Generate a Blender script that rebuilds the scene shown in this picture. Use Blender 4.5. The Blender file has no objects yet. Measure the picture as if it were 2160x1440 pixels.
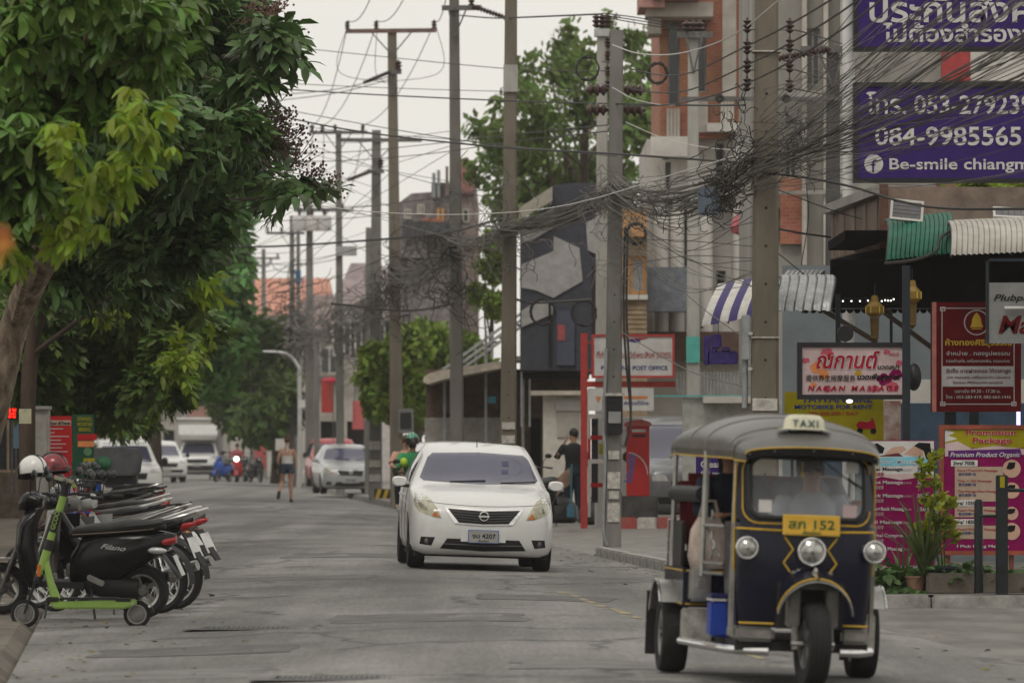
import bpy, bmesh, math, random
import numpy as np
from mathutils import Vector, Matrix, Euler, noise as mnoise
from mathutils.bvhtree import BVHTree
from mathutils.geometry import delaunay_2d_cdt
random.seed(11)
RNG = np.random.default_rng(11)
PI = math.pi
scene = bpy.context.scene
COL = scene.collection
# ------------------------------------------------------------------ camera
F_PX, HORIZON, CAM_Z = 12000.0, 944.0, 1.4          # focal length in photo pixels, horizon row, eye height
cam = bpy.data.cameras.new('camera')
cam.sensor_width = 36.0
cam.lens = 36.0 * F_PX / 2160.0
cam.shift_y = (HORIZON - 720.0) / 2160.0
cam.clip_start, cam.clip_end = 1.0, 3000.0
cam.dof.use_dof = True
cam.dof.focus_distance = 58.0
cam.dof.aperture_fstop = 5.0
cam_ob = bpy.data.objects.new('camera', cam)
COL.objects.link(cam_ob)
cam_ob.location = (0, 0, CAM_Z)
cam_ob.rotation_euler = (PI / 2, 0, 0)
scene.camera = cam_ob
# ------------------------------------------------------------------ sky, sun, exposure
SUN_EL, SUN_AZ = math.radians(58), math.radians(200)
world = bpy.data.worlds.new('World')
scene.world = world
world.use_nodes = True
_n, _l = world.node_tree.nodes, world.node_tree.links
_n.clear()
_sky = _n.new('ShaderNodeTexSky')
_sky.sky_type = 'NISHITA'
_sky.sun_disc = False
_sky.sun_elevation, _sky.sun_rotation = SUN_EL, SUN_AZ
_sky.dust_density, _sky.air_density, _sky.ozone_density = 7.0, 1.0, 1.0
_ovr = _n.new('ShaderNodeMix')
_ovr.data_type = 'RGBA'
_ovr.inputs[0].default_value = 0.9                       # a closed veil of pale cloud over the blue
_ovr.inputs[7].default_value = (8.7, 8.42, 7.8, 1)
_bg = _n.new('ShaderNodeBackground')
_bg.inputs['Strength'].default_value = 0.1
_wo = _n.new('ShaderNodeOutputWorld')
_l.new(_sky.outputs[0], _ovr.inputs[6])
_l.new(_ovr.outputs[2], _bg.inputs['Color'])
_l.new(_bg.outputs[0], _wo.inputs['Surface'])
sun = bpy.data.lights.new('sun', 'SUN')
sun.energy = 0.9
sun.angle = math.radians(18)
sun.color = (1.0, 0.96, 0.9)
sun_ob = bpy.data.objects.new('sun', sun)
COL.objects.link(sun_ob)
sun_ob.location = (0, 0, 40)
_d = Vector((math.sin(SUN_AZ) * math.cos(SUN_EL), math.cos(SUN_AZ) * math.cos(SUN_EL), math.sin(SUN_EL)))
sun_ob.rotation_euler = (-_d).to_track_quat('-Z', 'Y').to_euler()
vs = scene.view_settings
vs.view_transform, vs.look, vs.gamma, vs.use_curve_mapping = 'Standard', 'None', 1.0, False
vs.exposure = 0.1
scene.cycles.use_denoising = True
scene.cycles.max_bounces = 8
scene.cycles.diffuse_bounces = 3
scene.cycles.glossy_bounces = 3
scene.cycles.transmission_bounces = 4
scene.cycles.transparent_max_bounces = 6
scene.cycles.volume_bounces = 1
scene.cycles.caustics_reflective = False
scene.cycles.caustics_refractive = False
scene.cycles.sample_clamp_indirect = 4.0
# ------------------------------------------------------------------ the street's geometry
SLOPE = 0.067                                            # the street bends this much to the left per metre
YAW = math.atan(SLOPE)
def XL(D): return -4.04 - SLOPE * (D - 48.5)             # left edge of the carriageway
def XR(D): return 3.2 - SLOPE * (D - 48.5)               # right edge
def PX(px, D): return (px - 1080.0) * D / F_PX
def PZ(py, D): return CAM_Z + (HORIZON - py) * D / F_PX
def at(px, py, D): return Vector((PX(px, D), D, PZ(py, D)))
def road_z(x, y):
 d = abs(x - (XL(y) + XR(y)) / 2)
 return -0.03 * (math.sqrt(d * d + 0.16) - 0.4)
def gz(x, y):                                            # ground height under a point
 if x > XR(y): return road_z(XR(y), y) + 0.12
 if x < XL(y): return road_z(XL(y), y) + 0.06
 return road_z(x, y)
# ------------------------------------------------------------------ materials
MATS = {}
def mat(name, col, rough=0.6, metal=0.0, var=0.12, scale=6.0, bump=0.0, bscale=60.0, coat=0.0, emit=0.0,
  col2=None, spec=0.3, island=0.0, stretch=None, transl=0.0, alpha=1.0, trans=0.0):
 if name in MATS: return MATS[name]
 m = bpy.data.materials.new(name); m.use_nodes = True
 nt = m.node_tree; n, l = nt.nodes, nt.links
 b = n['Principled BSDF']
 b.inputs['Roughness'].default_value = rough
 b.inputs['Metallic'].default_value = metal
 b.inputs['Specular IOR Level'].default_value = spec
 if coat:
  b.inputs['Coat Weight'].default_value = coat
  b.inputs['Coat Roughness'].default_value = 0.06
 c = (*col, 1)
 tc = n.new('ShaderNodeTexCoord'); src = tc.outputs['Object']
 if stretch:
  mp = n.new('ShaderNodeMapping'); mp.inputs['Scale'].default_value = stretch
  l.new(src, mp.inputs[0]); src = mp.outputs[0]
 if var or col2:
  nz = n.new('ShaderNodeTexNoise'); nz.inputs['Scale'].default_value = scale; nz.inputs['Detail'].default_value = 6
  nz.inputs['Roughness'].default_value = 0.65
  l.new(src, nz.inputs['Vector'])
  rp = n.new('ShaderNodeValToRGB')
  rp.color_ramp.elements[0].position, rp.color_ramp.elements[1].position = 0.36, 0.66
  k0, k1 = max(0, 1 - var), 1 + var
  c2 = col2 if col2 else tuple(x * k0 for x in col)
  rp.color_ramp.elements[0].color = (*c2, 1)
  rp.color_ramp.elements[1].color = (*(tuple(min(1, x * k1) for x in col) if not col2 else col), 1)
  l.new(nz.outputs[0], rp.inputs[0])
  out = rp.outputs[0]
  if island:
   ge = n.new('ShaderNodeNewGeometry'); hs = n.new('ShaderNodeHueSaturation'); ma = n.new('ShaderNodeMapRange')
   ma.inputs[3].default_value, ma.inputs[4].default_value = 1 - island, 1 + island
   mh = n.new('ShaderNodeMapRange'); mh.inputs[3].default_value, mh.inputs[4].default_value = 0.5 - 0.03 * (island > 0.2), 0.5 + 0.015
   l.new(ge.outputs['Random Per Island'], ma.inputs[0]); l.new(ma.outputs[0], hs.inputs['Value'])
   l.new(ge.outputs['Random Per Island'], mh.inputs[0]); l.new(mh.outputs[0], hs.inputs['Hue'])
   l.new(out, hs.inputs['Color']); out = hs.outputs[0]
  l.new(out, b.inputs['Base Color'])
  rr = n.new('ShaderNodeMapRange'); rr.inputs[3].default_value, rr.inputs[4].default_value = max(0.02, rough * 0.85), min(1, rough * 1.15)
  l.new(nz.outputs[0], rr.inputs[0]); l.new(rr.outputs[0], b.inputs['Roughness'])
 else:
  b.inputs['Base Color'].default_value = c
 if bump:
  nb = n.new('ShaderNodeTexNoise'); nb.inputs['Scale'].default_value = bscale; nb.inputs['Detail'].default_value = 5
  l.new(src, nb.inputs['Vector'])
  bu = n.new('ShaderNodeBump'); bu.inputs['Strength'].default_value = bump; bu.inputs['Distance'].default_value = 0.02
  l.new(nb.outputs[0], bu.inputs['Height']); l.new(bu.outputs[0], b.inputs['Normal'])
 if emit:
  b.inputs['Emission Color'].default_value = c; b.inputs['Emission Strength'].default_value = emit
 if trans:
  b.inputs['Transmission Weight'].default_value = trans
  b.inputs['IOR'].default_value = 1.05
 if alpha < 1: b.inputs['Alpha'].default_value = alpha
 if transl:
  tr = n.new('ShaderNodeBsdfTranslucent'); mx = n.new('ShaderNodeMixShader'); mx.inputs[0].default_value = transl
  bc = b.inputs['Base Color']
  if bc.is_linked: l.new(bc.links[0].from_socket, tr.inputs[0])
  else: tr.inputs[0].default_value = c
  l.new(b.outputs[0], mx.inputs[1]); l.new(tr.outputs[0], mx.inputs[2])
  l.new(mx.outputs[0], n['Material Output'].inputs[0])
 MATS[name] = m
 return m
# ------------------------------------------------------------------ mesh builder
def rot_to(d):
 return Vector((0, 0, 1)).rotation_difference(Vector(d).normalized()).to_matrix()
def circle(n, r=1.0, ph=0.0): return [(r * math.cos(2 * PI * i / n + ph), r * math.sin(2 * PI * i / n + ph)) for i in range(n)]
def superell(n, a, b, p=2.5):
 o = []
 for i in range(n):
  t = 2 * PI * i / n; c, s = math.cos(t), math.sin(t)
  o.append((a * math.copysign(abs(c) ** (2 / p), c), b * math.copysign(abs(s) ** (2 / p), s)))
 return o
class MB:
 def __init__(s): s.v, s.f = [], []
 def add(s, vs_, fs, M=None):
  o = len(s.v)
  s.v += [tuple(M @ Vector(p)) for p in vs_] if M is not None else [tuple(p) for p in vs_]
  s.f += [tuple(i + o for i in f) for f in fs]
  return s
 def box(s, c, size, rot=(0, 0, 0), top=(1, 1)):
  x, y, z = [d / 2 for d in size]
  vs_ = [(-x, -y, -z), (x, -y, -z), (x, y, -z), (-x, y, -z), (-x * top[0], -y * top[1], z), (x * top[0], -y * top[1], z), (x * top[0], y * top[1], z), (-x * top[0], y * top[1], z)]
  M = Matrix.Translation(c) @ Euler(rot).to_matrix().to_4x4()
  return s.add(vs_, [(3, 2, 1, 0), (4, 5, 6, 7), (0, 1, 5, 4), (1, 2, 6, 5), (2, 3, 7, 6), (3, 0, 4, 7)], M)
 def b2(s, x0, x1, y0, y1, z0, z1): return s.box(((x0 + x1) / 2, (y0 + y1) / 2, (z0 + z1) / 2), (x1 - x0, y1 - y0, z1 - z0))
 def bar(s, p0, p1, w, h=None):                      # a square bar between two points
  p0, p1 = Vector(p0), Vector(p1); d = p1 - p0; h = h or w
  q = d.to_track_quat('Z', 'Y').to_matrix().to_4x4()
  M = Matrix.Translation((p0 + p1) / 2) @ q
  x, y, z = w / 2, h / 2, d.length / 2
  return s.add([(-x, -y, -z), (x, -y, -z), (x, y, -z), (-x, y, -z), (-x, -y, z), (x, -y, z), (x, y, z), (-x, y, z)],
      [(3, 2, 1, 0), (4, 5, 6, 7), (0, 1, 5, 4), (1, 2, 6, 5), (2, 3, 7, 6), (3, 0, 4, 7)], M)
 def cyl(s, p0, p1, r0, r1=None, n=10, cap=True):
  r1 = r0 if r1 is None else r1
  p0, p1 = Vector(p0), Vector(p1); R = rot_to(p1 - p0); c = circle(n)
  vs_ = [p0 + R @ Vector((a * r0, b * r0, 0)) for a, b in c] + [p1 + R @ Vector((a * r1, b * r1, 0)) for a, b in c]
  fs = [(i, (i + 1) % n, n + (i + 1) % n, n + i) for i in range(n)]
  if cap: fs += [tuple(range(n))[::-1], tuple(range(n, 2 * n))]
  return s.add(vs_, fs)
 def tube(s, pts, r, n=6, cap=True, closed=False):
  pts = [Vector(p) for p in pts]; k = len(pts)
  rs = r if hasattr(r, '__len__') else [r] * k
  c = circle(n); vs_ = []; prev = None
  for i, p in enumerate(pts):
   a = pts[(i + 1) % k] if (closed or i < k - 1) else p
   b = pts[i - 1] if (closed or i > 0) else p
   t = (a - b); t = t.normalized() if t.length > 1e-9 else Vector((0, 0, 1))
   if prev is None: u = t.orthogonal().normalized()
   else:
    u = prev - t * prev.dot(t); u = u.normalized() if u.length > 1e-6 else t.orthogonal().normalized()
   prev = u; w = t.cross(u)
   vs_ += [p + (u * x + w * y) * rs[i] for x, y in c]
  fs = []
  for i in range(k if closed else k - 1):
   j = (i + 1) % k
   fs += [(i * n + q, i * n + (q + 1) % n, j * n + (q + 1) % n, j * n + q) for q in range(n)]
  if cap and not closed: fs += [tuple(range(n))[::-1], tuple(range((k - 1) * n, k * n))]
  return s.add(vs_, fs)
 def lathe(s, prof, n=16, M=None, cap=True):         # prof (r, z) turned about local z
  vs_ = []; k = len(prof)
  for r, z in prof: vs_ += [(r * a, r * b, z) for a, b in circle(n)]
  fs = []
  for i in range(k - 1): fs += [(i * n + q, i * n + (q + 1) % n, (i + 1) * n + (q + 1) % n, (i + 1) * n + q) for q in range(n)]
  if cap: fs += [tuple(range(n))[::-1], tuple(range((k - 1) * n, k * n))]
  return s.add(vs_, fs, M)
 def torus(s, R, r, M=None, n=24, m=8, sq=1.0):
  vs_ = [((R + r * math.cos(b)) * math.cos(a), (R + r * math.cos(b)) * math.sin(a), r * sq * math.sin(b)) for a in [2 * PI * i / n for i in range(n)] for b in [2 * PI * j / m for j in range(m)]]
  fs = [(i * m + j, ((i + 1) % n) * m + j, ((i + 1) % n) * m + (j + 1) % m, i * m + (j + 1) % m) for i in range(n) for j in range(m)]
  return s.add(vs_, fs, M)
 def loft(s, rings, cap=True, M=None):
  n = len(rings[0]); vs_ = [p for r in rings for p in r]; fs = []
  for i in range(len(rings) - 1): fs += [(i * n + q, i * n + (q + 1) % n, (i + 1) * n + (q + 1) % n, (i + 1) * n + q) for q in range(n)]
  if cap: fs += [tuple(range(n))[::-1], tuple(range((len(rings) - 1) * n, len(rings) * n))]
  return s.add(vs_, fs, M)
 def prism(s, poly, d0, d1, M=None):                 # poly (x, z), extruded along y from d0 to d1
  n = len(poly); vs_ = [(x, d0, z) for x, z in poly] + [(x, d1, z) for x, z in poly]
  fs = [(i, (i + 1) % n, n + (i + 1) % n, n + i) for i in range(n)] + [tuple(range(n))[::-1], tuple(range(n, 2 * n))]
  return s.add(vs_, fs, M)
 def sphere(s, c, r, n=12, m=8, M=None):
  r = r if hasattr(r, '__len__') else (r, r, r); vs_ = []; fs = []
  for j in range(m + 1):
   t = PI * j / m
   vs_ += [(c[0] + r[0] * math.sin(t) * a, c[1] + r[1] * math.sin(t) * b, c[2] + r[2] * math.cos(t)) for a, b in circle(n)]
  for j in range(m): fs += [(j * n + q, (j + 1) * n + q, (j + 1) * n + (q + 1) % n, j * n + (q + 1) % n) for q in range(n)]
  return s.add(vs_, fs, M)
 def sheet(s, grid):                                 # rows of points
  k, n = len(grid), len(grid[0])
  return s.add([p for r in grid for p in r], [(i * n + q, i * n + q + 1, (i + 1) * n + q + 1, (i + 1) * n + q) for i in range(k - 1) for q in range(n - 1)])
 def mesh(s, name, m=None, smooth=True, bevel=0.0, ang=38, merge=True):
  me = bpy.data.meshes.new(name)
  me.from_pydata(s.v, [], s.f)
  bm = bmesh.new(); bm.from_mesh(me)
  if merge: bmesh.ops.remove_doubles(bm, verts=bm.verts, dist=1e-5)
  bmesh.ops.recalc_face_normals(bm, faces=bm.faces)
  if bevel:
   es = [e for e in bm.edges if len(e.link_faces) == 2 and e.calc_face_angle(0) > 0.6]
   bmesh.ops.bevel(bm, geom=es, offset=bevel, segments=2, affect='EDGES', clamp_overlap=True)
  bm.to_mesh(me); bm.free()
  if smooth:
   me.polygons.foreach_set('use_smooth', [True] * len(me.polygons))
   me.set_sharp_from_angle(angle=math.radians(ang))
  if m: me.materials.append(m)
  return me
 def obj(s, name, m, parent=None, smooth=True, bevel=0.0, ang=38, loc=None, rot=None, merge=True):
  o = bpy.data.objects.new(name, s.mesh(name, m, smooth, bevel, ang, merge)); COL.objects.link(o)
  o.parent = parent
  if loc is not None: o.location = loc
  if rot is not None: o.rotation_euler = rot
  return o
def tag(o, label=None, cat=None, group=None, kind=None):
 if label: o['label'] = label
 if cat: o['category'] = cat
 if group: o['group'] = group
 if kind: o['kind'] = kind
 return o
def thing(name, label, cat, loc=(0, 0, 0), rz=0.0, group=None, rot=None):
 o = bpy.data.objects.new(name, None); COL.objects.link(o)
 o.location = loc; o.rotation_euler = rot if rot else (0, 0, rz); o.empty_display_size = 0.2
 return tag(o, label, cat, group)
def kids(o): return [c for c in COL.objects if c.parent == o] if False else list(o.children)
def copy_tree(o, parent=None):
 c = o.copy(); COL.objects.link(c); c.parent = parent
 for ch in o.children: copy_tree(ch, c)
 return c
def share(o, parent=None, loc=None, rot=None):           # a second object on the same mesh
 c = o.copy(); COL.objects.link(c); c.parent = parent if parent else o.parent
 if loc is not None: c.location = loc
 if rot is not None: c.rotation_euler = rot
 return c
def fast_mesh(name, verts, quads=None, tris=None, m=None, smooth=False):
 me = bpy.data.meshes.new(name)
 faces = quads if quads is not None else tris
 k = faces.shape[1]; nf = len(faces)
 me.vertices.add(len(verts)); me.vertices.foreach_set('co', np.asarray(verts, np.float32).ravel())
 me.loops.add(nf * k); me.loops.foreach_set('vertex_index', np.asarray(faces, np.int32).ravel())
 me.polygons.add(nf); me.polygons.foreach_set('loop_start', np.arange(0, nf * k, k, dtype=np.int32))
 if smooth: me.polygons.foreach_set('use_smooth', np.ones(nf, bool))
 me.update(calc_edges=True)
 if m: me.materials.append(m)
 return me
def pchip(xs, ys):
 xs, ys = np.array(xs, float), np.array(ys, float); h = np.diff(xs); d = np.diff(ys) / h
 mm = np.zeros(len(xs)); mm[0], mm[-1] = d[0], d[-1]
 for i in range(1, len(xs) - 1):
  if d[i - 1] * d[i] > 0:
   w1, w2 = 2 * h[i] + h[i - 1], h[i] + 2 * h[i - 1]; mm[i] = (w1 + w2) / (w1 / d[i - 1] + w2 / d[i])
 def f(x):
  x = min(max(x, xs[0]), xs[-1]); i = min(int(np.searchsorted(xs, x, 'right')) - 1, len(h) - 1); i = max(i, 0)
  t = (x - xs[i]) / h[i]
  return float((1 + 2 * t) * (1 - t) ** 2 * ys[i] + t * (1 - t) ** 2 * h[i] * mm[i] + t * t * (3 - 2 * t) * ys[i + 1] + t * t * (t - 1) * h[i] * mm[i + 1])
 return f
def bez(pts, n=20):                                      # Catmull-Rom through points
 P = [Vector(p) for p in pts]; P = [2 * P[0] - P[1]] + P + [2 * P[-1] - P[-2]]; o = []
 seg = len(P) - 3
 for i in range(n + 1):
  u = i / n * seg; k = min(int(u), seg - 1); t = u - k; a, b, c, d = P[k:k + 4]
  o.append(0.5 * ((2 * b) + (c - a) * t + (2 * a - 5 * b + 4 * c - d) * t * t + (3 * b - a - 3 * c + d) * t ** 3))
 return o
# lettering: font curves now, turned into meshes in one pass at the end
TEXTS = []
def text(s, m, parent, x, y, z, h, w=None, align='LEFT', bold=0.0, shear=0.0, name='lettering', rz=0.0, sp=1.0, rot=None):
 cu = bpy.data.curves.new(name, 'FONT'); cu.body = s; cu.size = h; cu.align_x = align; cu.align_y = 'BOTTOM_BASELINE'
 cu.offset = bold * h; cu.shear = shear; cu.extrude = 0.0015; cu.space_character = sp; cu.resolution_u = 3
 cu.materials.append(m)
 o = bpy.data.objects.new(name, cu); COL.objects.link(o); o.parent = parent
 o.location = (x, y, z); o.rotation_euler = rot if rot else (PI / 2, 0, rz)
 TEXTS.append((o, w))
 return o
def finish_texts():
 bpy.context.view_layer.update(); dg = bpy.context.evaluated_depsgraph_get()
 for o, w in TEXTS:
  me = bpy.data.meshes.new_from_object(o.evaluated_get(dg)); nm = o.name
  if w and len(me.vertices):
   xs = [v.co.x for v in me.vertices]; k = w / max(1e-6, max(xs) - min(xs))
   c0 = 0 if o.data.align_x == 'LEFT' else (max(xs) + min(xs)) / 2
   off = -min(xs) if o.data.align_x == 'LEFT' else -c0
   for v in me.vertices: v.co.x = (v.co.x + off) * k
  n = bpy.data.objects.new('tmp', me); COL.objects.link(n); n.parent = o.parent
  n.location = o.location; n.rotation_euler = o.rotation_euler
  for k_ in o.keys(): n[k_] = o[k_]
  bpy.data.objects.remove(o); n.name = nm; me.name = nm
# ================================================================== SETTING: ground, road, pavements
def asphalt_material():
 m = bpy.data.materials.new('worn_asphalt'); m.use_nodes = True
 nt = m.node_tree; n, l = nt.nodes, nt.links; b = n['Principled BSDF']
 tc = n.new('ShaderNodeTexCoord')
 def noise(sc, stretch, det=6, ro=0.6):
  mp = n.new('ShaderNodeMapping'); mp.inputs['Scale'].default_value = stretch
  nz = n.new('ShaderNodeTexNoise'); nz.inputs['Scale'].default_value = sc; nz.inputs['Detail'].default_value = det; nz.inputs['Roughness'].default_value = ro
  l.new(tc.outputs['Object'], mp.inputs[0]); l.new(mp.outputs[0], nz.inputs['Vector']); return nz.outputs[0]
 def ramp(src, a, b_, ca, cb):
  r = n.new('ShaderNodeValToRGB'); r.color_ramp.elements[0].position, r.color_ramp.elements[1].position = a, b_
  r.color_ramp.elements[0].color, r.color_ramp.elements[1].color = (*ca, 1), (*cb, 1); l.new(src, r.inputs[0]); return r.outputs[0]
 def mix(f, a, b_, mode='MIX'):
  x = n.new('ShaderNodeMix'); x.data_type = 'RGBA'; x.blend_type = mode
  if isinstance(f, float): x.inputs[0].default_value = f
  else: l.new(f, x.inputs[0])
  l.new(a, x.inputs[6])
  if isinstance(b_, tuple): x.inputs[7].default_value = (*b_, 1)
  else: l.new(b_, x.inputs[7])
  return x.outputs[2]
 base = ramp(noise(0.55, (1, 0.35, 1)), 0.34, 0.68, (0.135, 0.131, 0.125), (0.235, 0.228, 0.217))
 wheel = ramp(noise(1.1, (1, 0.02, 1), 3), 0.4, 0.62, (0.8, 0.8, 0.8), (1.12, 1.12, 1.12))      # tracks worn along the road
 c = mix(1.0, base, wheel, 'MULTIPLY')
 speck = ramp(noise(55, (1, 1, 1), 4, 0.8), 0.35, 0.65, (0.78, 0.78, 0.78), (1.2, 1.2, 1.18))   # aggregate
 c = mix(1.0, c, speck, 'MULTIPLY')
 c = mix(1.0, c, ramp(noise(26, (1, .07, 1), 5, .75), .34, .66, (.8, .8, .8), (1.17, 1.17, 1.16)), 'MULTIPLY')
 # cracks
 mp = n.new('ShaderNodeMapping'); mp.inputs['Scale'].default_value = (1, 0.45, 1); l.new(tc.outputs['Object'], mp.inputs[0])
 wz = n.new('ShaderNodeTexNoise'); wz.inputs['Scale'].default_value = 2.5; l.new(mp.outputs[0], wz.inputs['Vector'])
 ad = n.new('ShaderNodeVectorMath'); ad.operation = 'MULTIPLY_ADD'; ad.inputs[1].default_value = (0.6, 0.6, 0)
 l.new(wz.outputs[1], ad.inputs[0]); l.new(mp.outputs[0], ad.inputs[2])
 vo = n.new('ShaderNodeTexVoronoi'); vo.feature = 'DISTANCE_TO_EDGE'; vo.inputs['Scale'].default_value = 0.42; l.new(ad.outputs[0], vo.inputs['Vector'])
 cr = ramp(vo.outputs[0], 0.0, 0.03, (1, 1, 1), (0, 0, 0))
 msk = ramp(noise(0.3, (1, 1, 1), 2), 0.42, 0.52, (0, 0, 0), (1, 1, 1))
 ml = n.new('ShaderNodeMath'); ml.operation = 'MULTIPLY'; l.new(cr, ml.inputs[0]); l.new(msk, ml.inputs[1])
 ms = n.new('ShaderNodeMath'); ms.operation = 'MULTIPLY'; ms.inputs[1].default_value = 0.75; l.new(ml.outputs[0], ms.inputs[0])
 c = mix(ms.outputs[0], c, (0.035, 0.034, 0.032))
 stain = ramp(noise(0.9, (1, 0.5, 1), 3), 0.6, 0.72, (0, 0, 0), (0.5, 0.5, 0.5))
 c = mix(stain, c, (0.075, 0.073, 0.07))
 l.new(c, b.inputs['Base Color'])
 b.inputs['Roughness'].default_value = 0.82; b.inputs['Specular IOR Level'].default_value = 0.35
 bu = n.new('ShaderNodeBump'); bu.inputs['Strength'].default_value = 0.25; bu.inputs['Distance'].default_value = 0.01
 l.new(noise(120, (1, 1, 1), 3), bu.inputs['Height']); l.new(bu.outputs[0], b.inputs['Normal'])
 return m
M_ROAD = asphalt_material()
M_PATCH = mat('patched_asphalt', (0.125, 0.122, 0.117), 0.85, var=0.3, scale=3, bump=0.3)
M_PATCH2 = mat('pale_patched_asphalt', (0.17, 0.166, 0.158), 0.85, var=0.25, scale=3, bump=0.3)
M_CONC = mat('concrete', (0.21, 0.2, 0.182), 0.85, var=0.3, scale=2.2, bump=0.3, bscale=30)
M_CONCD = mat('dirty_concrete', (0.13, 0.112, 0.09), 0.9, var=0.4, scale=1.8, bump=0.4, bscale=20)
M_EARTH = mat('bare_earth', (0.16, 0.12, 0.085), 0.95, var=0.45, scale=1.5, bump=0.6, bscale=15)
M_STEEL_DK = mat('grimy_steel', (0.14, 0.137, 0.13), 0.75, metal=0.1, var=0.4, scale=20)
ys = list(np.arange(6, 60, 2.0)) + list(np.arange(60, 470, 6.0))
g = MB().sheet([[(x, y, -0.32) for x in (-400, -60, 60, 400)] for y in (-80, 60, 300, 900)])
tag(g.obj('ground', M_EARTH, smooth=False), kind='structure')
r = MB().sheet([[(XL(y) + (XR(y) - XL(y)) * t, y, road_z(XL(y) + (XR(y) - XL(y)) * t, y)) for t in np.linspace(0, 1, 13)] for y in ys])
road = tag(r.obj('road', M_ROAD), kind='structure')
# left verge: earth and broken paving beyond the edge of the carriageway
lv = MB().sheet([[(XL(y) - a, y, gz(XL(y) - 0.5, y) + dz) for a, dz in ((14, 0.0), (4, 0.0), (1.6, 0.0), (0.12, 0.0), (0.0, -0.1))] for y in ys])
verge = tag(lv.obj('pavement_left', M_CONCD), kind='structure')
rv = MB().sheet([[(XR(y) + a, y, gz(XR(y) + 0.5, y) + dz) for a, dz in (((-.02, -.3), (-.01, -.117), (1.3, -.01), (14, 0.02)) if 79 < y < 95.5 else ((.1, -.3), (0.165, 0.0), (2.5, 0.02), (14, 0.02)))] for y in [53.1, 55, 60, 66, 72, 78.7, 79.3, 84, 90, 95.2, 95.8] + [v for v in ys if v > 96]])
pav_r = tag(rv.obj('pavement_right', M_CONC), kind='structure')
# the side lane's mouth in front of the shops: a concrete apron level with the road
ap = MB().sheet([[(XR(y) - 0.9 * max(0, 1 - abs(y - 44) / 9) + a, y, road_z(XR(y), y) + 0.008 + 0.02 * (a > 2)) for a in (0.0, 1.5, 4, 20)] for y in np.arange(20, 53.2, 1.5)])
tag(ap.obj('side_lane_apron', mat('worn_apron_concrete', (.16, .152, .138), .9, var=.35, scale=1.5, bump=.3, stretch=(1, .3, 1))), kind='structure')
# kerb stones along the right edge and round the shop corner
kerb = thing('kerb_right', None, None); kerb['kind'] = 'structure'
M_KERB = mat('kerb_concrete', (0.3, 0.29, 0.27), 0.85, var=0.35, scale=3, bump=0.3)
M_KR = mat('kerb_red', (0.42, 0.05, 0.045), 0.7, var=0.3, scale=9, col2=(0.3, 0.12, 0.1))
M_KW = mat('kerb_white', (0.62, 0.6, 0.56), 0.75, var=0.3, scale=9, col2=(0.4, 0.37, 0.34))
k0 = MB().box((0, 0, 0), (0.16, 0.985, 0.24)).mesh('kerb_stone', M_KERB, bevel=0.02)
for i in range(60):
 y = 53.5 + i
 if 79 < y < 95: continue                             # dropped at the post office driveway
 o = bpy.data.objects.new('kerb_stone', k0); COL.objects.link(o); o.parent = kerb
 o.location = (XR(y) + 0.08, y, road_z(XR(y), y) + 0.006 + random.uniform(-0.006, 0.006)); o.rotation_euler = (0, 0, YAW)
for i in range(9):
 x = XR(53) + 0.5 + i
 o = bpy.data.objects.new('kerb_stone', k0); COL.objects.link(o); o.parent = kerb
 o.location = (x, 52.95, road_z(XR(53), 53) + 0.006); o.rotation_euler = (0, 0, PI / 2)
# red and white kerb by the post box
pk = thing('painted_kerb', 'red and white painted kerb below the red post box', 'kerb', (PX(1310, 96), 96, 0))
z0 = gz(PX(1350, 96), 96)
for i in range(8):
 MB().box((0.1 + i * 0.335, 0, z0 + 0.07), (0.325, 0.2, 0.27)).obj('kerb_block', M_KR if i % 2 == 0 else M_KW, pk, bevel=0.02)
# repaired patches in the road
def patch_poly(cx, cy, w, d, m, z=0.005, seed=0):
 rr = random.Random(seed); pts = []
 corners = [(-w / 2, -d / 2), (w / 2, -d / 2), (w / 2, d / 2), (-w / 2, d / 2)]
 for k in range(4):
  a, b_ = corners[k], corners[(k + 1) % 4]
  for j in range(6):
   t = j / 6; pts.append((cx + a[0] + (b_[0] - a[0]) * t + rr.uniform(-.07, .07), cy + a[1] + (b_[1] - a[1]) * t + rr.uniform(-.12, .12)))
 mb = MB(); c = (cx, cy, road_z(cx, cy) + z); mb.add([c] + [(x, y, road_z(x, y) + z) for x, y in pts], [(0, i + 1, (i + 1) % 24 + 1) for i in range(24)])
 o = mb.obj('asphalt_patch', m, road, smooth=False); return o
for i, (px, py, wpx, d, k) in enumerate([(560, 1105, 90, 7, 0), (300, 1400, 500, 1.5, 1), (900, 1300, 420, 2.2, 0), (1250, 1400, 330, 1.4, 1),
           (620, 1215, 330, 1.8, 1), (760, 1170, 300, 3, 0), (520, 1075, 160, 9, 0), (1150, 1255, 280, 2, 0), (420, 1355, 430, 1.6, 0), (700, 1060, 160, 12, 1)]):
 D = 16800 / (py - 944); patch_poly(PX(px, D), D, wpx * D / F_PX, d, M_PATCH2 if k else M_PATCH, 0.0012 + 0.0003 * i, i)
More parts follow.
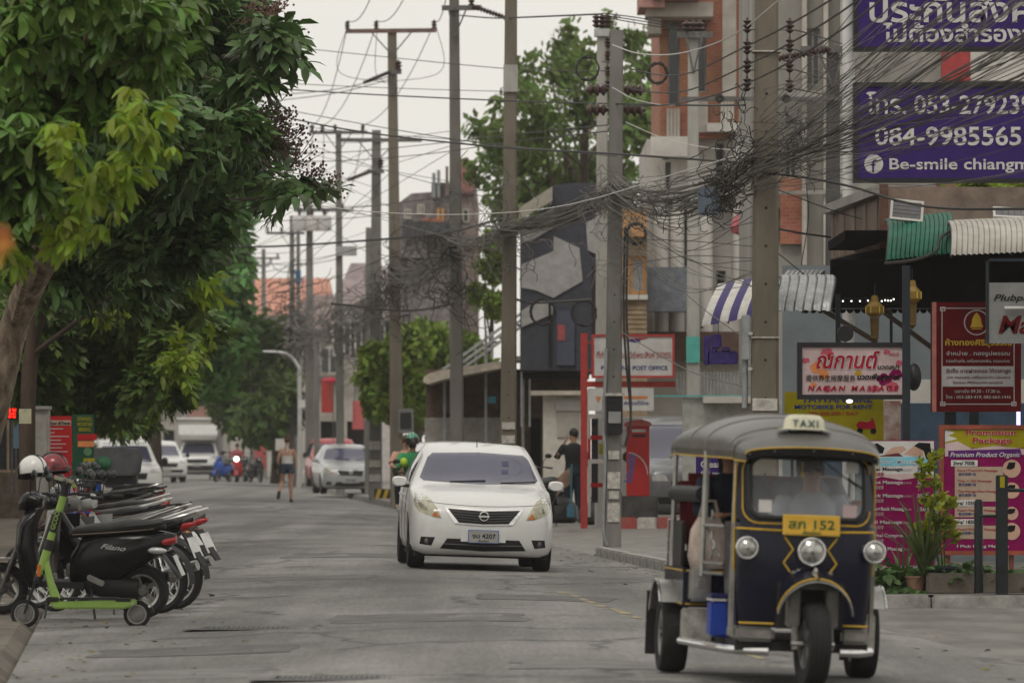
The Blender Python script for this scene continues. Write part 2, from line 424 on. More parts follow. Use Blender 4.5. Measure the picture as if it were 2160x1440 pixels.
# worn yellow centre line: broken flakes of paint
M_YEL = mat('worn_yellow_paint', (0.34, 0.27, 0.12), 0.8, var=0.4, scale=12, col2=(0.2, 0.19, 0.16))
cl = thing('centre_line', None, None); cl['kind'] = 'structure'
def xc(D): return (XL(D) + XR(D)) / 2 + 1.45
for i in range(16):
 y0 = 38.6 + i * 1.15; y1 = y0 + random.uniform(0.5, 1.1); w = random.uniform(0.05, 0.11)
 x0, x1 = xc(y0) + random.uniform(-.02, .02), xc(y1) + random.uniform(-.02, .02)
 MB().add([(x0 - w / 2, y0, road_z(x0, y0) + .004), (x0 + w / 2, y0, road_z(x0, y0) + .004), (x1 + w / 3, y1, road_z(x1, y1) + .004), (x1 - w / 2, y1, road_z(x1, y1) + .004)], [(0, 1, 2, 3)]).obj('paint_flake', M_YEL, cl, smooth=False)
# drain grates
def grate(px0, px1, py, depth, label, bars):
 D = 16800 / (py - 944); x0, x1 = PX(px0, D), PX(px1, D); z = road_z((x0 + x1) / 2, D)
 t = thing('drain_grate', label, 'drain', ((x0 + x1) / 2, D, z)); w = x1 - x0
 f = MB()
 for s in (-1, 1): f.box((0, s * depth / 2, 0.006), (w, 0.04, 0.006)); f.box((s * w / 2, 0, 0.0065), (0.04, depth, 0.006))
 f.obj('frame', M_STEEL_DK, t)
 MB().box((0, 0, 0.004), (w - .04, depth - .04, .006)).obj('pit', mat('pit_dark', (0.075, 0.075, 0.073), 0.9, var=0), t)
 for k in range(bars): MB().box((-w / 2 + (k + .5) * w / bars, 0, 0.008), (w / bars * .5, depth - .05, .003)).obj('bar', M_STEEL_DK, t)
 sl = MB().box((0, 0, 0.0032), (w + .3, depth + .3, .002)).obj('surround', M_PATCH2, t)
grate(430, 660, 1313, 0.5, 'rusty drain grate in the road near the green kick scooter', 22)
grate(580, 860, 1418, 0.45, 'drain grate across the road at the bottom edge of the picture', 26)
# ================================================================== TREES
def leaf_palm(nl=7, L=0.2, W=0.06, droop=0.6):
 V, Q = [], []
 for k in range(nl):
  a = 2 * PI * k / nl + (0.2 if k % 2 else -0.1); l_ = L * (0.8 + 0.25 * ((k * 37) % 5) / 4); dr = droop * (0.8 + .4 * ((k * 53) % 7) / 6)
  ca, sa = math.cos(a), math.sin(a); o = len(V)
  st = [(0.04, 0.12, 0.0), (0.35, 0.85, -0.10), (0.68, 1.0, -0.36), (0.9, 0.6, -0.62), (1.0, 0.08, -0.78)]
  for t, w, z in st:
   r_ = l_ * t * (1 - 0.25 * dr * t); zz = l_ * z * dr
   for s, fold in ((-1, 0.0), (0, -0.18), (1, 0.0)):
    y = s * W / 2 * w; V.append((ca * r_ - sa * y, sa * r_ + ca * y, zz - abs(fold) * W * w * (s == 0) + 0.02 * L))
  for i in range(4):
   for j in range(2): b_ = o + i * 3 + j; Q.append((b_, b_ + 1, b_ + 4, b_ + 3))
 return np.array(V), np.array(Q)
def leaf_spray(nl=7, L=0.11, W=0.055, twig=0.3, seed=0, droop=0.35):
 rr = random.Random(seed); V, Q = [], []
 for k in range(nl):
  t = (k + 0.6) / nl; base = Vector((twig * t, 0, -droop * twig * t * t)); a = (1 if k % 2 else -1) * (0.75 + rr.uniform(-.3, .3)) * (1 if k < nl - 1 else 0.1)
  d = Vector((math.cos(a), math.sin(a), rr.uniform(-.5, .15))).normalized(); u = Vector((-math.sin(a), math.cos(a), rr.uniform(-.3, .3)))
  o = len(V); l_ = L * rr.uniform(.8, 1.15)
  for tt, w, z in ((0, .1, 0), (.3, .85, .02), (.65, .9, -.02), (1, .06, -.14)):
   for s in (-1, 0, 1):
    p = base + d * l_ * tt + u * (s * W / 2 * w) + Vector((0, 0, z * l_ * 2 - (0.12 * W * w if s == 0 else 0))); V.append(tuple(p))
  for i in range(3):
   for j in range(2): b_ = o + i * 3 + j; Q.append((b_, b_ + 1, b_ + 4, b_ + 3))
 return np.array(V), np.array(Q)
def leaf_clump(nl=9, L=0.2, W=0.12, R=0.25, seed=0):
 rr = random.Random(seed); V, Q = [], []
 for k in range(nl):
  c = Vector((rr.gauss(0, 1), rr.gauss(0, 1), rr.gauss(0, 1))); c = c.normalized() * R * rr.uniform(.3, 1)
  d = Vector((rr.gauss(0, 1), rr.gauss(0, 1), rr.gauss(-.4, .7))).normalized(); u = d.orthogonal().normalized(); o = len(V)
  for t, w in ((0, .15), (.5, 1), (1, .1)):
   for s in (-1, 1): V.append(tuple(c + d * L * t + u * s * W / 2 * w + Vector((0, 0, -.1 * L * t * t))))
  for i in range(2): b_ = o + i * 2; Q.append((b_, b_ + 1, b_ + 3, b_ + 2))
 return np.array(V), np.array(Q)
def scatter(name, tm, pts, sc, m, parent, tilt=0.5, seed=0, yaw=None):
 V, Q = tm; N = len(pts); rg = np.random.default_rng(seed)
 ya = rg.uniform(0, 2 * PI, N) if yaw is None else yaw
 ta, tb = rg.normal(0, tilt, N), rg.normal(0, tilt, N)
 cz, sz, cx, sx, cy, sy = np.cos(ya), np.sin(ya), np.cos(ta), np.sin(ta), np.cos(tb), np.sin(tb)
 Z, O = np.zeros(N), np.ones(N)
 Rz = np.stack([cz, -sz, Z, sz, cz, Z, Z, Z, O], 1).reshape(N, 3, 3)
 Rx = np.stack([O, Z, Z, Z, cx, -sx, Z, sx, cx], 1).reshape(N, 3, 3)
 Ry = np.stack([cy, Z, sy, Z, O, Z, -sy, Z, cy], 1).reshape(N, 3, 3)
 R = Rx @ Ry @ Rz
 W = np.einsum('nij,vj->nvi', R, V) * np.asarray(sc).reshape(-1, 1, 1) + np.asarray(pts)[:, None, :]
 Qs = (Q[None] + (np.arange(N) * len(V))[:, None, None]).reshape(-1, 4)
 me = fast_mesh(name, W.reshape(-1, 3), quads=Qs, m=m, smooth=True)
 o = bpy.data.objects.new(name, me); COL.objects.link(o); o.parent = parent
 return o
def lobe_points(lobes, n, seed, dspread=1.0, shell=0.55, org=(0, 0, 0)):
 rg = np.random.default_rng(seed); vol = np.array([l_[2] ** 2 for l_ in lobes], float); vol /= vol.sum()
 k = rg.choice(len(lobes), n, p=vol); out = np.zeros((n, 3))
 u = rg.normal(0, 1, (n, 3)); u /= np.linalg.norm(u, axis=1)[:, None]
 r_ = rg.uniform(0, 1, n) ** (shell)
 for i in range(n):
  px, py, rp, D = lobes[k[i]]; R = rp * D / F_PX; c = at(px, py, D)
  nz = 1 + 0.35 * mnoise.noise(Vector(u[i]) * 2.2 + Vector((k[i] * 3.1, 0, 0)))
  out[i] = (c.x + u[i, 0] * R * r_[i] * nz, c.y + u[i, 1] * R * r_[i] * dspread, c.z + u[i, 2] * R * r_[i] * nz)
 return out - np.array(org)
def tree(name, label, trunk_pts, radii, lobes, mats, branches=12, group=None, seed=0, m_bark=None, dspread=1.0, limb=0.4):
 """trunk_pts in world metres; mats: list of (leaf template, count, material, size, part name, lobe subset)"""
 base = Vector(trunk_pts[0]); t = thing(name, label, 'tree', base, group=group); rr = random.Random(seed)
 pts = bez([Vector(p) - base for p in trunk_pts], 18)
 rs = np.interp(np.linspace(0, 1, 19), np.linspace(0, 1, len(radii)), radii)
 rs = [r_ * (1 + 0.12 * mnoise.noise(p * 3 + Vector((seed, 0, 0)))) for r_, p in zip(rs, pts)]
 tb = MB().tube(pts, rs, 12)
 tb.obj('trunk', m_bark, t)
 bl = rr.sample(lobes, min(branches, len(lobes))) if branches else []
 for (px, py, rp, D) in bl:
  c = at(px, py, D) - base; k = rr.randint(8, 17); p0 = pts[k]
  mid = p0.lerp(c, .5) + Vector((rr.uniform(-.2, .2), rr.uniform(-.2, .2), rr.uniform(0, .3)))
  MB().tube(bez([p0, mid, c], 8), np.linspace(rs[k] * limb, 0.012, 9), 7).obj('branch', m_bark, t)
 for (tm, n, m, size, pn, sub) in mats:
  ls = lobes if sub is None else sub
  P = lobe_points(ls, n, seed + len(pn), dspread, org=base); sc = np.random.default_rng(seed + 5).uniform(.7, 1.25, n) * size
  scatter(pn, tm, P, sc, m, t, 0.45, seed + len(pn)).__setitem__('kind', 'stuff')
 return t
M_BARK = mat('pale_mottled_bark', (0.3, 0.24, 0.18), 0.9, var=0.5, scale=11, bump=0.9, bscale=18, col2=(0.085, 0.06, 0.04), stretch=(1, 1, .4))
M_BARKD = mat('dark_bark', (0.06, 0.042, 0.03), 0.9, var=0.4, scale=4, bump=0.7, bscale=14, stretch=(1, 1, .35))
M_LEAF1 = mat('glossy_leaf', (0.1, 0.185, 0.032), 0.42, var=0.35, scale=1.2, island=0.35, transl=0.3, spec=0.4)
M_LEAFY = mat('young_leaf', (0.2, 0.29, 0.022), 0.45, var=0.2, scale=1.5, island=0.25, transl=0.45, spec=0.4)
M_LEAF2 = mat('dark_leaf', (0.07, 0.13, 0.036), 0.45, var=0.4, scale=0.8, island=0.35, transl=0.25, spec=0.4)
M_LEAF3 = mat('mid_leaf', (0.09, 0.15, 0.03), 0.5, var=0.4, scale=0.7, island=0.4, transl=0.3, spec=0.35)
M_LEAF5 = mat('far_leaf', (0.11, 0.23, 0.065), 0.55, var=0.35, scale=0.35, island=0.35, transl=0.3, spec=0.3)
M_LEAF6 = mat('mango_leaf', (0.07, 0.12, 0.025), 0.55, var=0.4, scale=0.4, island=0.35, transl=0.25, spec=0.3)
M_SEED = mat('seed_pod', (0.13, 0.075, 0.06), 0.8, var=0.3)
M_DRY = mat('dry_leaf', (0.36, 0.14, 0.03), 0.6, var=0.3, transl=0.3, island=0.3)
def L_(lst, D, jit=2.0, seed=1):
 rr = random.Random(seed); return [(a, b_, c, D + rr.uniform(-jit, jit)) for a, b_, c in lst]
lob1 = L_([(40, 60, 110), (180, 50, 115), (300, 50, 90), (90, 190, 120), (230, 190, 105), (310, 250, 60), (50, 330, 110), (180, 340, 95), (110, 430, 75), (30, 470, 60), (-80, 150, 140), (-60, 380, 120), (250, 330, 50), (330, 110, 60), (20, -80, 120), (200, -80, 120), (380, 20, 60), (-60, 560, 60)], 43, 3, 3)
y1 = L_([(190, 420, 85), (300, 260, 85), (20, 540, 45), (250, 350, 60), (120, 300, 60), (150, 480, 60)], 40.5, 1.5, 4)
b1 = Vector((PX(-95, 48.5), 48.5, gz(-5, 48)))
tree('street_tree', 'leaning pale mottled trunk nearest the black scooter, broad drooping leaves overhead',
  [b1, (PX(-42, 48.4), 48.4, PZ(980, 48.4)), (PX(2, 48), 48, PZ(800, 48)), (PX(28, 48), 48, PZ(690, 48)), (PX(75, 47.5), 47.5, PZ(580, 47.5)), (PX(135, 47), 47, PZ(480, 47)), (PX(190, 46), 46, PZ(330, 46)), (PX(230, 45), 45, PZ(100, 45))],
  [.17, .14, .125, .125, .12, .12, .1, .05], lob1,
  [(leaf_palm(7, .21, .068, .85), 1500, M_LEAF1, 1.0, 'foliage', None), (leaf_palm(6, .17, .055, 1.1), 85, M_LEAFY, .95, 'young_foliage', y1)], 14, 'trees lining the left side of the street', 3, M_BARK, 1.6)
lob2 = L_([(420, 30, 115), (500, 70, 60), (540, 20, 45), (430, 170, 105), (490, 190, 40), (330, 320, 130), (450, 300, 100), (530, 330, 60), (590, 370, 45), (640, 400, 28), (400, 420, 85), (300, 470, 100), (200, 520, 100), (480, 400, 50), (430, 470, 45), (350, 120, 110), (260, 250, 120), (370, 520, 50), (120, 560, 90), (250, 580, 80), (560, 300, 40), (520, 260, 35)], 58, 3, 5)
lob2 = [(a - 38 if a > 400 else a, b_, c * .92, d) for a, b_, c, d in lob2]
t2x = PX(62, 61)
tree('street_tree', 'dark straight trunk carrying the paper notice, wide crown reaching furthest over the street',
  [(t2x, 61, gz(t2x, 61)), (t2x - .02, 61, 1.6), (t2x + .05, 61, 2.6), (t2x + .4, 60.5, 3.6), (t2x + 1.0, 60, 4.8)], [.1, .085, .08, .08, .05], lob2,
  [(leaf_spray(9, .14, .065, .3, 5), 4600, M_LEAF2, 1.0, 'foliage', None)], 16, 'trees lining the left side of the street', 6, M_BARKD, 1.5)
# bare twigs with seed heads sticking out of the second crown
sd = thing('seed_sprays', 'brown seed sprays on the twigs at the crown tip over the wires', 'seed sprays', at(560, 300, 57)); sd['kind'] = 'stuff'
smb, tmb = MB(), MB(); rr = random.Random(9); o0 = at(560, 300, 57)
for (px, py, r_) in [(615, 290, 40), (640, 330, 42), (585, 220, 35), (575, 15, 35), (590, 45, 25), (705, 385, 30), (660, 350, 35), (565, 250, 35), (520, 280, 40), (550, 15, 30), (610, 260, 30)]:
 for k in range(16):
  p = at(px + rr.gauss(0, r_ * .6), py + rr.gauss(0, r_ * .6), 57 + rr.uniform(-.4, .4)) - o0
  q = at(px - 35 + rr.gauss(0, 15), py + 35 + rr.gauss(0, 15), 57.2) - o0
  tmb.tube([q, q.lerp(p, .6) + Vector((0, 0, -.02)), p], .004, 3)
  for j in range(5):
   c = p.lerp(q, j * .07) + Vector((rr.gauss(0, .03), rr.gauss(0, .03), rr.gauss(0, .03))); smb.sphere(c, .014, 5, 3)
tmb.obj('twigs', M_SEED, sd, merge=False)['kind'] = 'stuff'
smb.obj('pods', M_SEED, sd, merge=False)['kind'] = 'stuff'
tips = L_([(560, 60, 28), (585, 90, 26), (600, 100, 14), (620, 380, 25), (660, 405, 22), (685, 412, 12), (520, 180, 22), (530, 160, 18), (440, 500, 30), (420, 470, 35), (330, 530, 30), (450, 450, 25)], 56.5, .4, 8)
tt = thing('tree_branch_tips', 'leafy twig ends reaching into the sky from the widest crown', 'branches', at(560, 300, 56.5)); tt['kind'] = 'stuff'
P = lobe_points(tips, 150, 12, 1.0, org=at(560, 300, 56.5))
scatter('leaf_sprays', leaf_spray(8, .2, .1, .3, 3), P, np.full(150, 1.0), M_LEAF2, tt, .4, 3)['kind'] = 'stuff'
for (a, b_) in [((470, 120), (595, 95)), ((540, 330), (690, 412)), ((430, 420), (640, 395)), ((420, 160), (535, 165))]:
 MB().tube(bez([at(*a, 58) - at(560, 300, 56.5), at((a[0] + b_[0]) / 2, (a[1] + b_[1]) / 2 + 12, 57) - at(560, 300, 56.5), at(*b_, 56.5) - at(560, 300, 56.5)], 8), np.linspace(.025, .005, 9), 5).obj('twig', M_BARKD, tt)
lob3 = L_([(150, 600, 130), (270, 580, 110), (350, 610, 75), (395, 640, 45), (200, 720, 130), (310, 720, 105), (395, 740, 50), (250, 790, 85), (320, 800, 45), (120, 800, 90), (60, 700, 100), (375, 560, 45), (40, 560, 90), (410, 690, 45), (30, 790, 70), (345, 830, 22)], 82, 4, 7)
t3x = PX(95, 84)
tree('street_tree', 'third trunk back on the left, dense drooping crown hanging low over the parked bikes',
  [(t3x, 84, gz(t3x, 84)), (t3x + .05, 84, 1.8), (t3x + .4, 83.5, 3), (t3x + 1.2, 83, 4.2)], [.12, .1, .09, .05], lob3,
  [(leaf_spray(9, .17, .075, .32, 6, .5), 4200, M_LEAF3, 1.0, 'foliage', None), (leaf_spray(7, .16, .07, .28, 7, .5), 330, M_LEAFY, 1.0, 'young_foliage', L_([(400, 600, 40), (330, 640, 60), (410, 700, 45), (300, 560, 60), (350, 830, 25), (230, 620, 60), (370, 760, 50), (280, 700, 50)], 79, 1.5, 3))], 10, 'trees lining the left side of the street', 8, M_BARK, 1.6)
lob4 = L_([(180, 830, 60), (270, 850, 42), (320, 830, 38), (220, 780, 70), (120, 830, 50), (340, 780, 50), (285, 880, 18), (230, 875, 20), (160, 860, 30)], 100, 4, 9)
t4x = PX(150, 104)
tree('street_tree', 'pale trunk behind the grey roadside cabinet with low hanging leaves',
  [(t4x, 104, gz(t4x, 104)), (t4x, 104, 1.8), (t4x + .3, 103.5, 3), (t4x + .8, 103, 4)], [.13, .11, .1, .06], lob4,
  [(leaf_spray(9, .18, .08, .35, 9, .5), 2000, M_LEAF3, 1.0, 'foliage', None)], 6, 'trees lining the left side of the street', 10, M_BARK, 1.5)
lob5 = L_([(480, 140, 40), (490, 180, 25), (450, 250, 85), (480, 380, 45), (500, 320, 25), (440, 400, 90), (490, 470, 28), (470, 540, 50), (420, 550, 90), (470, 660, 55), (490, 720, 35), (430, 760, 65), (390, 650, 80), (380, 480, 90), (400, 330, 100), (505, 600, 20), (400, 200, 90), (450, 130, 50), (500, 420, 25), (430, 800, 30)], 150, 5, 11)
t5x = PX(330, 154)
tree('street_tree', 'tall soft green tree furthest along the left, rising behind the white pickups',
  [(t5x, 154, gz(t5x, 154)), (t5x, 154, 3), (t5x + .8, 152, 6), (t5x + 1.4, 151, 10)], [.2, .17, .14, .06], lob5,
  [(leaf_clump(12, .32, .17, .4, 3), 3600, M_LEAF5, 1.0, 'foliage', None)], 10, 'trees lining the left side of the street', 12, M_BARKD, 1.3)
lob6 = L_([(520, 750, 60), (575, 790, 50), (500, 830, 60), (585, 860, 45), (540, 710, 40), (465, 830, 35), (545, 880, 50), (600, 820, 25), (480, 780, 40)], 220, 5, 13)
t6x = PX(585, 222)
tree('mango_tree', 'dark rounded tree hanging over the road beside the street lamp', [(t6x, 222, 0), (t6x, 222, 1.5), (t6x - .5, 221, 3), (t6x - 1.2, 220, 4.5)], [.3, .26, .2, .1], lob6,
  [(leaf_clump(12, .4, .2, .5, 4), 1500, M_LEAF6, 1.0, 'foliage', None)], 6, None, 14, M_BARKD, 1.3)
# right side
lobR1 = L_([(800, 770, 48), (855, 720, 55), (915, 715, 50), (850, 820, 65), (910, 840, 60), (785, 735, 28), (955, 740, 40), (800, 830, 35), (890, 690, 30), (940, 800, 50), (990, 720, 30), (1020, 770, 35)], 152, 3, 15)
lobR1 = [(a, b_ + 18, c * .78, d) for a, b_, c, d in lobR1]
r1x = PX(880, 153)
tree('round_tree', 'round bright green bushy tree behind the white car, between the poles', [(r1x, 153, gz(r1x, 153)), (r1x, 153, 1.3), (r1x, 153, 2.2), (r1x, 153, 3.4)], [.16, .14, .12, .06], lobR1,
  [(leaf_clump(14, .22, .12, .34, 5), 2900, mat('ficus_leaf', (0.16, 0.245, 0.03), .5, var=.3, scale=.8, island=.35, transl=.3), 1.0, 'foliage', None)], 6, None, 16, M_BARKD, 1.2)
lobR2 = L_([(1060, 290, 45), (1150, 390, 95), (1250, 380, 90), (1340, 260, 75), (1370, 130, 35), (1190, 150, 45), (1040, 330, 30), (1090, 200, 30), (1330, 90, 35), (1190, 85, 20), (1240, 230, 70), (1150, 260, 65), (1100, 330, 60), (1020, 270, 18), (1120, 150, 18), (1250, 130, 30), (1310, 180, 50), (1370, 230, 40), (1170, 480, 60), (1080, 430, 50), (1010, 360, 22), (1060, 240, 16), (1150, 110, 16), (1210, 60, 12), (1290, 60, 16), (1130, 220, 22)], 160, 5, 17)
r2x = PX(1200, 162)
tree('rain_tree', 'tall open tree against the sky behind the dark blue house', [(r2x, 162, 0), (r2x, 162, 4), (r2x + .3, 162, 7), (r2x + .5, 161, 10.5)], [.35, .3, .2, .06], lobR2,
  [(leaf_clump(8, .26, .15, .45, 6), 1150, mat('rain_tree_leaf', (0.13, 0.2, 0.05), .5, var=.3, scale=.4, island=.45, transl=.35), 1.0, 'foliage', None)], 16, None, 18, M_BARKD, 1.0)
lobR3 = L_([(1045, 560, 30), (1010, 620, 18), (1050, 640, 26), (1035, 510, 20)], 158, 3, 19)
tree('garden_tree', 'small green tree behind the concrete pole above the white staircase', [(PX(1030, 159), 159, 0), (PX(1030, 159), 159, 2.5), (PX(1035, 159), 159, 4), (PX(1040, 159), 159, 6)], [.12, .1, .08, .04], lobR3,
  [(leaf_clump(12, .22, .13, .3, 7), 500, MATS['ficus_leaf'], .8, 'foliage', None)], 3, None, 20, M_BARKD, 1.0)
# one dry leaf spray hanging near the lens at the left edge
dl = thing('dry_leaf_spray', 'blurred orange dry leaves hanging at the left edge of the picture', 'leaves', at(-5, 490, 16))
scatter('leaf', leaf_spray(5, .05, .03, .06, 2), np.array([[0, 0, 0], [.01, 0, -.03], [-.01, .02, .03]]), np.ones(3), M_DRY, dl, .6, 2)
# ================================================================== BUILDINGS
def wall_with_openings(x0, x1, z0, z1, y, th, ops):
 """a wall in the xz plane with real openings, front face at y"""
 mb = MB()
 xs = sorted({x0, x1} | {v for o in ops for v in o[:2] if x0 < v < x1}); zs = sorted({z0, z1} | {v for o in ops for v in o[2:4] if z0 < v < z1})
 for i in range(len(xs) - 1):
  run = None
  for j in range(len(zs) - 1):
   cx, cz = (xs[i] + xs[i + 1]) / 2, (zs[j] + zs[j + 1]) / 2
   solid = not any(o[0] < cx < o[1] and o[2] < cz < o[3] for o in ops)
   if solid: run = (run[0], zs[j + 1]) if run else (zs[j], zs[j + 1])
   if run and (not solid or j == len(zs) - 2): mb.b2(xs[i], xs[i + 1], y, y + th, run[0], run[1]); run = None
 return mb
def window(parent, x0, x1, z0, z1, y, m_frame, m_glass, bars=1, fw=0.05, name='window'):
 f = MB()
 for a, b_, c, d in ((x0, x1, z0, z0 + fw), (x0, x1, z1 - fw, z1), (x0, x0 + fw, z0 + fw, z1 - fw), (x1 - fw, x1, z0 + fw, z1 - fw)): f.b2(a, b_, y, y + .06, c, d)
 for k in range(bars): xx = x0 + (x1 - x0) * (k + 1) / (bars + 1); f.b2(xx - fw / 2, xx + fw / 2, y + .002, y + .058, z0 + fw, z1 - fw)
 w = f.obj(name, m_frame, parent)
 MB().b2(x0 + fw * .8, x1 - fw * .8, y + .03, y + .04, z0 + fw * .8, z1 - fw * .8).obj('pane', m_glass, w)
 return w
M_GLASSDK = mat('dark_window_glass', (0.03, 0.034, 0.038), 0.15, var=0.2, spec=0.6)
M_CREAM = mat('stained_cream_render', (0.5, 0.47, 0.42), 0.85, var=0.3, scale=1.1, bump=.2, col2=(0.3, 0.275, 0.24))
M_WHITE = mat('weathered_white_render', (0.6, 0.58, 0.54), 0.8, var=0.2, scale=1.0, bump=.15, col2=(0.42, 0.4, 0.37))
M_GREYR = mat('grey_cement_render', (0.38, 0.365, 0.33), 0.9, var=0.35, scale=0.8, bump=.3, col2=(0.22, 0.21, 0.19), stretch=(1, 1, .3))
M_NAVY = mat('navy_cladding', (0.07, 0.073, 0.092), 0.75, var=.15)
M_PALE = mat('pale_cladding', (0.4, 0.39, 0.385), 0.7, var=.15)
M_ROOFT = mat('terracotta_tiles', (0.4, 0.15, 0.1), 0.85, var=.3, scale=2, bump=.4)
M_ROOFB = mat('brown_grey_tiles', (0.2, 0.15, 0.14), 0.85, var=.35, scale=2, bump=.4)
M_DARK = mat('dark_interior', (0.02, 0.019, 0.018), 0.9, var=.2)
M_TAN = mat('tan_boards', (0.3, 0.22, 0.14), .8, var=.3, scale=3)
M_ALU = mat('aluminium', (0.45, 0.45, 0.44), .4, metal=.7, var=.15)
M_GREYP = mat('grey_paint', (0.25, 0.26, 0.26), .6, var=.2)
def brick_material(name, c1, c2, mortar, sx):
 m = bpy.data.materials.new(name); m.use_nodes = True; n, l = m.node_tree.nodes, m.node_tree.links; b = n['Principled BSDF']
 tc = n.new('ShaderNodeTexCoord'); mp = n.new('ShaderNodeMapping'); mp.inputs['Rotation'].default_value = (PI / 2, 0, 0)
 bt = n.new('ShaderNodeTexBrick'); bt.inputs['Scale'].default_value = sx
 bt.inputs['Color1'].default_value, bt.inputs['Color2'].default_value, bt.inputs['Mortar'].default_value = (*c1, 1), (*c2, 1), (*mortar, 1)
 bt.inputs['Mortar Size'].default_value = .015
 l.new(tc.outputs['Object'], mp.inputs[0]); l.new(mp.outputs[0], bt.inputs['Vector'])
 nz = n.new('ShaderNodeTexNoise'); nz.inputs['Scale'].default_value = .9; nz.inputs['Detail'].default_value = 5; l.new(tc.outputs['Object'], nz.inputs['Vector'])
 mx = n.new('ShaderNodeMix'); mx.data_type = 'RGBA'; mx.blend_type = 'MULTIPLY'; mx.inputs[0].default_value = .5
 l.new(bt.outputs[0], mx.inputs[6]); l.new(nz.outputs[1], mx.inputs[7]); l.new(mx.outputs[2], b.inputs['Base Color']); b.inputs['Roughness'].default_value = .85
 bu = n.new('ShaderNodeBump'); bu.inputs['Strength'].default_value = .5; l.new(bt.outputs[1], bu.inputs['Height']); bu.invert = True; l.new(bu.outputs[0], b.inputs['Normal'])
 return m
M_BRICK = brick_material('orange_brick', (0.5, 0.2, 0.11), (0.4, 0.14, 0.08), (0.42, 0.33, 0.26), 4.2)
class Site:
 """a building whose front stands at depth D, addressed by photo columns and rows turned into metres there"""
 def __init__(s, name, label, cat, px, D, rz=0.0, z=0.0):
  s.D, s.px = D, px; s.t = thing(name, label, cat, (PX(px, D), D, z), rz); s.z = z
 def x(s, px): return (px - s.px) * s.D / F_PX
 def h(s, py): return PZ(py, s.D) - s.z
 def box(s, nm, px0, px1, py0, py1, y0, y1, m, bevel=0.0, parent=None):
  return MB().b2(s.x(px0), s.x(px1), y0, y1, s.h(py1), s.h(py0)).obj(nm, m, parent or s.t, bevel=bevel)
# --- orange brick block with white lower storeys and round columns
B = Site('brick_building', 'orange brick apartment block with white columned balconies below, at the top of the street', 'building', 1480, 112)
ops = [(1409, 1434, 45, 222), (1465, 1490, 18, 195)]
mb = wall_with_openings(B.x(1392), B.x(1600), B.h(292), B.h(-140), 0, .25, [(B.x(a), B.x(b_), B.h(d), B.h(c)) for a, b_, c, d in ops])
mb.b2(B.x(1392), B.x(1600), .25, 7, B.h(290), B.h(-140)); mb.obj('brick_wall', M_BRICK, B.t, smooth=False)
for a, b_, c, d in ops: window(B.t, B.x(a), B.x(b_), B.h(d), B.h(c), .08, M_GREYP, M_GLASSDK, 0, .03)
B.box('pilaster', 1523, 1552, -140, 205, -.25, .0, M_CREAM)
for a, b_, c, d in ((1405, 1434, 230, 300), (1470, 1492, 215, 280), (1519, 1548, 215, 270)):
 for k in range(4): xx = a + (b_ - a) * (k + .5) / 4; B.box('baluster', xx - 3, xx + 3, c, d, -.18, -.1, M_CREAM)
# pinkish overhanging balcony at the top
M_PINK = mat('dusty_pink_render', (0.4, 0.22, 0.19), .85, var=.2)
B.box('balcony', 1345, 1398, -60, 28, -1.5, .6, M_PINK); B.box('balcony', 1396, 1470, -70, 12, -1.6, -.01, M_PINK)
B.box('balcony_soffit', 1360, 1500, 14, 44, -1.1, -.02, M_CREAM); B.box('air_conditioner', 1371, 1395, -8, 12, -1.75, -1.52, M_ALU)
B.box('wall_box', 1366, 1392, 45, 78, -.9, .3, M_CREAM)
# white lower storeys
ops = [(1404, 1416, 340, 400), (1398, 1412, 318, 335), (1510, 1530, 300, 400), (1390, 1410, 480, 560), (1428, 1450, 430, 640), (1512, 1532, 570, 640), (1545, 1560, 540, 580)]
mb = wall_with_openings(B.x(1365), B.x(1600), -.3, B.h(292), .3, .25, [(B.x(a), B.x(b_), B.h(d), B.h(c)) for a, b_, c, d in ops])
mb.b2(B.x(1365), B.x(1600), .9, 7, -.3, B.h(293)); mb.obj('white_wall', M_WHITE, B.t, smooth=False)
for a, b_, c, d in ops: window(B.t, B.x(a), B.x(b_), B.h(d), B.h(c), .45, M_CREAM, M_GLASSDK, 0, .03)
for a, r_, top, bot in ((1395, 17, 430, 705), (1428, 16, 430, 705), (1558, 13, 285, 345), (1488, 16, 400, 720), (1560, 16, 370, 640)):
 x = B.x(a); R = r_ * 112 / F_PX
 MB().lathe([(R, B.h(bot)), (R * .93, B.h(top)), (R * 1.25, B.h(top) + .02), (R * 1.3, B.h(top) + .12)], 16, Matrix.Translation((x, -.1, 0))).obj('column', M_WHITE, B.t)
B.box('parapet', 1372, 1470, 290, 332, -.35, -.05, M_WHITE); B.box('parapet', 1490, 1560, 262, 280, -.4, -.06, M_WHITE)
B.box('ledge', 1365, 1585, 400, 418, -.3, .28, M_CREAM); B.box('steel_awning', 1362, 1460, 568, 660, -1.4, -.5, mat('blue_grey_sheet', (0.17, 0.19, 0.22), .5, var=.25))
B.box('brown_fascia', 1365, 1600, 700, 760, -.35, .2, mat('brown_fascia', (0.1, 0.06, 0.045), .8, var=.2))
# a fence of dark bars in front of it
for k in range(26): B.box('fence_bar', 1424 + k * 7, 1428 + k * 7, 785, 835, -.9, -.86, M_GREYP)
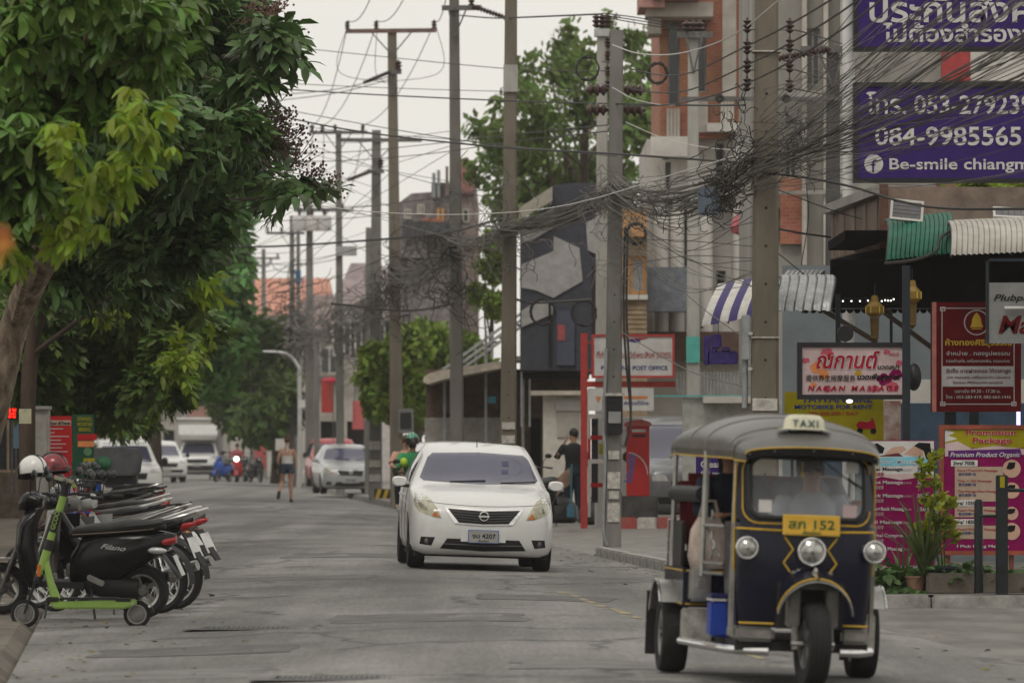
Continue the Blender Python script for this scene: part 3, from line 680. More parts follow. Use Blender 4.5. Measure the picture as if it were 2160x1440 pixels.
# --- tan boarded house right of the post office pole
B = Site('tan_house', 'tan boarded house front with orange window frame, behind the post office sign', 'building', 1340, 108)
ops = [(1328, 1362, 540, 620)]
mb = wall_with_openings(B.x(1310), B.x(1365), -.3, B.h(440), 0, .2, [(B.x(a), B.x(b_), B.h(d), B.h(c)) for a, b_, c, d in ops])
mb.b2(B.x(1310), B.x(1365), .2, 3.9, -.3, B.h(440)); mb.obj('wall', M_TAN, B.t, smooth=False)
window(B.t, B.x(1328), B.x(1362), B.h(620), B.h(540), .05, mat('orange_frame', (.45, .22, .07), .6), M_GREYP, 0, .06)
B.box('balcony_front', 1310, 1364, 440, 500, -.3, -.01, mat('orange_boards', (.45, .25, .11), .7, var=.25))
B.box('string_course', 1312, 1366, 622, 632, -.15, -.012, M_WHITE)
for k in range(6): B.box('board', 1312, 1364, 645 + k * 10, 653 + k * 10, -.05, -.008, M_TAN)
# --- grey concrete building with flat pilasters
B = Site('concrete_building', 'stained grey concrete building behind the near pole and white post', 'building', 1650, 92)
ops = [(1655, 1682, 300, 372), (1640, 1652, 440, 510), (1700, 1730, 60, 180), (1640, 1690, 590, 660)]
mb = wall_with_openings(B.x(1590), B.x(2300), -.3, B.h(-120), 0, .25, [(B.x(a), B.x(b_), B.h(d), B.h(c)) for a, b_, c, d in ops])
mb.b2(B.x(1590), B.x(2300), .5, 6, -.3, B.h(-120)); mb.obj('wall', M_GREYR, B.t, smooth=False)
for a, b_, c, d in ops: window(B.t, B.x(a), B.x(b_), B.h(d), B.h(c), .1, M_CREAM, M_GLASSDK, 1, .03)
B.box('brick_panel', 1645, 1692, 376, 515, -.12, -.005, M_BRICK)
for a, b_ in ((1690, 1700), (1735, 1745), (1600, 1612), (1770, 1782)): B.box('pilaster', a, b_, -120, 560, -.3, -.002, M_CREAM)
B.box('floor_band', 1600, 1800, 195, 212, -.4, -.31, M_GREYR); B.box('floor_band', 1600, 1790, 404, 412, -.36, -.305, M_GREYR)
B.box('red_panel', 1985, 2045, 110, 172, -.2, -.01, mat('red_panel', (.35, .05, .05), .7, var=.2)); B.box('white_panel', 2045, 2200, 100, 172, -.2, -.01, M_WHITE)
B.box('low_roof', 1970, 2250, 385, 410, -2, -.35, mat('rust_sheet', (.22, .12, .08), .8, var=.4)); B.box('white_fascia', 2030, 2250, 380, 388, -2.1, -2.005, M_WHITE)
# --- dark blue house with pale geometric cladding
B = Site('navy_house', 'dark blue clad house with pale zigzag pattern beyond the post office sign', 'house', 1180, 118)
pts = [(1098, 780), (1098, 470), (1165, 430), (1165, 392), (1200, 386), (1268, 386), (1268, 780)]
MB().prism([(B.x(a), B.h(b_)) for a, b_ in pts], 0, 8).obj('wall', M_NAVY, B.t, smooth=False)
for k, pg in enumerate([[(1100, 607), (1100, 558), (1167, 530), (1168, 498), (1222, 523), (1229, 593), (1167, 628), (1130, 612)], [(1101, 512), (1101, 478), (1168, 435), (1168, 480), (1120, 508)], [(1100, 655), (1140, 632), (1166, 640), (1166, 662), (1100, 690)], [(1236, 470), (1266, 455), (1266, 540), (1240, 528)]]):
 MB().prism([(B.x(a), B.h(b_)) for a, b_ in pg], -.04 - .01 * k, -.002).obj('pale_panel', M_PALE, B.t, smooth=False)
MB().prism([(B.x(a), B.h(b_)) for a, b_ in [(1095, 465), (1165, 425), (1165, 395), (1095, 440)]], -.4, -.05).obj('eave', mat('eave_beige', (.4, .38, .32), .8), B.t, smooth=False)
for k in range(24): B.box('batten', 1102 + k * 7, 1104 + k * 7, 470 if k < 9 else 392, 775, -.012, -.001, M_NAVY)
B.box('door', 1175, 1212, 655, 770, -.08, -.015, mat('slate_panel', (.08, .09, .13), .6)); B.box('poster', 1176, 1192, 685, 718, -.1, -.085, mat('poster_red', (.4, .1, .1), .7))
B.box('meter_pipe', 1157, 1162, 640, 775, -.12, -.07, M_DARK)
B.box('dark_post', 1246, 1262, 565, 760, -1.2, -1.05, mat('brown_black', (.03, .022, .025), .7))
# --- staircase with white railing
S = Site('outdoor_staircase', 'straight white outdoor staircase rising past the concrete pole', 'staircase', 1010, 132)
for dy in (0, 1.0):
 for off in (0, 14, 28): MB().bar((S.x(925), dy, S.h(785 + off)), (S.x(1120), dy, S.h(645 + off)), .05).obj('rail', M_ALU, S.t)
for k in range(16): a = 928 + k * 12.5; MB().b2(S.x(a), S.x(a + 13), .05, .95, S.h(800 - k * 9.0) - .04, S.h(800 - k * 9.0)).obj('step', M_CONC, S.t)
for k in range(6): a = 935 + k * 34; MB().bar((S.x(a), 0.03, S.h(778 - k * 24.4) - .55), (S.x(a), .03, S.h(778 - k * 24.4) + .05), .04).obj('baluster', M_ALU, S.t)
# --- low building with the beige canopy and the white kiosk wall
B = Site('canopy_shop', 'low dark shop under a beige curved canopy behind the white car', 'shop', 1060, 121)
mb = wall_with_openings(B.x(895), B.x(1240), B.h(1060), B.h(775), 2.4, .2, [(B.x(a), B.x(b_), B.h(d), B.h(c)) for a, b_, c, d in ((935, 990, 870, 1060), (1010, 1050, 880, 1010), (1120, 1142, 880, 1060))])
mb.obj('back_wall', mat('brown_boards', (.12, .08, .06), .85, var=.3), B.t, smooth=False)
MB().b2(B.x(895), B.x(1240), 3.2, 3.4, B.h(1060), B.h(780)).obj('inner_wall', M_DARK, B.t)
M_BEI = mat('beige_canopy', (.5, .44, .36), .7, var=.2)
MB().prism([(B.x(a), B.h(b_)) for a, b_ in ((893, 806), (896, 796), (906, 789), (925, 783), (980, 775), (1040, 765), (1080, 760), (1080, 774), (1040, 781), (980, 792), (930, 803), (905, 811))], -1.06, 2.6).obj('canopy', M_BEI, B.t, smooth=False)
B.box('fascia', 1080, 1242, 752, 762, -.8, 2.4, M_GREYP); B.box('roof_slab', 1082, 1242, 790, 799, -.6, 2.38, M_DARK)
for a in (935, 1022, 1100): B.box('post', a, a + 6, 700 if a == 1022 else 790, 1060, -.5, -.4, M_GREYP)
B.box('counter', 895, 1060, 880, 1060, .6, 1.2, mat('counter_grey', (.33, .31, .28), .8, var=.2)); B.box('blue_sign', 1030, 1046, 836, 850, -.2, -.15, mat('cyan_sign', (.1, .4, .5), .6))
B.box('pipe', 1098, 1102, 752, 900, -1, -.95, M_ALU); B.box('pipe', 1115, 1119, 800, 900, -1.1, -1.05, M_ALU)
K = Site('white_kiosk', 'plain white kiosk wall with a flat lintel beside the red sign frame', 'kiosk', 1190, 106)
K.box('wall', 1146, 1242, 833, 1075, 0, 1.4, mat('kiosk_white', (.62, .58, .51), .8, var=.15)); K.box('roof_edge', 1120, 1244, 824, 833, -.3, 1.6, M_BEI)
K.box('shutter', 1175, 1222, 870, 922, -.03, -.001, M_CREAM)
K.box('blank_signboard', 1172, 1240, 842, 866, -.05, -.002, M_WHITE)
# --- cluttered roofs and towers behind poles
B = Site('terraced_house', 'dark stepped town house with grey chimneys and orange columns far behind the poles', 'house', 930, 175)
MB().prism([(B.x(a), B.h(b_)) for a, b_ in [(838, 700), (838, 430), (868, 408), (910, 405), (910, 385), (955, 385), (955, 700)]], 0, 9).obj('wall', mat('grey_brown_render', (.2, .18, .18), .85, var=.3), B.t, smooth=False)
for a, t_ in ((912, 366), (922, 360)): B.box('chimney', a, a + 7, t_, 420, -.4, -.05, M_GREYP)
B.box('roof_spire', 940, 946, 352, 415, -.3, -.1, M_ROOFB); B.box('red_roof_band', 890, 935, 462, 470, -.3, -.003, M_ROOFT)
for a in (922, 931): B.box('orange_column', a, a + 6, 440, 490, -.25, -.06, mat('orange_plaster', (.5, .28, .1), .8))
B.box('terrace_wall', 845, 900, 508, 545, -.6, -.01, MATS['grey_brown_render']); B.box('balcony', 850, 960, 470, 500, -.9, -.31, mat('charcoal', (.07, .07, .075), .8, var=.3))
for k, (a, c) in enumerate(((852, 440), (880, 430), (860, 550), (900, 560))): window(B.t, B.x(a), B.x(a + 16), B.h(c + 22), B.h(c), -.06, M_CREAM, M_GLASSDK, 1, .06)
B = Site('tall_gable_house', 'house with a red tiled gable showing between pole and tree', 'house', 990, 180)
MB().prism([(B.x(a), B.h(b_)) for a, b_ in [(965, 700), (965, 345), (985, 335), (1000, 350), (1008, 420), (1008, 700)]], 0, 7).obj('wall', mat('taupe_render', (.27, .22, .2), .85, var=.3), B.t, smooth=False)
MB().prism([(B.x(a), B.h(b_)) for a, b_ in [(962, 410), (966, 338), (984, 332), (998, 345), (1000, 410)]], -.2, -.01).obj('tiled_gable', mat('dull_red_tiles', (.25, .13, .11), .85, var=.3), B.t, smooth=False)
window(B.t, B.x(975), B.x(990), B.h(470), B.h(440), -.06, M_CREAM, M_GLASSDK, 0, .06)
# --- roofs at the end of the street
def hip_house(name, label, px0, px1, py_eave, py_ridge, D, m_roof, m_wall, ridge=(.25, .75), dep=9, wins=4):
 B = Site(name, label, 'house', (px0 + px1) / 2, D); x0, x1 = B.x(px0), B.x(px1); e, rg = B.h(py_eave), B.h(py_ridge)
 MB().b2(x0 + .4, x1 - .4, .5, dep - .5, -.3, e).obj('wall', m_wall, B.t)
 a, c = x0 + (x1 - x0) * ridge[0], x0 + (x1 - x0) * ridge[1]
 V = [(x0, 0, e), (x1, 0, e), (x1, dep, e), (x0, dep, e), (a, dep / 2, rg), (c, dep / 2, rg)]
 MB().add(V, [(0, 1, 5, 4), (1, 2, 5), (2, 3, 4, 5), (3, 0, 4), (3, 2, 1, 0)]).obj('roof', m_roof, B.t, smooth=False)
 for k in range(wins):
  xx = x0 + (x1 - x0) * (k + .7) / (wins + .4); window(B.t, xx - .5, xx + .5, e - 2.2, e - .8, .44, M_WHITE, M_GLASSDK, 1, .07)
 return B
hip_house('tiled_house', 'long house with a salmon terracotta roof at the end of the street', 470, 700, 665, 580, 340, mat('salmon_tiles', (.5, .24, .17), .85, var=.2, scale=.8), M_CREAM, (.05, .95), 12, 5)
hip_house('tiled_house', 'house with a brown grey hipped roof in front of the salmon roof', 590, 760, 700, 615, 300, M_ROOFB, M_CREAM, (.3, .6), 12, 4)
hip_house('tiled_house', 'house with a mauve grey roof peeking between the middle poles', 700, 860, 640, 545, 240, mat('mauve_tiles', (.24, .19, .19), .85, var=.3, scale=1), mat('pale_wall', (.45, .42, .4), .8, var=.2), (.2, .6), 12, 4)
hip_house('low_house', 'low brown roofed shop row behind the dark mango tree', 470, 640, 760, 690, 310, M_ROOFB, M_WHITE, (.1, .9), 8, 5)
for k, (a, b_, t_, D, mm, lb) in enumerate([(380, 430, 835, 330, M_PINK, 'dusty pink shop house at the far end above the box truck'), (425, 475, 800, 335, M_WHITE, 'white gabled house at the far end behind the box truck'), (300, 380, 860, 320, M_CREAM, 'cream shop house far down the street behind the low leaves'), (660, 790, 800, 215, M_CREAM, 'cream shop front behind the silver parked car'), (470, 520, 850, 345, M_GREYR, 'grey shop house far down the street under the dark tree')]):
 B = Site('shop_house', lb, 'house', (a + b_) / 2, D); mb = wall_with_openings(B.x(a), B.x(b_), -.2, B.h(t_), 0, .3, [(B.x(a + (b_ - a) * f), B.x(a + (b_ - a) * (f + .3)), .2, 2.4) for f in (.12, .55)])
 mb.b2(B.x(a), B.x(b_), 1.2, 8, -.2, B.h(t_)); mb.obj('wall', mm, B.t, smooth=False)
 B.box('roof', a - 6, b_ + 6, t_ - 8, t_, -.5, 8.4, M_ROOFB)
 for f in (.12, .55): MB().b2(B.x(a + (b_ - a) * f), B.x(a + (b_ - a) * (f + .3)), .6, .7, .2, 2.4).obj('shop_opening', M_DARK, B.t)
for k, (a, b_, t_, D, lb) in enumerate([(-140, 135, 560, 116, 'brown house wall closing the view behind the LED sign'), (100, 228, 640, 166, 'grey house wall behind the parked estate car')]):
 B = Site('house', lb, 'house', (a + b_) / 2, D); mb = wall_with_openings(B.x(a), B.x(b_), -.2, B.h(t_), 0, .3, [(B.x(b_) - 1.6 - .9 * j * 1.6, B.x(b_) - .7 - .9 * j * 1.6, .9, 2.2) for j in range(2)]); mb.b2(B.x(a), B.x(b_), .8, 7, -.2, B.h(t_)); mb.obj('wall', (mat('brown_wall', (.11, .085, .065), .9, var=.4), M_GREYR)[k], B.t, smooth=False)
 for j in range(2): window(B.t, B.x(b_) - 1.6 - .9 * j * 1.6, B.x(b_) - .7 - .9 * j * 1.6, .9, 2.2, .1, M_TAN, M_GLASSDK, 1)
 B.box('roof', a - 8, b_ + 8, t_ - 10, t_, -.6, 7.4, M_ROOFB)
# --- left side shop row behind the trees
for k in range(7):
 y0 = 62 + k * 17; x = XL(y0) - 4.2 - (k % 2) * .5; w = 16.4
 cols = [M_TAN, M_TAN, M_GREYR, M_CREAM, M_PINK, M_CREAM, M_GREYR]
 lbs = ['brown boarded shop front behind the leaning trunk', 'tan shop front behind the red tour sign', 'grey shop front behind the low hanging leaves', 'pale shop front behind the parked estate car', 'pink shop front deep behind the trees', 'cream shop front beside the tall soft green tree', 'grey shop front nearest the box truck']
 t = thing('shop_house', lbs[k], 'house', (x, y0, 0), YAW, 'shop houses behind the trees on the left')
 # local: x points into the plot (left is negative), y along the street
 mb = MB(); H = 6.5 + (k * 37 % 5) * .4
 for a, b_, c, d in ((0, w, 2.9, H), (0, .5, -.3, 2.9), (w / 2 - .3, w / 2 + .3, -.3, 2.9), (w - .5, w, -.3, 2.9)): mb.b2(-.3, 0, a, b_, c, d)
 mb.b2(-6, -.3, 0, .25, -.3, H); mb.b2(-6, -.3, w - .25, w, -.3, H); mb.obj('wall', cols[k], t, smooth=False)
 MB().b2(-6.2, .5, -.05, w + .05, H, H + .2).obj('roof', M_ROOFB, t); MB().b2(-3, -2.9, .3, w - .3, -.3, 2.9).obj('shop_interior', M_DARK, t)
 MB().b2(.01, 1.4, .2, w - .2, 2.75, 2.85).obj('awning', mat('faded_green_awning', (.12, .2, .17), .7, var=.2) if k % 2 else M_BEI, t)
 for j in range(4): yy = 1.6 + j * 3.9; MB().b2(.0, .05, yy, yy + 1.4, 3.9, 5.3).obj('window', M_GLASSDK, t)
# ================================================================== POLES AND WIRES
M_POLE = mat('pole_concrete', (0.19, 0.165, 0.128), .88, var=.3, scale=2, bump=.35, bscale=25, col2=(.12, .104, .08), stretch=(1, 1, .25))
M_POLEG = mat('pole_concrete_grey', (0.22, 0.21, 0.195), .88, var=.3, scale=2, bump=.35, bscale=25, col2=(.12, .115, .105), stretch=(1, 1, .25))
M_POLEW = mat('pole_concrete_pale', (0.36, 0.35, 0.32), .88, var=.25, scale=2, bump=.3, bscale=25, stretch=(1, 1, .25))
M_INS = mat('brown_porcelain', (0.06, 0.035, 0.03), .35, var=.2)
M_INSW = mat('white_porcelain', (.5, .49, .47), .35, var=.1)
M_IRON = mat('galvanised_iron', (.14, .135, .13), .6, metal=.4, var=.3, scale=10)
M_CABLE = mat('dusty_black_cable', (.035, .033, .031), .65, var=.3, scale=3)
M_CABLEG = mat('dusty_grey_cable', (.16, .15, .135), .75, var=.35, scale=3)
M_CABLEW = mat('white_cable', (.55, .54, .51), .6, var=.15)
M_PAPER = mat('old_paper', (.42, .4, .36), .85, var=.3, scale=15)
INS = MB().lathe([(.012, -.09), (.02, -.085), (.05, -.06), (.05, -.05), (.022, -.035), (.055, -.005), (.055, .005), (.022, .02), (.05, .045), (.05, .055), (.02, .07), (.012, .09)], 10).mesh('insulator', M_INS)
def insulator(parent, loc, rot=(0, 0, 0), sc=1.0):
 o = bpy.data.objects.new('insulator', INS); COL.objects.link(o); o.parent = parent; o.location = loc; o.rotation_euler = rot; o.scale = (sc,) * 3; return o
def pole(px, D, w, ztop, label, m, px_top=None, py_top=0, name='utility_pole', holes=0, sub=None):
 x = PX(px, D); z0 = gz(x, D) - .05; H = ztop - z0
 lean = 0 if px_top is None else math.atan2(PX(px_top, D) - x, PZ(py_top, D) - z0)
 t = thing(name, label, 'pole', (x, D, z0), rot=(0, lean, 0), group='utility poles along the street')
 c = .12; rings = []
 for z in (0, 1.2, H * .4, H * .7, H):
  k = w / 2 * (1.12 - .4 * z / max(H, 9)); a = k * (1 - 2 * c) / 1
  rings.append([(-a, -k, z), (a, -k, z), (k, -a, z), (k, a, z), (a, k, z), (-a, k, z), (-k, a, z), (-k, -a, z)])
 MB().loft(rings).obj('shaft', m, t, smooth=False)
 for i in range(holes):
  z = .9 + i * .38; yy = -w / 2 * (1.12 - .4 * z / max(H, 9))
  MB().cyl((0, yy - .003, z), (0, yy + .01, z), .014, n=8).obj('bolt_hole', M_DARK, t)
 t['w'] = w; t['H'] = H; del t['w']; del t['H']
 return t
def crossarm(t, z, x0, x1, y=-.12, pins=(), m=None, down=False):
 a = MB().b2(x0, x1, y - .05, y + .05, z - .05, z + .05).obj('crossarm', m or M_IRON, t)
 for p in pins: insulator(t, (p, y, z + .14), sc=1.3)
 MB().bar((x0 * .45, y - .06, z - .03), (0, y - .06, z - .6), .03).obj('brace', M_IRON, t); MB().bar((x1 * .45, y - .06, z - .03), (0, y - .06, z - .6), .03).obj('brace', M_IRON, t)
def zz(t, py, D): return PZ(py, D) - t.location.z
# P1 near thick pole
P1 = pole(1611, 57, .262, 9.6, 'thick brown concrete pole rising behind the taxi tricycle roof', M_POLE, 1617, 0, holes=13)
for s, xx, pys in ((-1, 1570, (55, 100, 140, 178)), (1, 1660, (55, 95, 138, 180))):
 xl = PX(xx, 57) - P1.location.x
 MB().cyl((xl, -.05, zz(P1, pys[-1] + 12, 57)), (xl, -.05, zz(P1, pys[0] - 12, 57)), .008, n=6).obj('rack_rod', M_IRON, P1)
 for py in pys:
  insulator(P1, (xl, -.05, zz(P1, py, 57)), sc=.85); MB().bar((xl, -.05, zz(P1, py + 9, 57)), (0, -.05, zz(P1, py + 9, 57)), .012).obj('rack_bracket', M_IRON, P1)
for py in (110, 712): w_ = .262 * .53; MB().b2(-w_ - .005, w_ + .005, -w_ - .012, w_ + .012, zz(P1, py + 1.5, 57), zz(P1, py - 1.5, 57)).obj('band', M_PAPER, P1)
MB().b2(-.128, .12, -.152, -.13, zz(P1, 866, 57), zz(P1, 840, 57)).obj('torn_poster', M_PAPER, P1)
MB().b2(-.235, -.15, -.1, .05, zz(P1, 760, 57), zz(P1, 665, 57)).obj('conduit_box', M_GREYP, P1, bevel=.01)
for py in (704, 778): MB().b2(-.175, -.13, -.13, .07, zz(P1, py + 3, 57), zz(P1, py - 3, 57)).obj('strap', M_ALU, P1)
MB().cyl((-.2, -.03, zz(P1, 860, 57)), (-.2, -.03, zz(P1, 760, 57)), .03).obj('conduit', M_GREYP, P1)
# P2 and its pale companion
P2 = pole(1291, 79.5, .225, PZ(64, 79.5), 'grey pole with a black meter box and posters, in front of the post office sign', M_POLEG, 1301, 65, holes=8)
s2 = 79.5 / F_PX
def lx2(px, py): return (px - (1291 + (1155 - py) * .009)) * s2
MB().b2(lx2(1279, 865), lx2(1313, 865), -.2, -.12, zz(P2, 915, 79.5), zz(P2, 833, 79.5)).obj('meter_box', mat('meter_black', (.012, .012, .013), .4), P2, bevel=.008)
MB().b2(lx2(1283, 865), lx2(1309, 865), -.215, -.203, zz(P2, 892, 79.5), zz(P2, 868, 79.5)).obj('meter_plate', mat('meter_grey', (.25, .25, .25), .4), P2)
MB().b2(lx2(1276, 830), lx2(1317, 830), -.22, -.1, zz(P2, 835, 79.5), zz(P2, 829, 79.5)).obj('meter_hood', M_PAPER, P2)
for a, b_, c, d in ((1283, 1306, 950, 968), (1281, 1308, 995, 1030), (1281, 1307, 1060, 1100), (1284, 1305, 1035, 1052)):
 MB().b2(lx2(a, c), lx2(b_, c), -.14, -.118, zz(P2, d, 79.5), zz(P2, c, 79.5)).obj('poster', M_PAPER, P2)
for k, off in enumerate((0, 6)):
 MB().tube(bez([(lx2(1318 + off, 480), -.1, zz(P2, 480, 79.5)), (lx2(1315 + off, 650), -.13, zz(P2, 650, 79.5)), (lx2(1320 + off, 760), -.14, zz(P2, 760, 79.5)), (lx2(1330, 880), -.14, zz(P2, 880 + off, 79.5)), (lx2(1318, 940), -.13, zz(P2, 940, 79.5))], 20), .017, 6).obj('down_cable', M_CABLE, P2)
MB().tube(bez([(lx2(1278, 735), -.16, zz(P2, 735, 79.5)), (lx2(1276, 800), -.16, zz(P2, 800, 79.5)), (lx2(1271, 890), -.16, zz(P2, 890, 79.5)), (lx2(1276, 960), -.15, zz(P2, 960, 79.5)), (lx2(1272, 1110), -.14, zz(P2, 1110, 79.5)), (lx2(1280, 1150), -.13, zz(P2, 1150, 79.5))], 20), .022, 7).obj('conduit', M_GREYP, P2)
for sx in (-1, 1):
 for py in (190, 232): insulator(P2, (sx * .26, 0, zz(P2, py, 79.5)), (0, PI / 2, 0), 1.7); MB().bar((sx * .1, 0, zz(P2, py, 79.5)), (sx * .42, 0, zz(P2, py, 79.5)), .03).obj('bracket', M_IRON, P2)
P2b = pole(1270, 99, .235, PZ(62, 99), 'slim pale pole with stacked insulators just behind the post office pole', M_POLEW)
MB().b2(-.14, .12, -.14, .1, zz(P2b, 78, 99), zz(P2b, 62, 99)).obj('cap_bracket', M_ALU, P2b)
for k in (-.1, 0, .1): insulator(P2b, (k, -.05, zz(P2b, 45, 99)), sc=1.4)
for py in (90, 118, 150, 180): insulator(P2b, (.1, -.12, zz(P2b, py, 99)), sc=1.1)
MB().cyl((.1, -.12, zz(P2b, 190, 99)), (.1, -.12, zz(P2b, 80, 99)), .012, n=6).obj('rack_rod', M_IRON, P2b)
# P3 .. down the street
P3 = pole(1071, 95, .258, 10.8, 'brown concrete pole right behind the white car roof', M_POLE, 1078, 0, holes=6)
MB().b2(-.12, .12, -.15, -.115, zz(P3, 195, 95), zz(P3, 138, 95)).obj('pale_band', M_POLEW, P3)
for a, b_ in ((890, 905), (918, 935)): MB().b2(-.11, .11, -.165, -.14, zz(P3, b_, 95), zz(P3, a, 95)).obj('poster', M_PAPER, P3)
P4 = pole(965, 115, .26, 11.8, 'dark weathered pole with a double crossarm, second behind the white car', mat('pole_dark', (.1, .095, .085), .9, var=.5, scale=1.2, bump=.3, col2=(.2, .19, .17), stretch=(1, 1, .3)), 958, 0)
crossarm(P4, zz(P4, 18, 115), -.25, .55, pins=(.35,))
for k in range(7): insulator(P4, (.45 + k * .115, -.2, zz(P4, 18 + k * 4.3, 115)), (0, PI / 2 + .3, 0), 1.1)
P5 = pole(838, 138, .3, PZ(64, 138), 'tall pole with a long top crossarm and three insulators above the round tree', M_POLE, 827, 64)
crossarm(P5, zz(P5, 66, 138), -1.12, 1.08, pins=(-1.08, -.38, 1.02), m=mat('rusty_arm', (.16, .1, .09), .8, var=.3))
crossarm(P5, zz(P5, 153, 138), -.1, .22); insulator(P5, (.15, -.12, zz(P5, 140, 138)), sc=1.6)
for k in range(7): insulator(P5, (-.12 - k * .085, -.2, zz(P5, 155 + k * 3, 138)), (0, PI / 2 - .35, 0), 1.0)
mbx = MB().b2(.05, .42, -.35, -.2, zz(P5, 914, 138), zz(P5, 862, 138)); mbx.obj('meter_box', mat('meter_case', (.16, .16, .155), .5), P5, bevel=.01)
MB().b2(.1, .37, -.365, -.352, zz(P5, 905, 138), zz(P5, 870, 138)).obj('meter_window', M_DARK, P5)
P6 = pole(792, 156, .33, PZ(275, 156), 'pole with yellow and black chevron base beside the silver car', M_POLEG, 794, 275)
crossarm(P6, zz(P6, 296, 156), -1.1, 1.25, m=M_IRON); crossarm(P6, zz(P6, 362, 156), -.25, .22)
for k in range(6): insulator(P6, (-.2 - k * .1, -.2, zz(P6, 364 + k * 3, 156)), (0, PI / 2 - .3, 0), 1.1)
insulator(P6, (.12, -.1, zz(P6, 345, 156)), sc=1.7)
for a, b_ in ((930, 948), (970, 985), (1000, 1015)): MB().b2(-.17, .14, -.21, -.185, zz(P6, b_, 156), zz(P6, a, 156)).obj('poster', M_PAPER, P6)
cb = thing('chevron_block', 'yellow and black striped concrete block at the foot of the pole', 'kerb block', (PX(812, 155), 154.6, gz(PX(812, 155), 155)))
MB().b2(-.28, .3, 0, .35, 0, .26).obj('block', mat('hazard_black', (.03, .03, .03), .7), cb)
for k in range(3): MB().prism([(-.26 + k * .2, .0), (-.16 + k * .2, .0), (-.08 + k * .2, .25), (-.18 + k * .2, .25)], -.006, .001).obj('yellow_stripe', mat('hazard_yellow', (.6, .4, .03), .7), cb)
P7 = pole(718, 176, .24, PZ(275, 176), 'slender pole with a crossarm of four insulators left of the chevron pole', M_POLEG, 714, 275)
crossarm(P7, zz(P7, 280, 176), -.9, .9, pins=(-.82, -.5, -.1, .75)); MB().b2(-.1, .55, -.3, -.1, zz(P7, 540, 176), zz(P7, 520, 176)).obj('lamp_box', M_ALU, P7)
P8 = pole(653, 206, .3, PZ(390, 206), 'transformer pole with two white tanks over the walking woman', M_POLEG)
crossarm(P8, zz(P8, 444, 206), -.55, 1.6, pins=(-.4, .4, 1.2))
for k, xx in enumerate((-.35, .1, .55)): MB().lathe([(.01, -.28), (.24, -.27), (.26, -.2), (.26, .2), (.2, .28), (.01, .3)], 14, Matrix.Translation((xx, -.35, zz(P8, 472, 206)))).obj('transformer_tank', M_INSW, P8); insulator(P8, (xx, -.35, zz(P8, 472, 206) + .4), sc=1.5)
P9 = pole(616, 222, .24, PZ(455, 222), 'thin far pole just left of the transformer pole', M_POLEG)
crossarm(P9, zz(P9, 492, 222), -1, .5, pins=(-.95, -.4))
P9b = pole(629, 228, .2, PZ(470, 228), 'thin far pole with a blue band beside the street lamp', M_POLEG)
MB().b2(-.11, .11, -.13, .11, zz(P9b, 598, 228), zz(P9b, 570, 228)).obj('blue_band', mat('blue_band', (.03, .12, .25), .7), P9b)
P10 = pole(556, 280, .26, PZ(525, 280), 'far pole in front of the salmon roof, right of the pair', M_POLEG); crossarm(P10, zz(P10, 545, 280), -.8, .8, pins=(-.7, .7))
P11 = pole(534, 300, .24, PZ(540, 300), 'farthest pole seen against the salmon roof', M_POLEG); crossarm(P11, zz(P11, 560, 300), -.8, .8)
P12 = pole(777, 168, .2, PZ(480, 168), 'short pole with insulator column hidden behind the chevron pole', M_POLEG)
P13 = pole(668, 196, .18, PZ(700, 196), 'short grey bollard-like pole stump near the transformer pole', M_POLEG)
P14 = pole(1462, 88, .2, PZ(60, 88), 'slim pole in front of the orange brick wall', M_POLEW)
for k in (-.1, 0, .1): insulator(P14, (k, -.1, zz(P14, 62, 88)), sc=1.5)
crossarm(P14, zz(P14, 75, 88), -.25, .3); MB().b2(-.11, .1, -.13, -.095, zz(P14, 765, 88), zz(P14, 710, 88)).obj('turquoise_poster', mat('turquoise', (.08, .35, .3), .7), P14)
P15 = pole(1757, 86, .24, PZ(100, 86), 'dark steel pole behind the white sign post', mat('steel_pole_dark', (.07, .068, .065), .6, var=.2))
crossarm(P15, zz(P15, 106, 86), -.5, .3)
for k in range(6): insulator(P15, (-.15 - k * .12, -.18, zz(P15, 108 + k * 3, 86)), (0, PI / 2 - .2, 0), 1.2)
hz_ = MB().b2(-2.3, .1, -.2, -.1, zz(P15, 214, 86), zz(P15, 206, 86)).obj('long_crossarm', M_IRON, P15)
for xx in (-1.72, -.72): MB().torus(.045, .022, Matrix.Translation((xx, -.25, zz(P15, 210, 86))) @ Matrix.Rotation(PI / 2, 4, 'X'), 14, 6).obj('ring_insulator', M_CABLE, P15)
# street lamp
lx_ = PX(632, 214)
t = thing('street_lamp', 'grey street lamp with a curved arm over the road beyond the walking woman', 'street lamp', (lx_, 214, gz(lx_, 214)))
MB().tube(bez([(0, 0, 0), (0, 0, 4.0), (-.1, 0, 4.6), (-.45, 0, 5.0), (-1.0, 0, 5.1), (-1.9, 0, 5.1)], 26), np.linspace(.1, .035, 27), 10).obj('mast', M_ALU, t)
MB().box((-2.1, 0, 5.1), (.5, .18, .07), top=(.7, .6)).obj('lamp_head', M_ALU, t)
MB().b2(-.06, .28, -.1, .0, 3.0, 3.3).obj('camera_bracket', M_INSW, t)
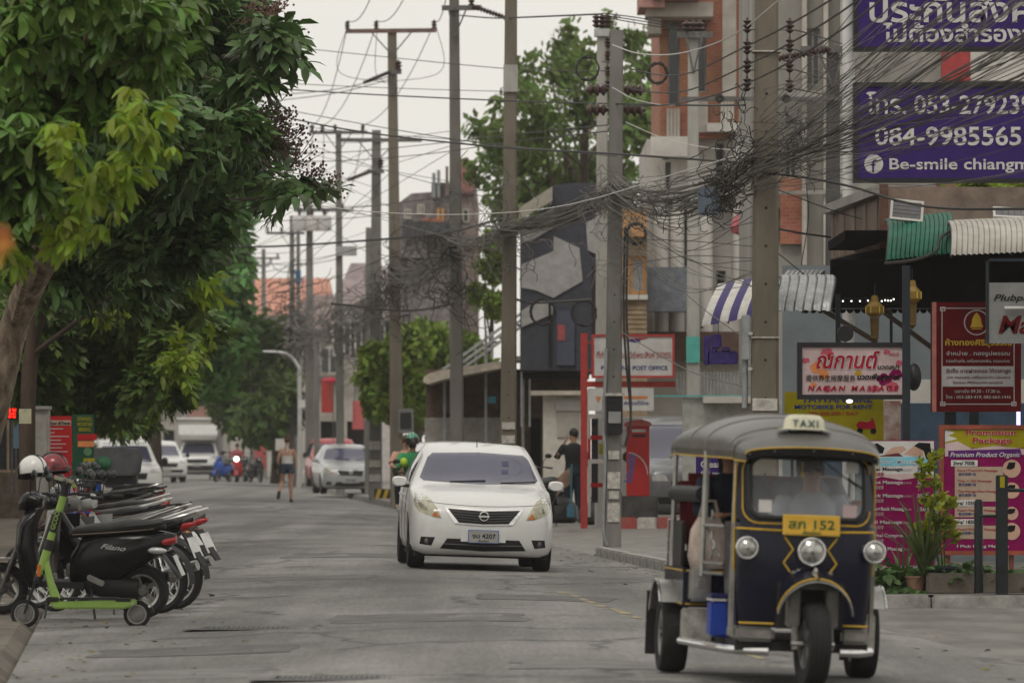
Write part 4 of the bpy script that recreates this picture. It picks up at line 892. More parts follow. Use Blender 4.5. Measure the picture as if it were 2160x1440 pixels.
# ---- wires
def sagline(p0, p1, sag, n=14): p0, p1 = Vector(p0), Vector(p1); return [p0.lerp(p1, i / n) - Vector((0, 0, 4 * sag * (i / n) * (1 - i / n))) for i in range(n + 1)]
def wire(pts, r_, m, label, group=None, n=22, name='overhead_wire'):
 pts = [Vector(p) for p in pts]; o = pts[0]; P = bez([p - o for p in pts], n) if len(pts) > 2 else [p - o for p in pts]
 w = MB().tube(P, r_, 5).obj(name, m, loc=o); return tag(w, label, 'wire', group)
def pw(lst): return [at(*p) for p in lst]
wl = [([(430, 80, 120), (760, 115, 112), (1080, 146, 100), (1300, 150, 84)], .008, M_CABLE, 'topmost thin wire slanting from the tree to the pale pole'),
  ([(420, 168, 118), (800, 185, 110), (1075, 193, 100), (1290, 190, 80)], .007, M_CABLE, 'thin wire ending at the grey pole insulators'),
  ([(420, 175, 110), (700, 195, 100), (1075, 213, 90), (1440, 222, 72), (1570, 222, 57)], .012, M_CABLE, 'dark level cable passing in front of the rain tree to the thick pole'),
  ([(420, 195, 112), (700, 250, 105), (1000, 300, 92), (1300, 330, 78)], .008, M_CABLE, 'wire dropping gently across the sky to the grey pole'),
  ([(400, 200, 100), (700, 268, 92), (1000, 306, 82), (1300, 325, 70), (1590, 345, 57)], .014, M_CABLE, 'thickest dark cable sweeping from the tree crown to the thick pole'),
  ([(480, 235, 115), (700, 275, 108), (900, 290, 100), (1075, 305, 95)], .006, M_CABLE, 'faint thin wire just under the thick sweeping cable'),
  ([(420, 318, 130), (700, 322, 126), (900, 305, 118), (1075, 285, 96), (1300, 262, 80)], .009, M_CABLE, 'upper of two wires bowing under the middle crossarms'),
  ([(420, 340, 130), (700, 340, 126), (900, 325, 118), (1075, 300, 96), (1300, 275, 80)], .009, M_CABLE, 'lower of two wires bowing under the middle crossarms'),
  ([(640, 430, 75), (800, 448, 74), (1000, 452, 72), (1200, 432, 68), (1440, 362, 62), (1560, 325, 58), (1600, 300, 57)], .0065, M_CABLEW, 'long white wire drooping low across the whole street'),
  ([(1292, 95, 79), (1345, 113, 76), (1420, 115, 70), (1500, 95, 64), (1570, 60, 57.5), (1650, -5, 50), (1760, -90, 44)], .008, M_CABLEW, 'white wire curving up past the top of the thick pole'),
  ([(1292, 185, 79), (1340, 210, 77), (1400, 222, 74), (1440, 221, 72)], .006, M_CABLEW, 'short pale wire leaving the grey pole insulators'),
  ([(1320, 258, 79), (1400, 292, 76), (1480, 310, 72), (1560, 318, 60)], .006, M_CABLEW, 'pale drooping wire left of the black wire tangle'),
  ([(360, 518, 128), (560, 520, 128), (760, 508, 122), (930, 492, 116), (1065, 460, 95)], .024, M_CABLE, 'heavy black messenger cable bundle above the round tree'),
  ([(430, 432, 135), (700, 440, 130), (900, 420, 120), (1075, 390, 96)], .009, M_CABLE, 'wire crossing below the stepped house chimneys'),
  ([(420, 470, 140), (700, 462, 140), (840, 450, 138)], .009, M_CABLE, 'wire running level into the tall pole'),
  ([(500, 545, 180), (620, 560, 180), (720, 545, 176)], .012, M_CABLE, 'low wire before the salmon roof'),
  ([(490, 650, 200), (620, 655, 200), (720, 640, 176)], .012, M_CABLE, 'wire in front of the brown grey roof'),
  ([(490, 610, 200), (600, 615, 200), (655, 600, 206)], .012, M_CABLE, 'wire across the middle of the salmon roof'),
  ([(700, 640, 95), (860, 655, 110), (960, 640, 115)], .02, M_CABLE, 'thick cable sagging between the tall pole and the dark pole'),
  ([(1065, 620, 95), (1120, 638, 94), (1250, 632, 84)], .02, M_CABLE, 'black cable holding the coils in front of the navy house'),
  ([(1610, 365, 56.8), (1700, 375, 56), (1800, 395, 54), (1900, 425, 52), (2000, 440, 50), (2200, 440, 46)], .013, M_CABLE, 'heavy black cable running from the thick pole over the green awning'),
  ([(1610, 475, 57), (1680, 490, 60), (1752, 500, 62)], .012, M_CABLE, 'short black cable from the thick pole to the brown metal box'),
  ([(1640, 400, 57), (1760, 445, 62), (1850, 470, 62)], .006, M_CABLE, 'thin wire stapled across the brown metal box'),
  ([(1630, 525, 57), (1710, 590, 60), (1770, 640, 62)], .006, M_CABLE, 'thin wire slanting onto the silver awning'),
  ([(1310, 700, 79), (1450, 780, 70), (1580, 818, 57.5)], .007, M_CABLEG, 'grey wire dipping from the post office pole towards the thick pole'),
  ([(1350, 530, 79), (1470, 640, 70), (1580, 720, 60)], .006, M_CABLEG, 'slanting grey wire before the blue grey awning sheet'),
  ([(1340, 470, 80), (1480, 560, 70), (1582, 600, 57.5)], .006, M_CABLEG, 'grey wire slanting in front of the white columns'),
  ([(1320, 560, 85), (1450, 540, 82), (1590, 545, 80)], .006, M_CABLE, 'level wire across the white columned storeys'),
  ([(1320, 505, 85), (1450, 508, 82), (1590, 520, 80)], .006, M_CABLE, 'level wire under the round black coil'),
  ([(1700, 380, 60), (1705, 460, 60), (1690, 560, 60)], .005, M_CABLE, 'thin loose wire hanging beside the thick pole'),
  ([(1660, 60, 57), (1720, 75, 65), (1830, 110, 80)], .008, M_CABLE, 'uppermost service wire leaving the right insulator rack'),
  ([(1660, 100, 57), (1720, 118, 65), (1830, 150, 80)], .008, M_CABLE, 'second service wire leaving the right insulator rack'),
  ([(1660, 142, 57), (1720, 160, 65), (1830, 190, 80)], .008, M_CABLE, 'third service wire leaving the right insulator rack'),
  ([(1660, 184, 57), (1720, 196, 65), (1830, 215, 80)], .008, M_CABLE, 'lowest service wire leaving the right insulator rack')]
for pts, r_, m, lb in wl: wire(pw(pts), r_, m, lb, 'single wires over the street')
for k, (py0, py1) in enumerate(((100, 150), (140, 190), (178, 218))):
 wire(pw([(1270, py0 + 30 + k * 8, 84), (1420, py1 + 10 - k * 4, 72), (1570, py0, 57), (1760, py0 - 105, 46), (2000, py0 - 290, 38)]), .009, M_CABLE, ['upper', 'middle', 'lower'][k] + ' power wire climbing past the left insulator rack of the thick pole', 'single wires over the street')
rr = random.Random(77); ORD = 'topmost second third fourth fifth sixth seventh eighth ninth tenth eleventh twelfth thirteenth lowest'.split()
PN = {838: (138, 'tall pole'), 965: (115, 'dark weathered pole'), 792: (156, 'chevron pole'), 1071: (95, 'brown pole behind the car')}
for x1, (D1, nm) in PN.items():
 for k, y1 in enumerate(sorted(rr.uniform(250, 560) for _ in range(5))):
  y0 = rr.uniform(250, 660); D0 = rr.uniform(130, 190)
  wire(pw([(rr.uniform(440, 520), y0, D0), ((480 + x1) / 2, (y0 + y1) / 2 + rr.uniform(4, 30), (D0 + D1) / 2), (x1, y1, D1)]), .007, M_CABLE if k % 3 else M_CABLEG, '%s of the thin wires reaching the %s from the left trees' % (ORD[k], nm), 'thin crossing wires')
for k, y0 in enumerate(sorted(rr.uniform(380, 520) for _ in range(14))):
 y1 = rr.uniform(360, 640); wire(pw([(1300, y0, 79.3), (1440, (y0 + y1) / 2 + rr.uniform(20, 70), 68), (1596, y1, 57)]), .004, M_CABLE if k % 2 else M_CABLEG, '%s, at the post office pole, of the loose wires draped to the thick pole' % ORD[k], 'loose draped wires')
# phase conductors between the crossarms
ph5 = [P5.location + Vector((-.1 + a, 0, zz(P5, 66, 138) + .25)) for a in (-1.08, -.38, 1.02)]
ph7 = [P7.location + Vector((a, 0, zz(P7, 280, 176) + .25)) for a in (-.82, -.5, .75)]
ph8 = [P8.location + Vector((a, 0, zz(P8, 444, 206) + .25)) for a in (-.4, .4, 1.2)]
ph0 = [at(800 + k * 75, -60, 120) for k in range(3)]
for k, nm in enumerate(('first', 'second', 'third')):
 wire(sagline(ph5[k], ph7[k], .5), .011, M_CABLE, nm + ' high conductor from the long crossarm back to the next pole', 'high conductors')
 wire(sagline(ph7[k], ph8[k], .5), .012, M_CABLE, nm + ' high conductor running back to the transformer pole', 'high conductors')
 wire(sagline(ph0[k], ph5[k], .35), .011, M_CABLE, nm + ' high conductor coming down from the top edge to the long crossarm', 'high conductors')
 wire([ph5[k], ph5[k] + Vector((-.25 + .2 * k, 0, -1.2)), P5.location + Vector((-.3, -.1, zz(P5, 175, 138)))], .008, M_CABLE, nm + ' thin jumper loop below the long crossarm', 'jumper loops')
wire(pw([(958, 32, 115), (1030, 38, 105), (1075, 38, 95), (1200, 33, 88), (1270, 30, 84)]), .014, M_CABLE, 'dark wire from the strung insulators to the pale pole head')
for k in range(3): wire(pw([(1272, 28 + k * 4, 84), (1360, 40 + k * 6, 86), (1460, 60 + k * 4, 88)]), .009, M_CABLE, ['upper', 'middle', 'lower'][k] + ' of three wires crossing in front of the brick balcony')
for k in range(2): wire(pw([(830, 160 + 6 * k, 138), (700, 190 + k * 8, 142), (520, 205 + k * 14, 150)]), .011, M_CABLE, ('upper' if k == 0 else 'lower') + ' wire stretching left from the strung insulators of the tall pole')
# telecom cable bundles: tangled strands nobody could count
def bundle(name, label, runs, m):
 """runs: (p0, p1, n, spread0, spread1, sag, sagvar, radius)"""
 o = Vector(runs[0][0]); mb = MB(); rr = random.Random(len(label))
 for p0, p1, n, s0, s1, sg, sv, rd in runs:
  for k in range(n):
   a = Vector(p0) + Vector((rr.gauss(0, s0[0]), rr.gauss(0, .1), rr.gauss(0, s0[1]))); b_ = Vector(p1) + Vector((rr.gauss(0, s1[0]), rr.gauss(0, .1), rr.gauss(0, s1[1])))
   L = sagline(a, b_, max(.02, rr.gauss(sg, sv)), 12); ph = rr.uniform(0, 9); am = rr.uniform(0, .018)
   L = [p + Vector((am * math.sin(i * .8 + ph), 0, am * math.cos(i * .9 + ph))) - o for i, p in enumerate(L)]
   mb.tube(L, rd * rr.uniform(.7, 1.3), 4, cap=False)
 w = mb.obj(name, m, loc=o, merge=False); return tag(w, label, 'cables', kind='stuff')
A1 = at(1590, 338, 57); A0 = Vector((4.75, 27, 5.3)); A2 = at(1300, 405, 79.3); A3 = at(1070, 478, 94.7); A4 = at(962, 515, 114.6); A5 = at(836, 575, 137.6); A6 = at(790, 640, 155.6); A7 = at(716, 665, 175.6); A8 = at(652, 690, 205.6); A9 = at(620, 690, 222)
bundle('telecom_cables', 'fan of dusty telecom strands sweeping from the thick pole to the top right corner', [(A1, A0, 40, (.06, .2), (.5, .8), .32, .24, .0036), (at(1610, 250, 57), A0 + Vector((0, 0, .6)), 12, (.06, .2), (.4, .6), .15, .1, .0036)], M_CABLEG)
bundle('telecom_cables', 'black strands mixed in the sweep above the purple clinic sign', [(A1, A0, 18, (.06, .18), (.5, .8), .34, .24, .0045), (at(1610, 350, 57), A0 + Vector((.1, 0, -.5)), 10, (.05, .05), (.3, .25), .3, .12, .006)], M_CABLE)
bundle('telecom_cables', 'thick grey cable bundle sagging between the thick pole and post office pole', [(A1, A2, 44, (.05, .05), (.07, .09), .25, .13, .006), (at(1600, 350, 57), A2, 14, (.05, .04), (.1, .12), .42, .12, .006)], M_CABLEG)
bundle('telecom_cables', 'grey cable bundle dipping from the post office pole past the brown pole', [(A2, A3, 36, (.08, .09), (.09, .07), .12, .08, .009), (A3, A4, 26, (.09, .07), (.12, .12), .12, .08, .01)], M_CABLEG)
bundle('telecom_cables', 'hazy tangle of cables strung along the far poles', [(A4, A5, 26, (.14, .15), (.16, .2), .2, .12, .011), (A5, A6, 22, (.16, .2), (.16, .2), .2, .12, .012), (A6, A7, 20, (.16, .2), (.16, .25), .25, .12, .013), (A7, A8, 20, (.16, .25), (.16, .3), .3, .12, .015), (A8, A9, 16, (.16, .3), (.2, .3), .2, .1, .015), (A9, at(545, 640, 285), 10, (.2, .3), (.3, .3), .4, .1, .015)], M_CABLEG)
def tangle(label, c, size, n, rd, m, loopy=.08):
 rr = random.Random(n + len(label)); mb = MB()
 for k in range(n):
  p = Vector((rr.gauss(0, size[0]), rr.gauss(0, size[1]), rr.gauss(0, size[2]))); L = [p.copy()]
  d = Vector((rr.gauss(0, 1), rr.gauss(0, .5), rr.gauss(-.6, 1))).normalized()
  for i in range(9):
   d = (d + Vector((rr.gauss(0, .6), rr.gauss(0, .4), rr.gauss(0, .6))) - Vector((p.x * .5, p.y * .5, 0))).normalized(); p = p + d * loopy; L.append(p.copy())
  mb.tube(bez(L, 16), rd, 4, cap=False)
 return tag(mb.obj('cable_tangle', m, loc=c, merge=False), label, 'cables', kind='stuff')
tangle('black bird nest of wires hanging left of the thick pole', at(1530, 405, 56.9), (.1, .08, .12), 70, .0055, M_CABLE, .04)
tangle('drop wires fanning down into the black nest of wires', at(1560, 300, 56.9), (.06, .05, .14), 26, .0055, M_CABLE, .05)
tangle('dark clump of wires on the right face of the thick pole', at(1675, 290, 56.8), (.07, .06, .11), 36, .005, M_CABLE, .04)
tangle('loose ends hanging under the bundle near the round black coil', at(1430, 430, 67), (.4, .2, .07), 26, .005, M_CABLE, .05)
tangle('knot of wires at the head of the post office pole bundle', at(1290, 410, 79.1), (.2, .12, .1), 40, .006, M_CABLEG, .08)
tangle('grey loops hanging from the post office pole', at(1300, 500, 79.1), (.2, .12, .25), 20, .005, M_CABLEG, .12)
tangle('wires bunched around the brown pole', at(1050, 490, 94.6), (.22, .12, .3), 50, .007, M_CABLEG, .12)
tangle('dark wires bunched around the dark weathered pole', at(950, 580, 114.5), (.28, .2, .45), 48, .009, M_CABLE, .16)
tangle('wires bunched around the tall pole', at(845, 600, 137.5), (.35, .2, .42), 46, .01, M_CABLE, .18)
tangle('wires bunched around the chevron pole', at(785, 640, 155.5), (.32, .2, .5), 44, .012, M_CABLEG, .22)
tangle('wires bunched around the slender pole', at(715, 690, 175.5), (.34, .2, .5), 42, .014, M_CABLEG, .22)
tangle('wires bunched around the transformer pole', at(650, 690, 205.5), (.4, .2, .6), 42, .015, M_CABLEG, .24)
tangle('wires bunched beside the street lamp', at(615, 680, 221.5), (.45, .2, .8), 60, .02, M_CABLE, .33)
def coil(label, px, py, D, R, n=7):
 c = at(px, py, D); mb = MB(); rr = random.Random(int(px))
 for k in range(n):
  pts = [Vector(((R + rr.uniform(-.02, .02)) * math.cos(a), rr.uniform(-.03, .03), (R + rr.uniform(-.02, .02)) * math.sin(a) * 1.05)) for a in [2 * PI * i / 20 for i in range(20)]]
  mb.tube(pts, .012, 5, closed=True)
 return tag(mb.obj('cable_coil', M_CABLE, loc=c, merge=False), label, 'cable coil', 'coils of spare cable')
coil('black cable coil beside the brick wall top', 1387, 155, 77, .13)
coil('oval black cable coil in front of the tan house', 1342, 493, 80, .135, 10)
coil('large cable coil hanging before the navy house stairs', 1145, 658, 93, .2, 9)
coil('half hidden cable coil beside the dark post of the navy house', 1232, 660, 90, .19, 8)
coil('loose coil at the head of the grey pole', 1240, 145, 82, .16, 3)
MB().box((0, 0, 0), (.22, .12, .28)).obj('junction_box', mat('blue_grey_box', (.12, .15, .19), .6, var=.2), loc=at(1495, 425, 57.5), bevel=.02)
tag(bpy.data.objects['junction_box'], 'small blue grey junction box beside the black nest of wires', 'junction box')
# ================================================================== SHOPS AND SIGNS ON THE RIGHT
def flat(name, col, rough=.5, var=.14): return mat('print_' + name, col, rough, var=var, scale=4, spec=.05)
I_WHITE, I_PURPLE, I_RED, I_BLACK, I_GOLD = flat('white', (.55, .54, .52)), flat('purple', (.042, .022, .13)), flat('deep_red', (.085, .004, .006)), flat('black', (.012, .012, .013)), flat('gold', (.4, .27, .03))
I_NAVY, I_MAG, I_YEL, I_GREY, I_PINK, I_ROSE = flat('navy', (.03, .04, .2)), flat('magenta', (.19, .004, .07)), flat('yellow', (.29, .25, .01)), flat('grey', (.34, .33, .32)), flat('pale_pink', (.5, .38, .38)), flat('rose', (.45, .09, .13))
I_LRED, I_BLUE, I_ORG, I_SKIN, I_GREEN, I_BEIGE = flat('signal_red', (.36, .02, .022)), flat('blue', (.05, .16, .45)), flat('orange', (.6, .22, .08)), flat('skin_tone', (.5, .32, .24)), flat('green', (.02, .07, .04)), flat('sand', (.38, .29, .22))
M_FRAMEB = mat('black_sign_frame', (.014, .014, .016), .45, var=.2)
class Sign(Site):
 def __init__(s, name, label, cat, px0, px1, py0, py1, D, m_face, frame=None, fw=8, th=.06, rz=0.0):
  Site.__init__(s, name, label, cat, (px0 + px1) / 2, D, rz, PZ(py1, D)); s.k = D / F_PX
  s.box('panel', px0 + (fw if frame else 0), px1 - (fw if frame else 0), py0 + (fw if frame else 0), py1 - (fw if frame else 0), 0, th, m_face)
  if frame:
   for a, b_, c, d in ((px0, px1, py0, py0 + fw), (px0, px1, py1 - fw, py1), (px0, px0 + fw, py0 + fw, py1 - fw), (px1 - fw, px1, py0 + fw, py1 - fw)): s.box('frame', a, b_, c, d, -.02, th + .005, frame)
 def area(s, a, b_, c, d, m, y=.003, nm='printed_area'): return s.box(nm, a, b_, c, d, -y, -y + .002, m)
 def poly(s, pts, m, y=.004, nm='printed_shape'): return MB().prism([(s.x(a), s.h(b_)) for a, b_ in pts], -y, -y + .0015).obj(nm, m, s.t, smooth=False)
 def disc(s, px, py, r_, m, y=.004, nm='printed_disc', ry=None):
  return s.poly([(px + r_ * math.cos(2 * PI * i / 24), py + (ry or r_) * math.sin(2 * PI * i / 24)) for i in range(24)], m, y, nm)
 def txt(s, body, px, py, cap, m, w=None, bold=.012, shear=0, y=.006, align='LEFT', sp=1.0):
  return text(body, m, s.t, s.x(px), -y, s.h(py), cap * s.k / .73, (w * s.k if w else None), align, bold, shear, sp=sp)
# --- purple clinic signs on a white post
pt = thing('white_sign_post', 'white round steel post carrying the purple clinic signs', 'post', (PX(1790, 64.3), 64.3, 0))
MB().cyl((0, 0, gz(4, 64)), (0, 0, 7.6), .07, n=14).obj('tube', mat('white_steel', (.62, .62, .61), .45, var=.1), pt)
G = Sign('clinic_sign', 'upper purple dental sign with white Thai lettering', 'sign', 1800, 2330, -70, 108, 64, I_PURPLE, M_FRAMEB, 9, .16)
G.txt('ประกันสังคม', 1834, 46, 52, I_WHITE, 390, .02); G.txt('ไม่ต้องสำรองจ่าย', 1862, 88, 34, I_WHITE, 375, .02)
G = Sign('clinic_sign', 'lower purple dental sign with white telephone numbers', 'sign', 1800, 2330, 174, 385, 64, I_PURPLE, M_FRAMEB, 9, .16)
G.txt('โทร. 053-279239', 1828, 240, 40, I_WHITE, 350, .014); G.txt('084-9985565', 1846, 306, 40, I_WHITE, 308, .014)
G.disc(1843, 346, 20, I_WHITE, nm='logo_disc'); G.txt('f', 1837, 364, 29, I_PURPLE, None, .0, y=.008); G.txt('Be-smile chiangmai', 1876, 357, 24, I_WHITE, 322, .014)
# --- the massage shop: roof deck, brown metal box, back wall
M_BLUEW = mat('dusty_blue_wall', (.2, .235, .25), .85, var=.2, scale=1.2, col2=(.14, .16, .17))
M_DKST = mat('dark_blue_steel', (.012, .018, .024), .5, var=.2)
M_SOFF = mat('shade_black', (.006, .006, .0065), .9, var=.3, spec=.05)  # near black: the shade under the roof is put into the colour
B = Site('massage_shop', 'open fronted massage shop under curved awnings at the street corner', 'shop', 1900, 68)
B.box('back_wall', 1652, 2420, 560, 1200, 0, .2, M_BLUEW); B.box('white_band', 1700, 2420, 800, 850, -.03, -.002, M_WHITE); B.box('blue_band', 1700, 2420, 850, 1000, -.035, -.003, mat('dado_blue', (.04, .07, .11), .7, var=.2))
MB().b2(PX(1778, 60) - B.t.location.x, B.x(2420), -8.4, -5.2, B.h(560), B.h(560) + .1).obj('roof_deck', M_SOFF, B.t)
MB().b2(PX(1962, 60) - B.t.location.x, B.x(2420), -8.05, -7.95, PZ(652, 60), PZ(530, 60)).obj('shade_panel', M_SOFF, B.t)  # black sheets added to stand in for the unlit void below the roof
MB().b2(PX(1752, 59.4) - B.t.location.x, PX(1962, 59.4) - B.t.location.x, -8.6, -8.5, PZ(650, 59.4), PZ(548, 59.4)).obj('shade_panel', M_SOFF, B.t)
t0 = B.t.location
for (px, D, py0, py1, w) in ((1768, 58.5, 620, 735, .05), (1912, 56.6, 560, 1010, .075), (1880, 61, 660, 730, .03), (2005, 60, 850, 960, .12), (2055, 60, 850, 960, .1)):
 MB().b2(PX(px, D) - t0.x - w / 2, PX(px, D) - t0.x + w / 2, D - 68, D - 68 + w, PZ(py1, D), PZ(py0, D)).obj('post', M_DKST, B.t)
for (a, b_) in (((1730, 650, 59), (1850, 722, 59)), ((1860, 655, 60), (1975, 740, 60)), ((1790, 610, 60), (1880, 660, 60))):
 MB().bar(at(*a) - t0, at(*b_) - t0, .05).obj('brace', mat('brown_timber', (.05, .035, .025), .8), B.t)
wp = MB().b2(PX(1866, 60.5) - t0.x, PX(1900, 60.5) - t0.x, -7.5, -7.3, 0, PZ(845, 60.5)).obj('peeling_post', mat('peeling_white', (.55, .52, .48), .85, var=.5, scale=6, col2=(.3, .13, .09)), B.t)
# scalloped valance
for k in range(22):
 p = at(1700 + k * 15.5, 655, 59.4 if k < 8 else 60) - t0
 MB().prism([(p.x + .04 * math.cos(a), p.z + .05 * math.sin(a) + .02) for a in np.linspace(PI, 2 * PI, 7)], p.y, p.y + .005).obj('valance_scallop', M_SOFF, B.t, smooth=False)
# brown metal clad box along the street side
M_BRZ = mat('bronze_sheet', (.3, .22, .17), .5, metal=.25, var=.4, scale=2.5, col2=(.14, .1, .08), bump=.4, bscale=4)
bx = thing('metal_clad_box', 'brown sheet metal clad roof box left of the solar panel', 'roof box', at(1810, 545, 62.5))
o = bx.location
def Q(px, py, D): return at(px, py, D) - o
c0, c1 = Q(1868, 393, 60), Q(1752, 437, 65.4); d0, d1 = Q(1868, 520, 60), Q(1752, 548, 65.4)
back = Vector((2.2, 0.3, 0))
MB().add([d0, d1, c1, c0, d0 + back, d1 + back, c1 + back, c0 + back], [(0, 1, 2, 3), (7, 6, 5, 4), (0, 3, 7, 4), (1, 5, 6, 2), (3, 2, 6, 7), (0, 4, 5, 1)]).obj('cladding', M_BRZ, bx, smooth=False, bevel=.01)
for k in range(5):
 f = (k + .5) / 5; a, b_ = d0.lerp(d1, f), c0.lerp(c1, f); MB().bar(a + Vector((-.02, -.004, .02)), b_ + Vector((-.02, -.004, -.1)), .018, .018).obj('seam', M_BRZ, bx)
MB().bar(c0 + Vector((-.03, 0, -.03)), c1 + Vector((-.03, 0, -.03)), .12, .1).obj('top_cap', M_GREYR, bx)
MB().bar(d0 + Vector((-.02, -.03, -.02)), c0 + Vector((-.02, -.03, .02)), .09, .06).obj('corner_flange', mat('rust_brown', (.12, .06, .045), .7, var=.2), bx)
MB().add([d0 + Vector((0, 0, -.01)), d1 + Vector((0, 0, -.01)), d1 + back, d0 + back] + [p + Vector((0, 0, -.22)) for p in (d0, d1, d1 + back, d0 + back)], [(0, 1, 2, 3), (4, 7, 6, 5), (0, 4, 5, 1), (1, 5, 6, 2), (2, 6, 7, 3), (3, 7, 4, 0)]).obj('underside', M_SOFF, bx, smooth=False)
# awnings
def awning(label, px0, px1, py_lip, py_top, D_lip, D_top, m, shift=0.0, ribs=30, amp=.012, lip_tilt=0.0, group='curved sheet awnings', sheets=1, m2=None):
 o = at((px0 + px1) / 2, py_lip, D_lip); t = thing('awning', label, 'awning', o, group=group)
 nx, ns = ribs * 12 + 1, 14; z0, z1 = PZ(py_lip, D_lip), PZ(py_top, D_top)
 for sh in range(sheets):
  ia, ib = int((nx - 1) * sh / sheets), int((nx - 1) * (sh + 1) / sheets); grid = []
  for j in range(ns + 1):
   a = (j / ns) * PI / 2; row = []
   for i in range(ia, ib + 1):
    f = i / (nx - 1); cor = -amp * 3 * max(0, math.cos(2 * PI * ribs * f)) ** 10 + amp * .25 * math.sin(6 * PI * ribs * f)
    y = D_lip + (D_top - D_lip) * (1 - math.cos(a)) - cor * math.cos(a); zz_ = z0 + (z1 - z0) * math.sin(a) + cor * math.sin(a)
    if j == 0: zz_ += .006 * math.sin(2 * PI * ribs * f)
    xx = PX(px0, D_lip) + (PX(px1, D_lip) - PX(px0, D_lip)) * f + shift * math.sin(a) ** 1.5
    row.append((xx - o.x, y - o.y, zz_ - o.z + lip_tilt * f))
   grid.append(row)
  MB().sheet(grid).obj('corrugated_sheet', (m2 if (m2 and sh % 2) else m), t)
 # end arches and a lip rail under the sheets
 for f in (0.004, .5, .996):
  P = [Vector((PX(px0, D_lip) + (PX(px1, D_lip) - PX(px0, D_lip)) * f + shift * math.sin(a) ** 1.5 - o.x, (D_top - D_lip) * (1 - math.cos(a)) + .025, (z1 - z0) * math.sin(a) - .02 + lip_tilt * f)) for a in np.linspace(0, PI / 2, 9)]
  MB().tube(P, .014, 6).obj('arch', M_DKST, t)
 return t
M_SILV = mat('silver_sheet', (.36, .37, .37), .35, metal=.5, var=.3, scale=5, bump=.5, bscale=30)
M_GRN = mat('green_sheet', (.008, .1, .062), .45, var=.35, scale=4, bump=.5, bscale=30)
M_WSH = mat('dirty_white_sheet', (.45, .43, .39), .6, var=.3, scale=3, col2=(.3, .28, .24))
awning('silver corrugated awning just right of the thick pole', 1636, 1752, 655, 580, 57.5, 59.4, M_SILV, .13, 6, .007)
awning('dark end of a second silver awning behind the first', 1640, 1720, 600, 570, 63, 64, M_SILV, .15, 8, .012)
awning('green corrugated awning under the solar panel', 1870, 2006, 548, 462, 57.8, 59.6, M_GRN, .1, 14, .005, .07)
awning('dirty white corrugated awning at the right edge over the massage signs', 2006, 2260, 538, 466, 57.0, 59.0, M_WSH, .08, 22, .006, .05)
M_PSTR = mat('purple_canvas', (.06, .045, .15), .75, var=.15); M_WCAN = mat('white_canvas', (.55, .53, .49), .75, var=.15)
aw = awning('white canvas awning with purple stripes left of the thick pole', 1480, 1592, 688, 600, 70, 72.5, M_WCAN, .28, 3, .0, .12, sheets=6, m2=M_PSTR)
rf = thing('sheet_roof', 'teal sheet metal roof sloping up behind the green and white awnings', 'roof', at(2010, 500, 60))
o = rf.location
MB().sheet([[at(1872, 500, 59.7) - o, at(1900, 465, 64) - o], [at(2022, 478, 59.7) - o, at(2030, 455, 64) - o], [at(2260, 440, 59.7) - o, at(2260, 420, 64) - o]]).obj('sheet', mat('teal_sheet', (.06, .2, .17), .45, var=.2), rf)
MB().tube(bez([at(1866, 556, 57.6) - o, at(1930, 548, 57.5) - o, at(1975, 530, 57.5) - o, at(1985, 500, 57.7) - o, at(2025, 478, 58.2) - o], 18), .016, 6).obj('hose', M_CABLE, rf)
def solar(label, px0, px1, py0, py1, D, tilt, rz, cols, rows):
 o = at((px0 + px1) / 2, py1, D); t = thing('solar_panel', label, 'solar panel', o, rot=(tilt, rz, 0), group='small solar panels'); k = D / F_PX; w, h = (px1 - px0) * k, (py1 - py0) * k / math.cos(tilt) if abs(tilt) < 1.3 else .3
 h = min(h, .5)
 for a, b_, c, d in ((-w / 2, w / 2, 0, .025), (-w / 2, w / 2, h - .025, h), (-w / 2, -w / 2 + .025, .025, h - .025), (w / 2 - .025, w / 2, .025, h - .025)): MB().b2(a, b_, -.02, .02, c, d).obj('frame', M_WHITE, t)
 for i in range(cols):
  for j in range(rows): MB().b2(-w / 2 + .03 + (w - .06) * i / cols + .003, -w / 2 + .03 + (w - .06) * (i + 1) / cols - .003, -.012, .0, .03 + (h - .06) * j / rows + .003, .03 + (h - .06) * (j + 1) / rows - .003).obj('cell', mat('solar_cell', (.12, .12, .13), .3, var=.2), t)
 MB().cyl((0, .02, .02), (0, .12, -.12), .015, n=6).obj('bracket', M_IRON, t)
solar('tilted white framed solar panel beside the brown metal box', 1876, 1946, 422, 466, 58.5, -.35, .1, 5, 4)
solar('long solar panel lying on the teal roof near the right edge', 2095, 2200, 440, 462, 59, -.9, .05, 7, 1)
# greenery on the roof behind
rg = thing('roof_shrub', 'yellow green shrub growing above the teal roof', 'shrub', at(1990, 470, 66))
P = lobe_points(L_([(1970, 435, 28), (2020, 425, 35), (2060, 400, 30), (2040, 380, 22), (1950, 450, 18), (2140, 395, 25)], 67, 1, 2), 180, 4, 1, org=rg.location)
scatter('foliage', leaf_spray(7, .09, .05, .2, 8), P, np.ones(180), M_LEAFY, rg, .5, 5)['kind'] = 'stuff'
MB().tube(bez([(0, .3, -.8), (.1, .3, -.2), (.4, .2, .2)], 6), .02, 6).obj('stem', M_BARKD, rg)
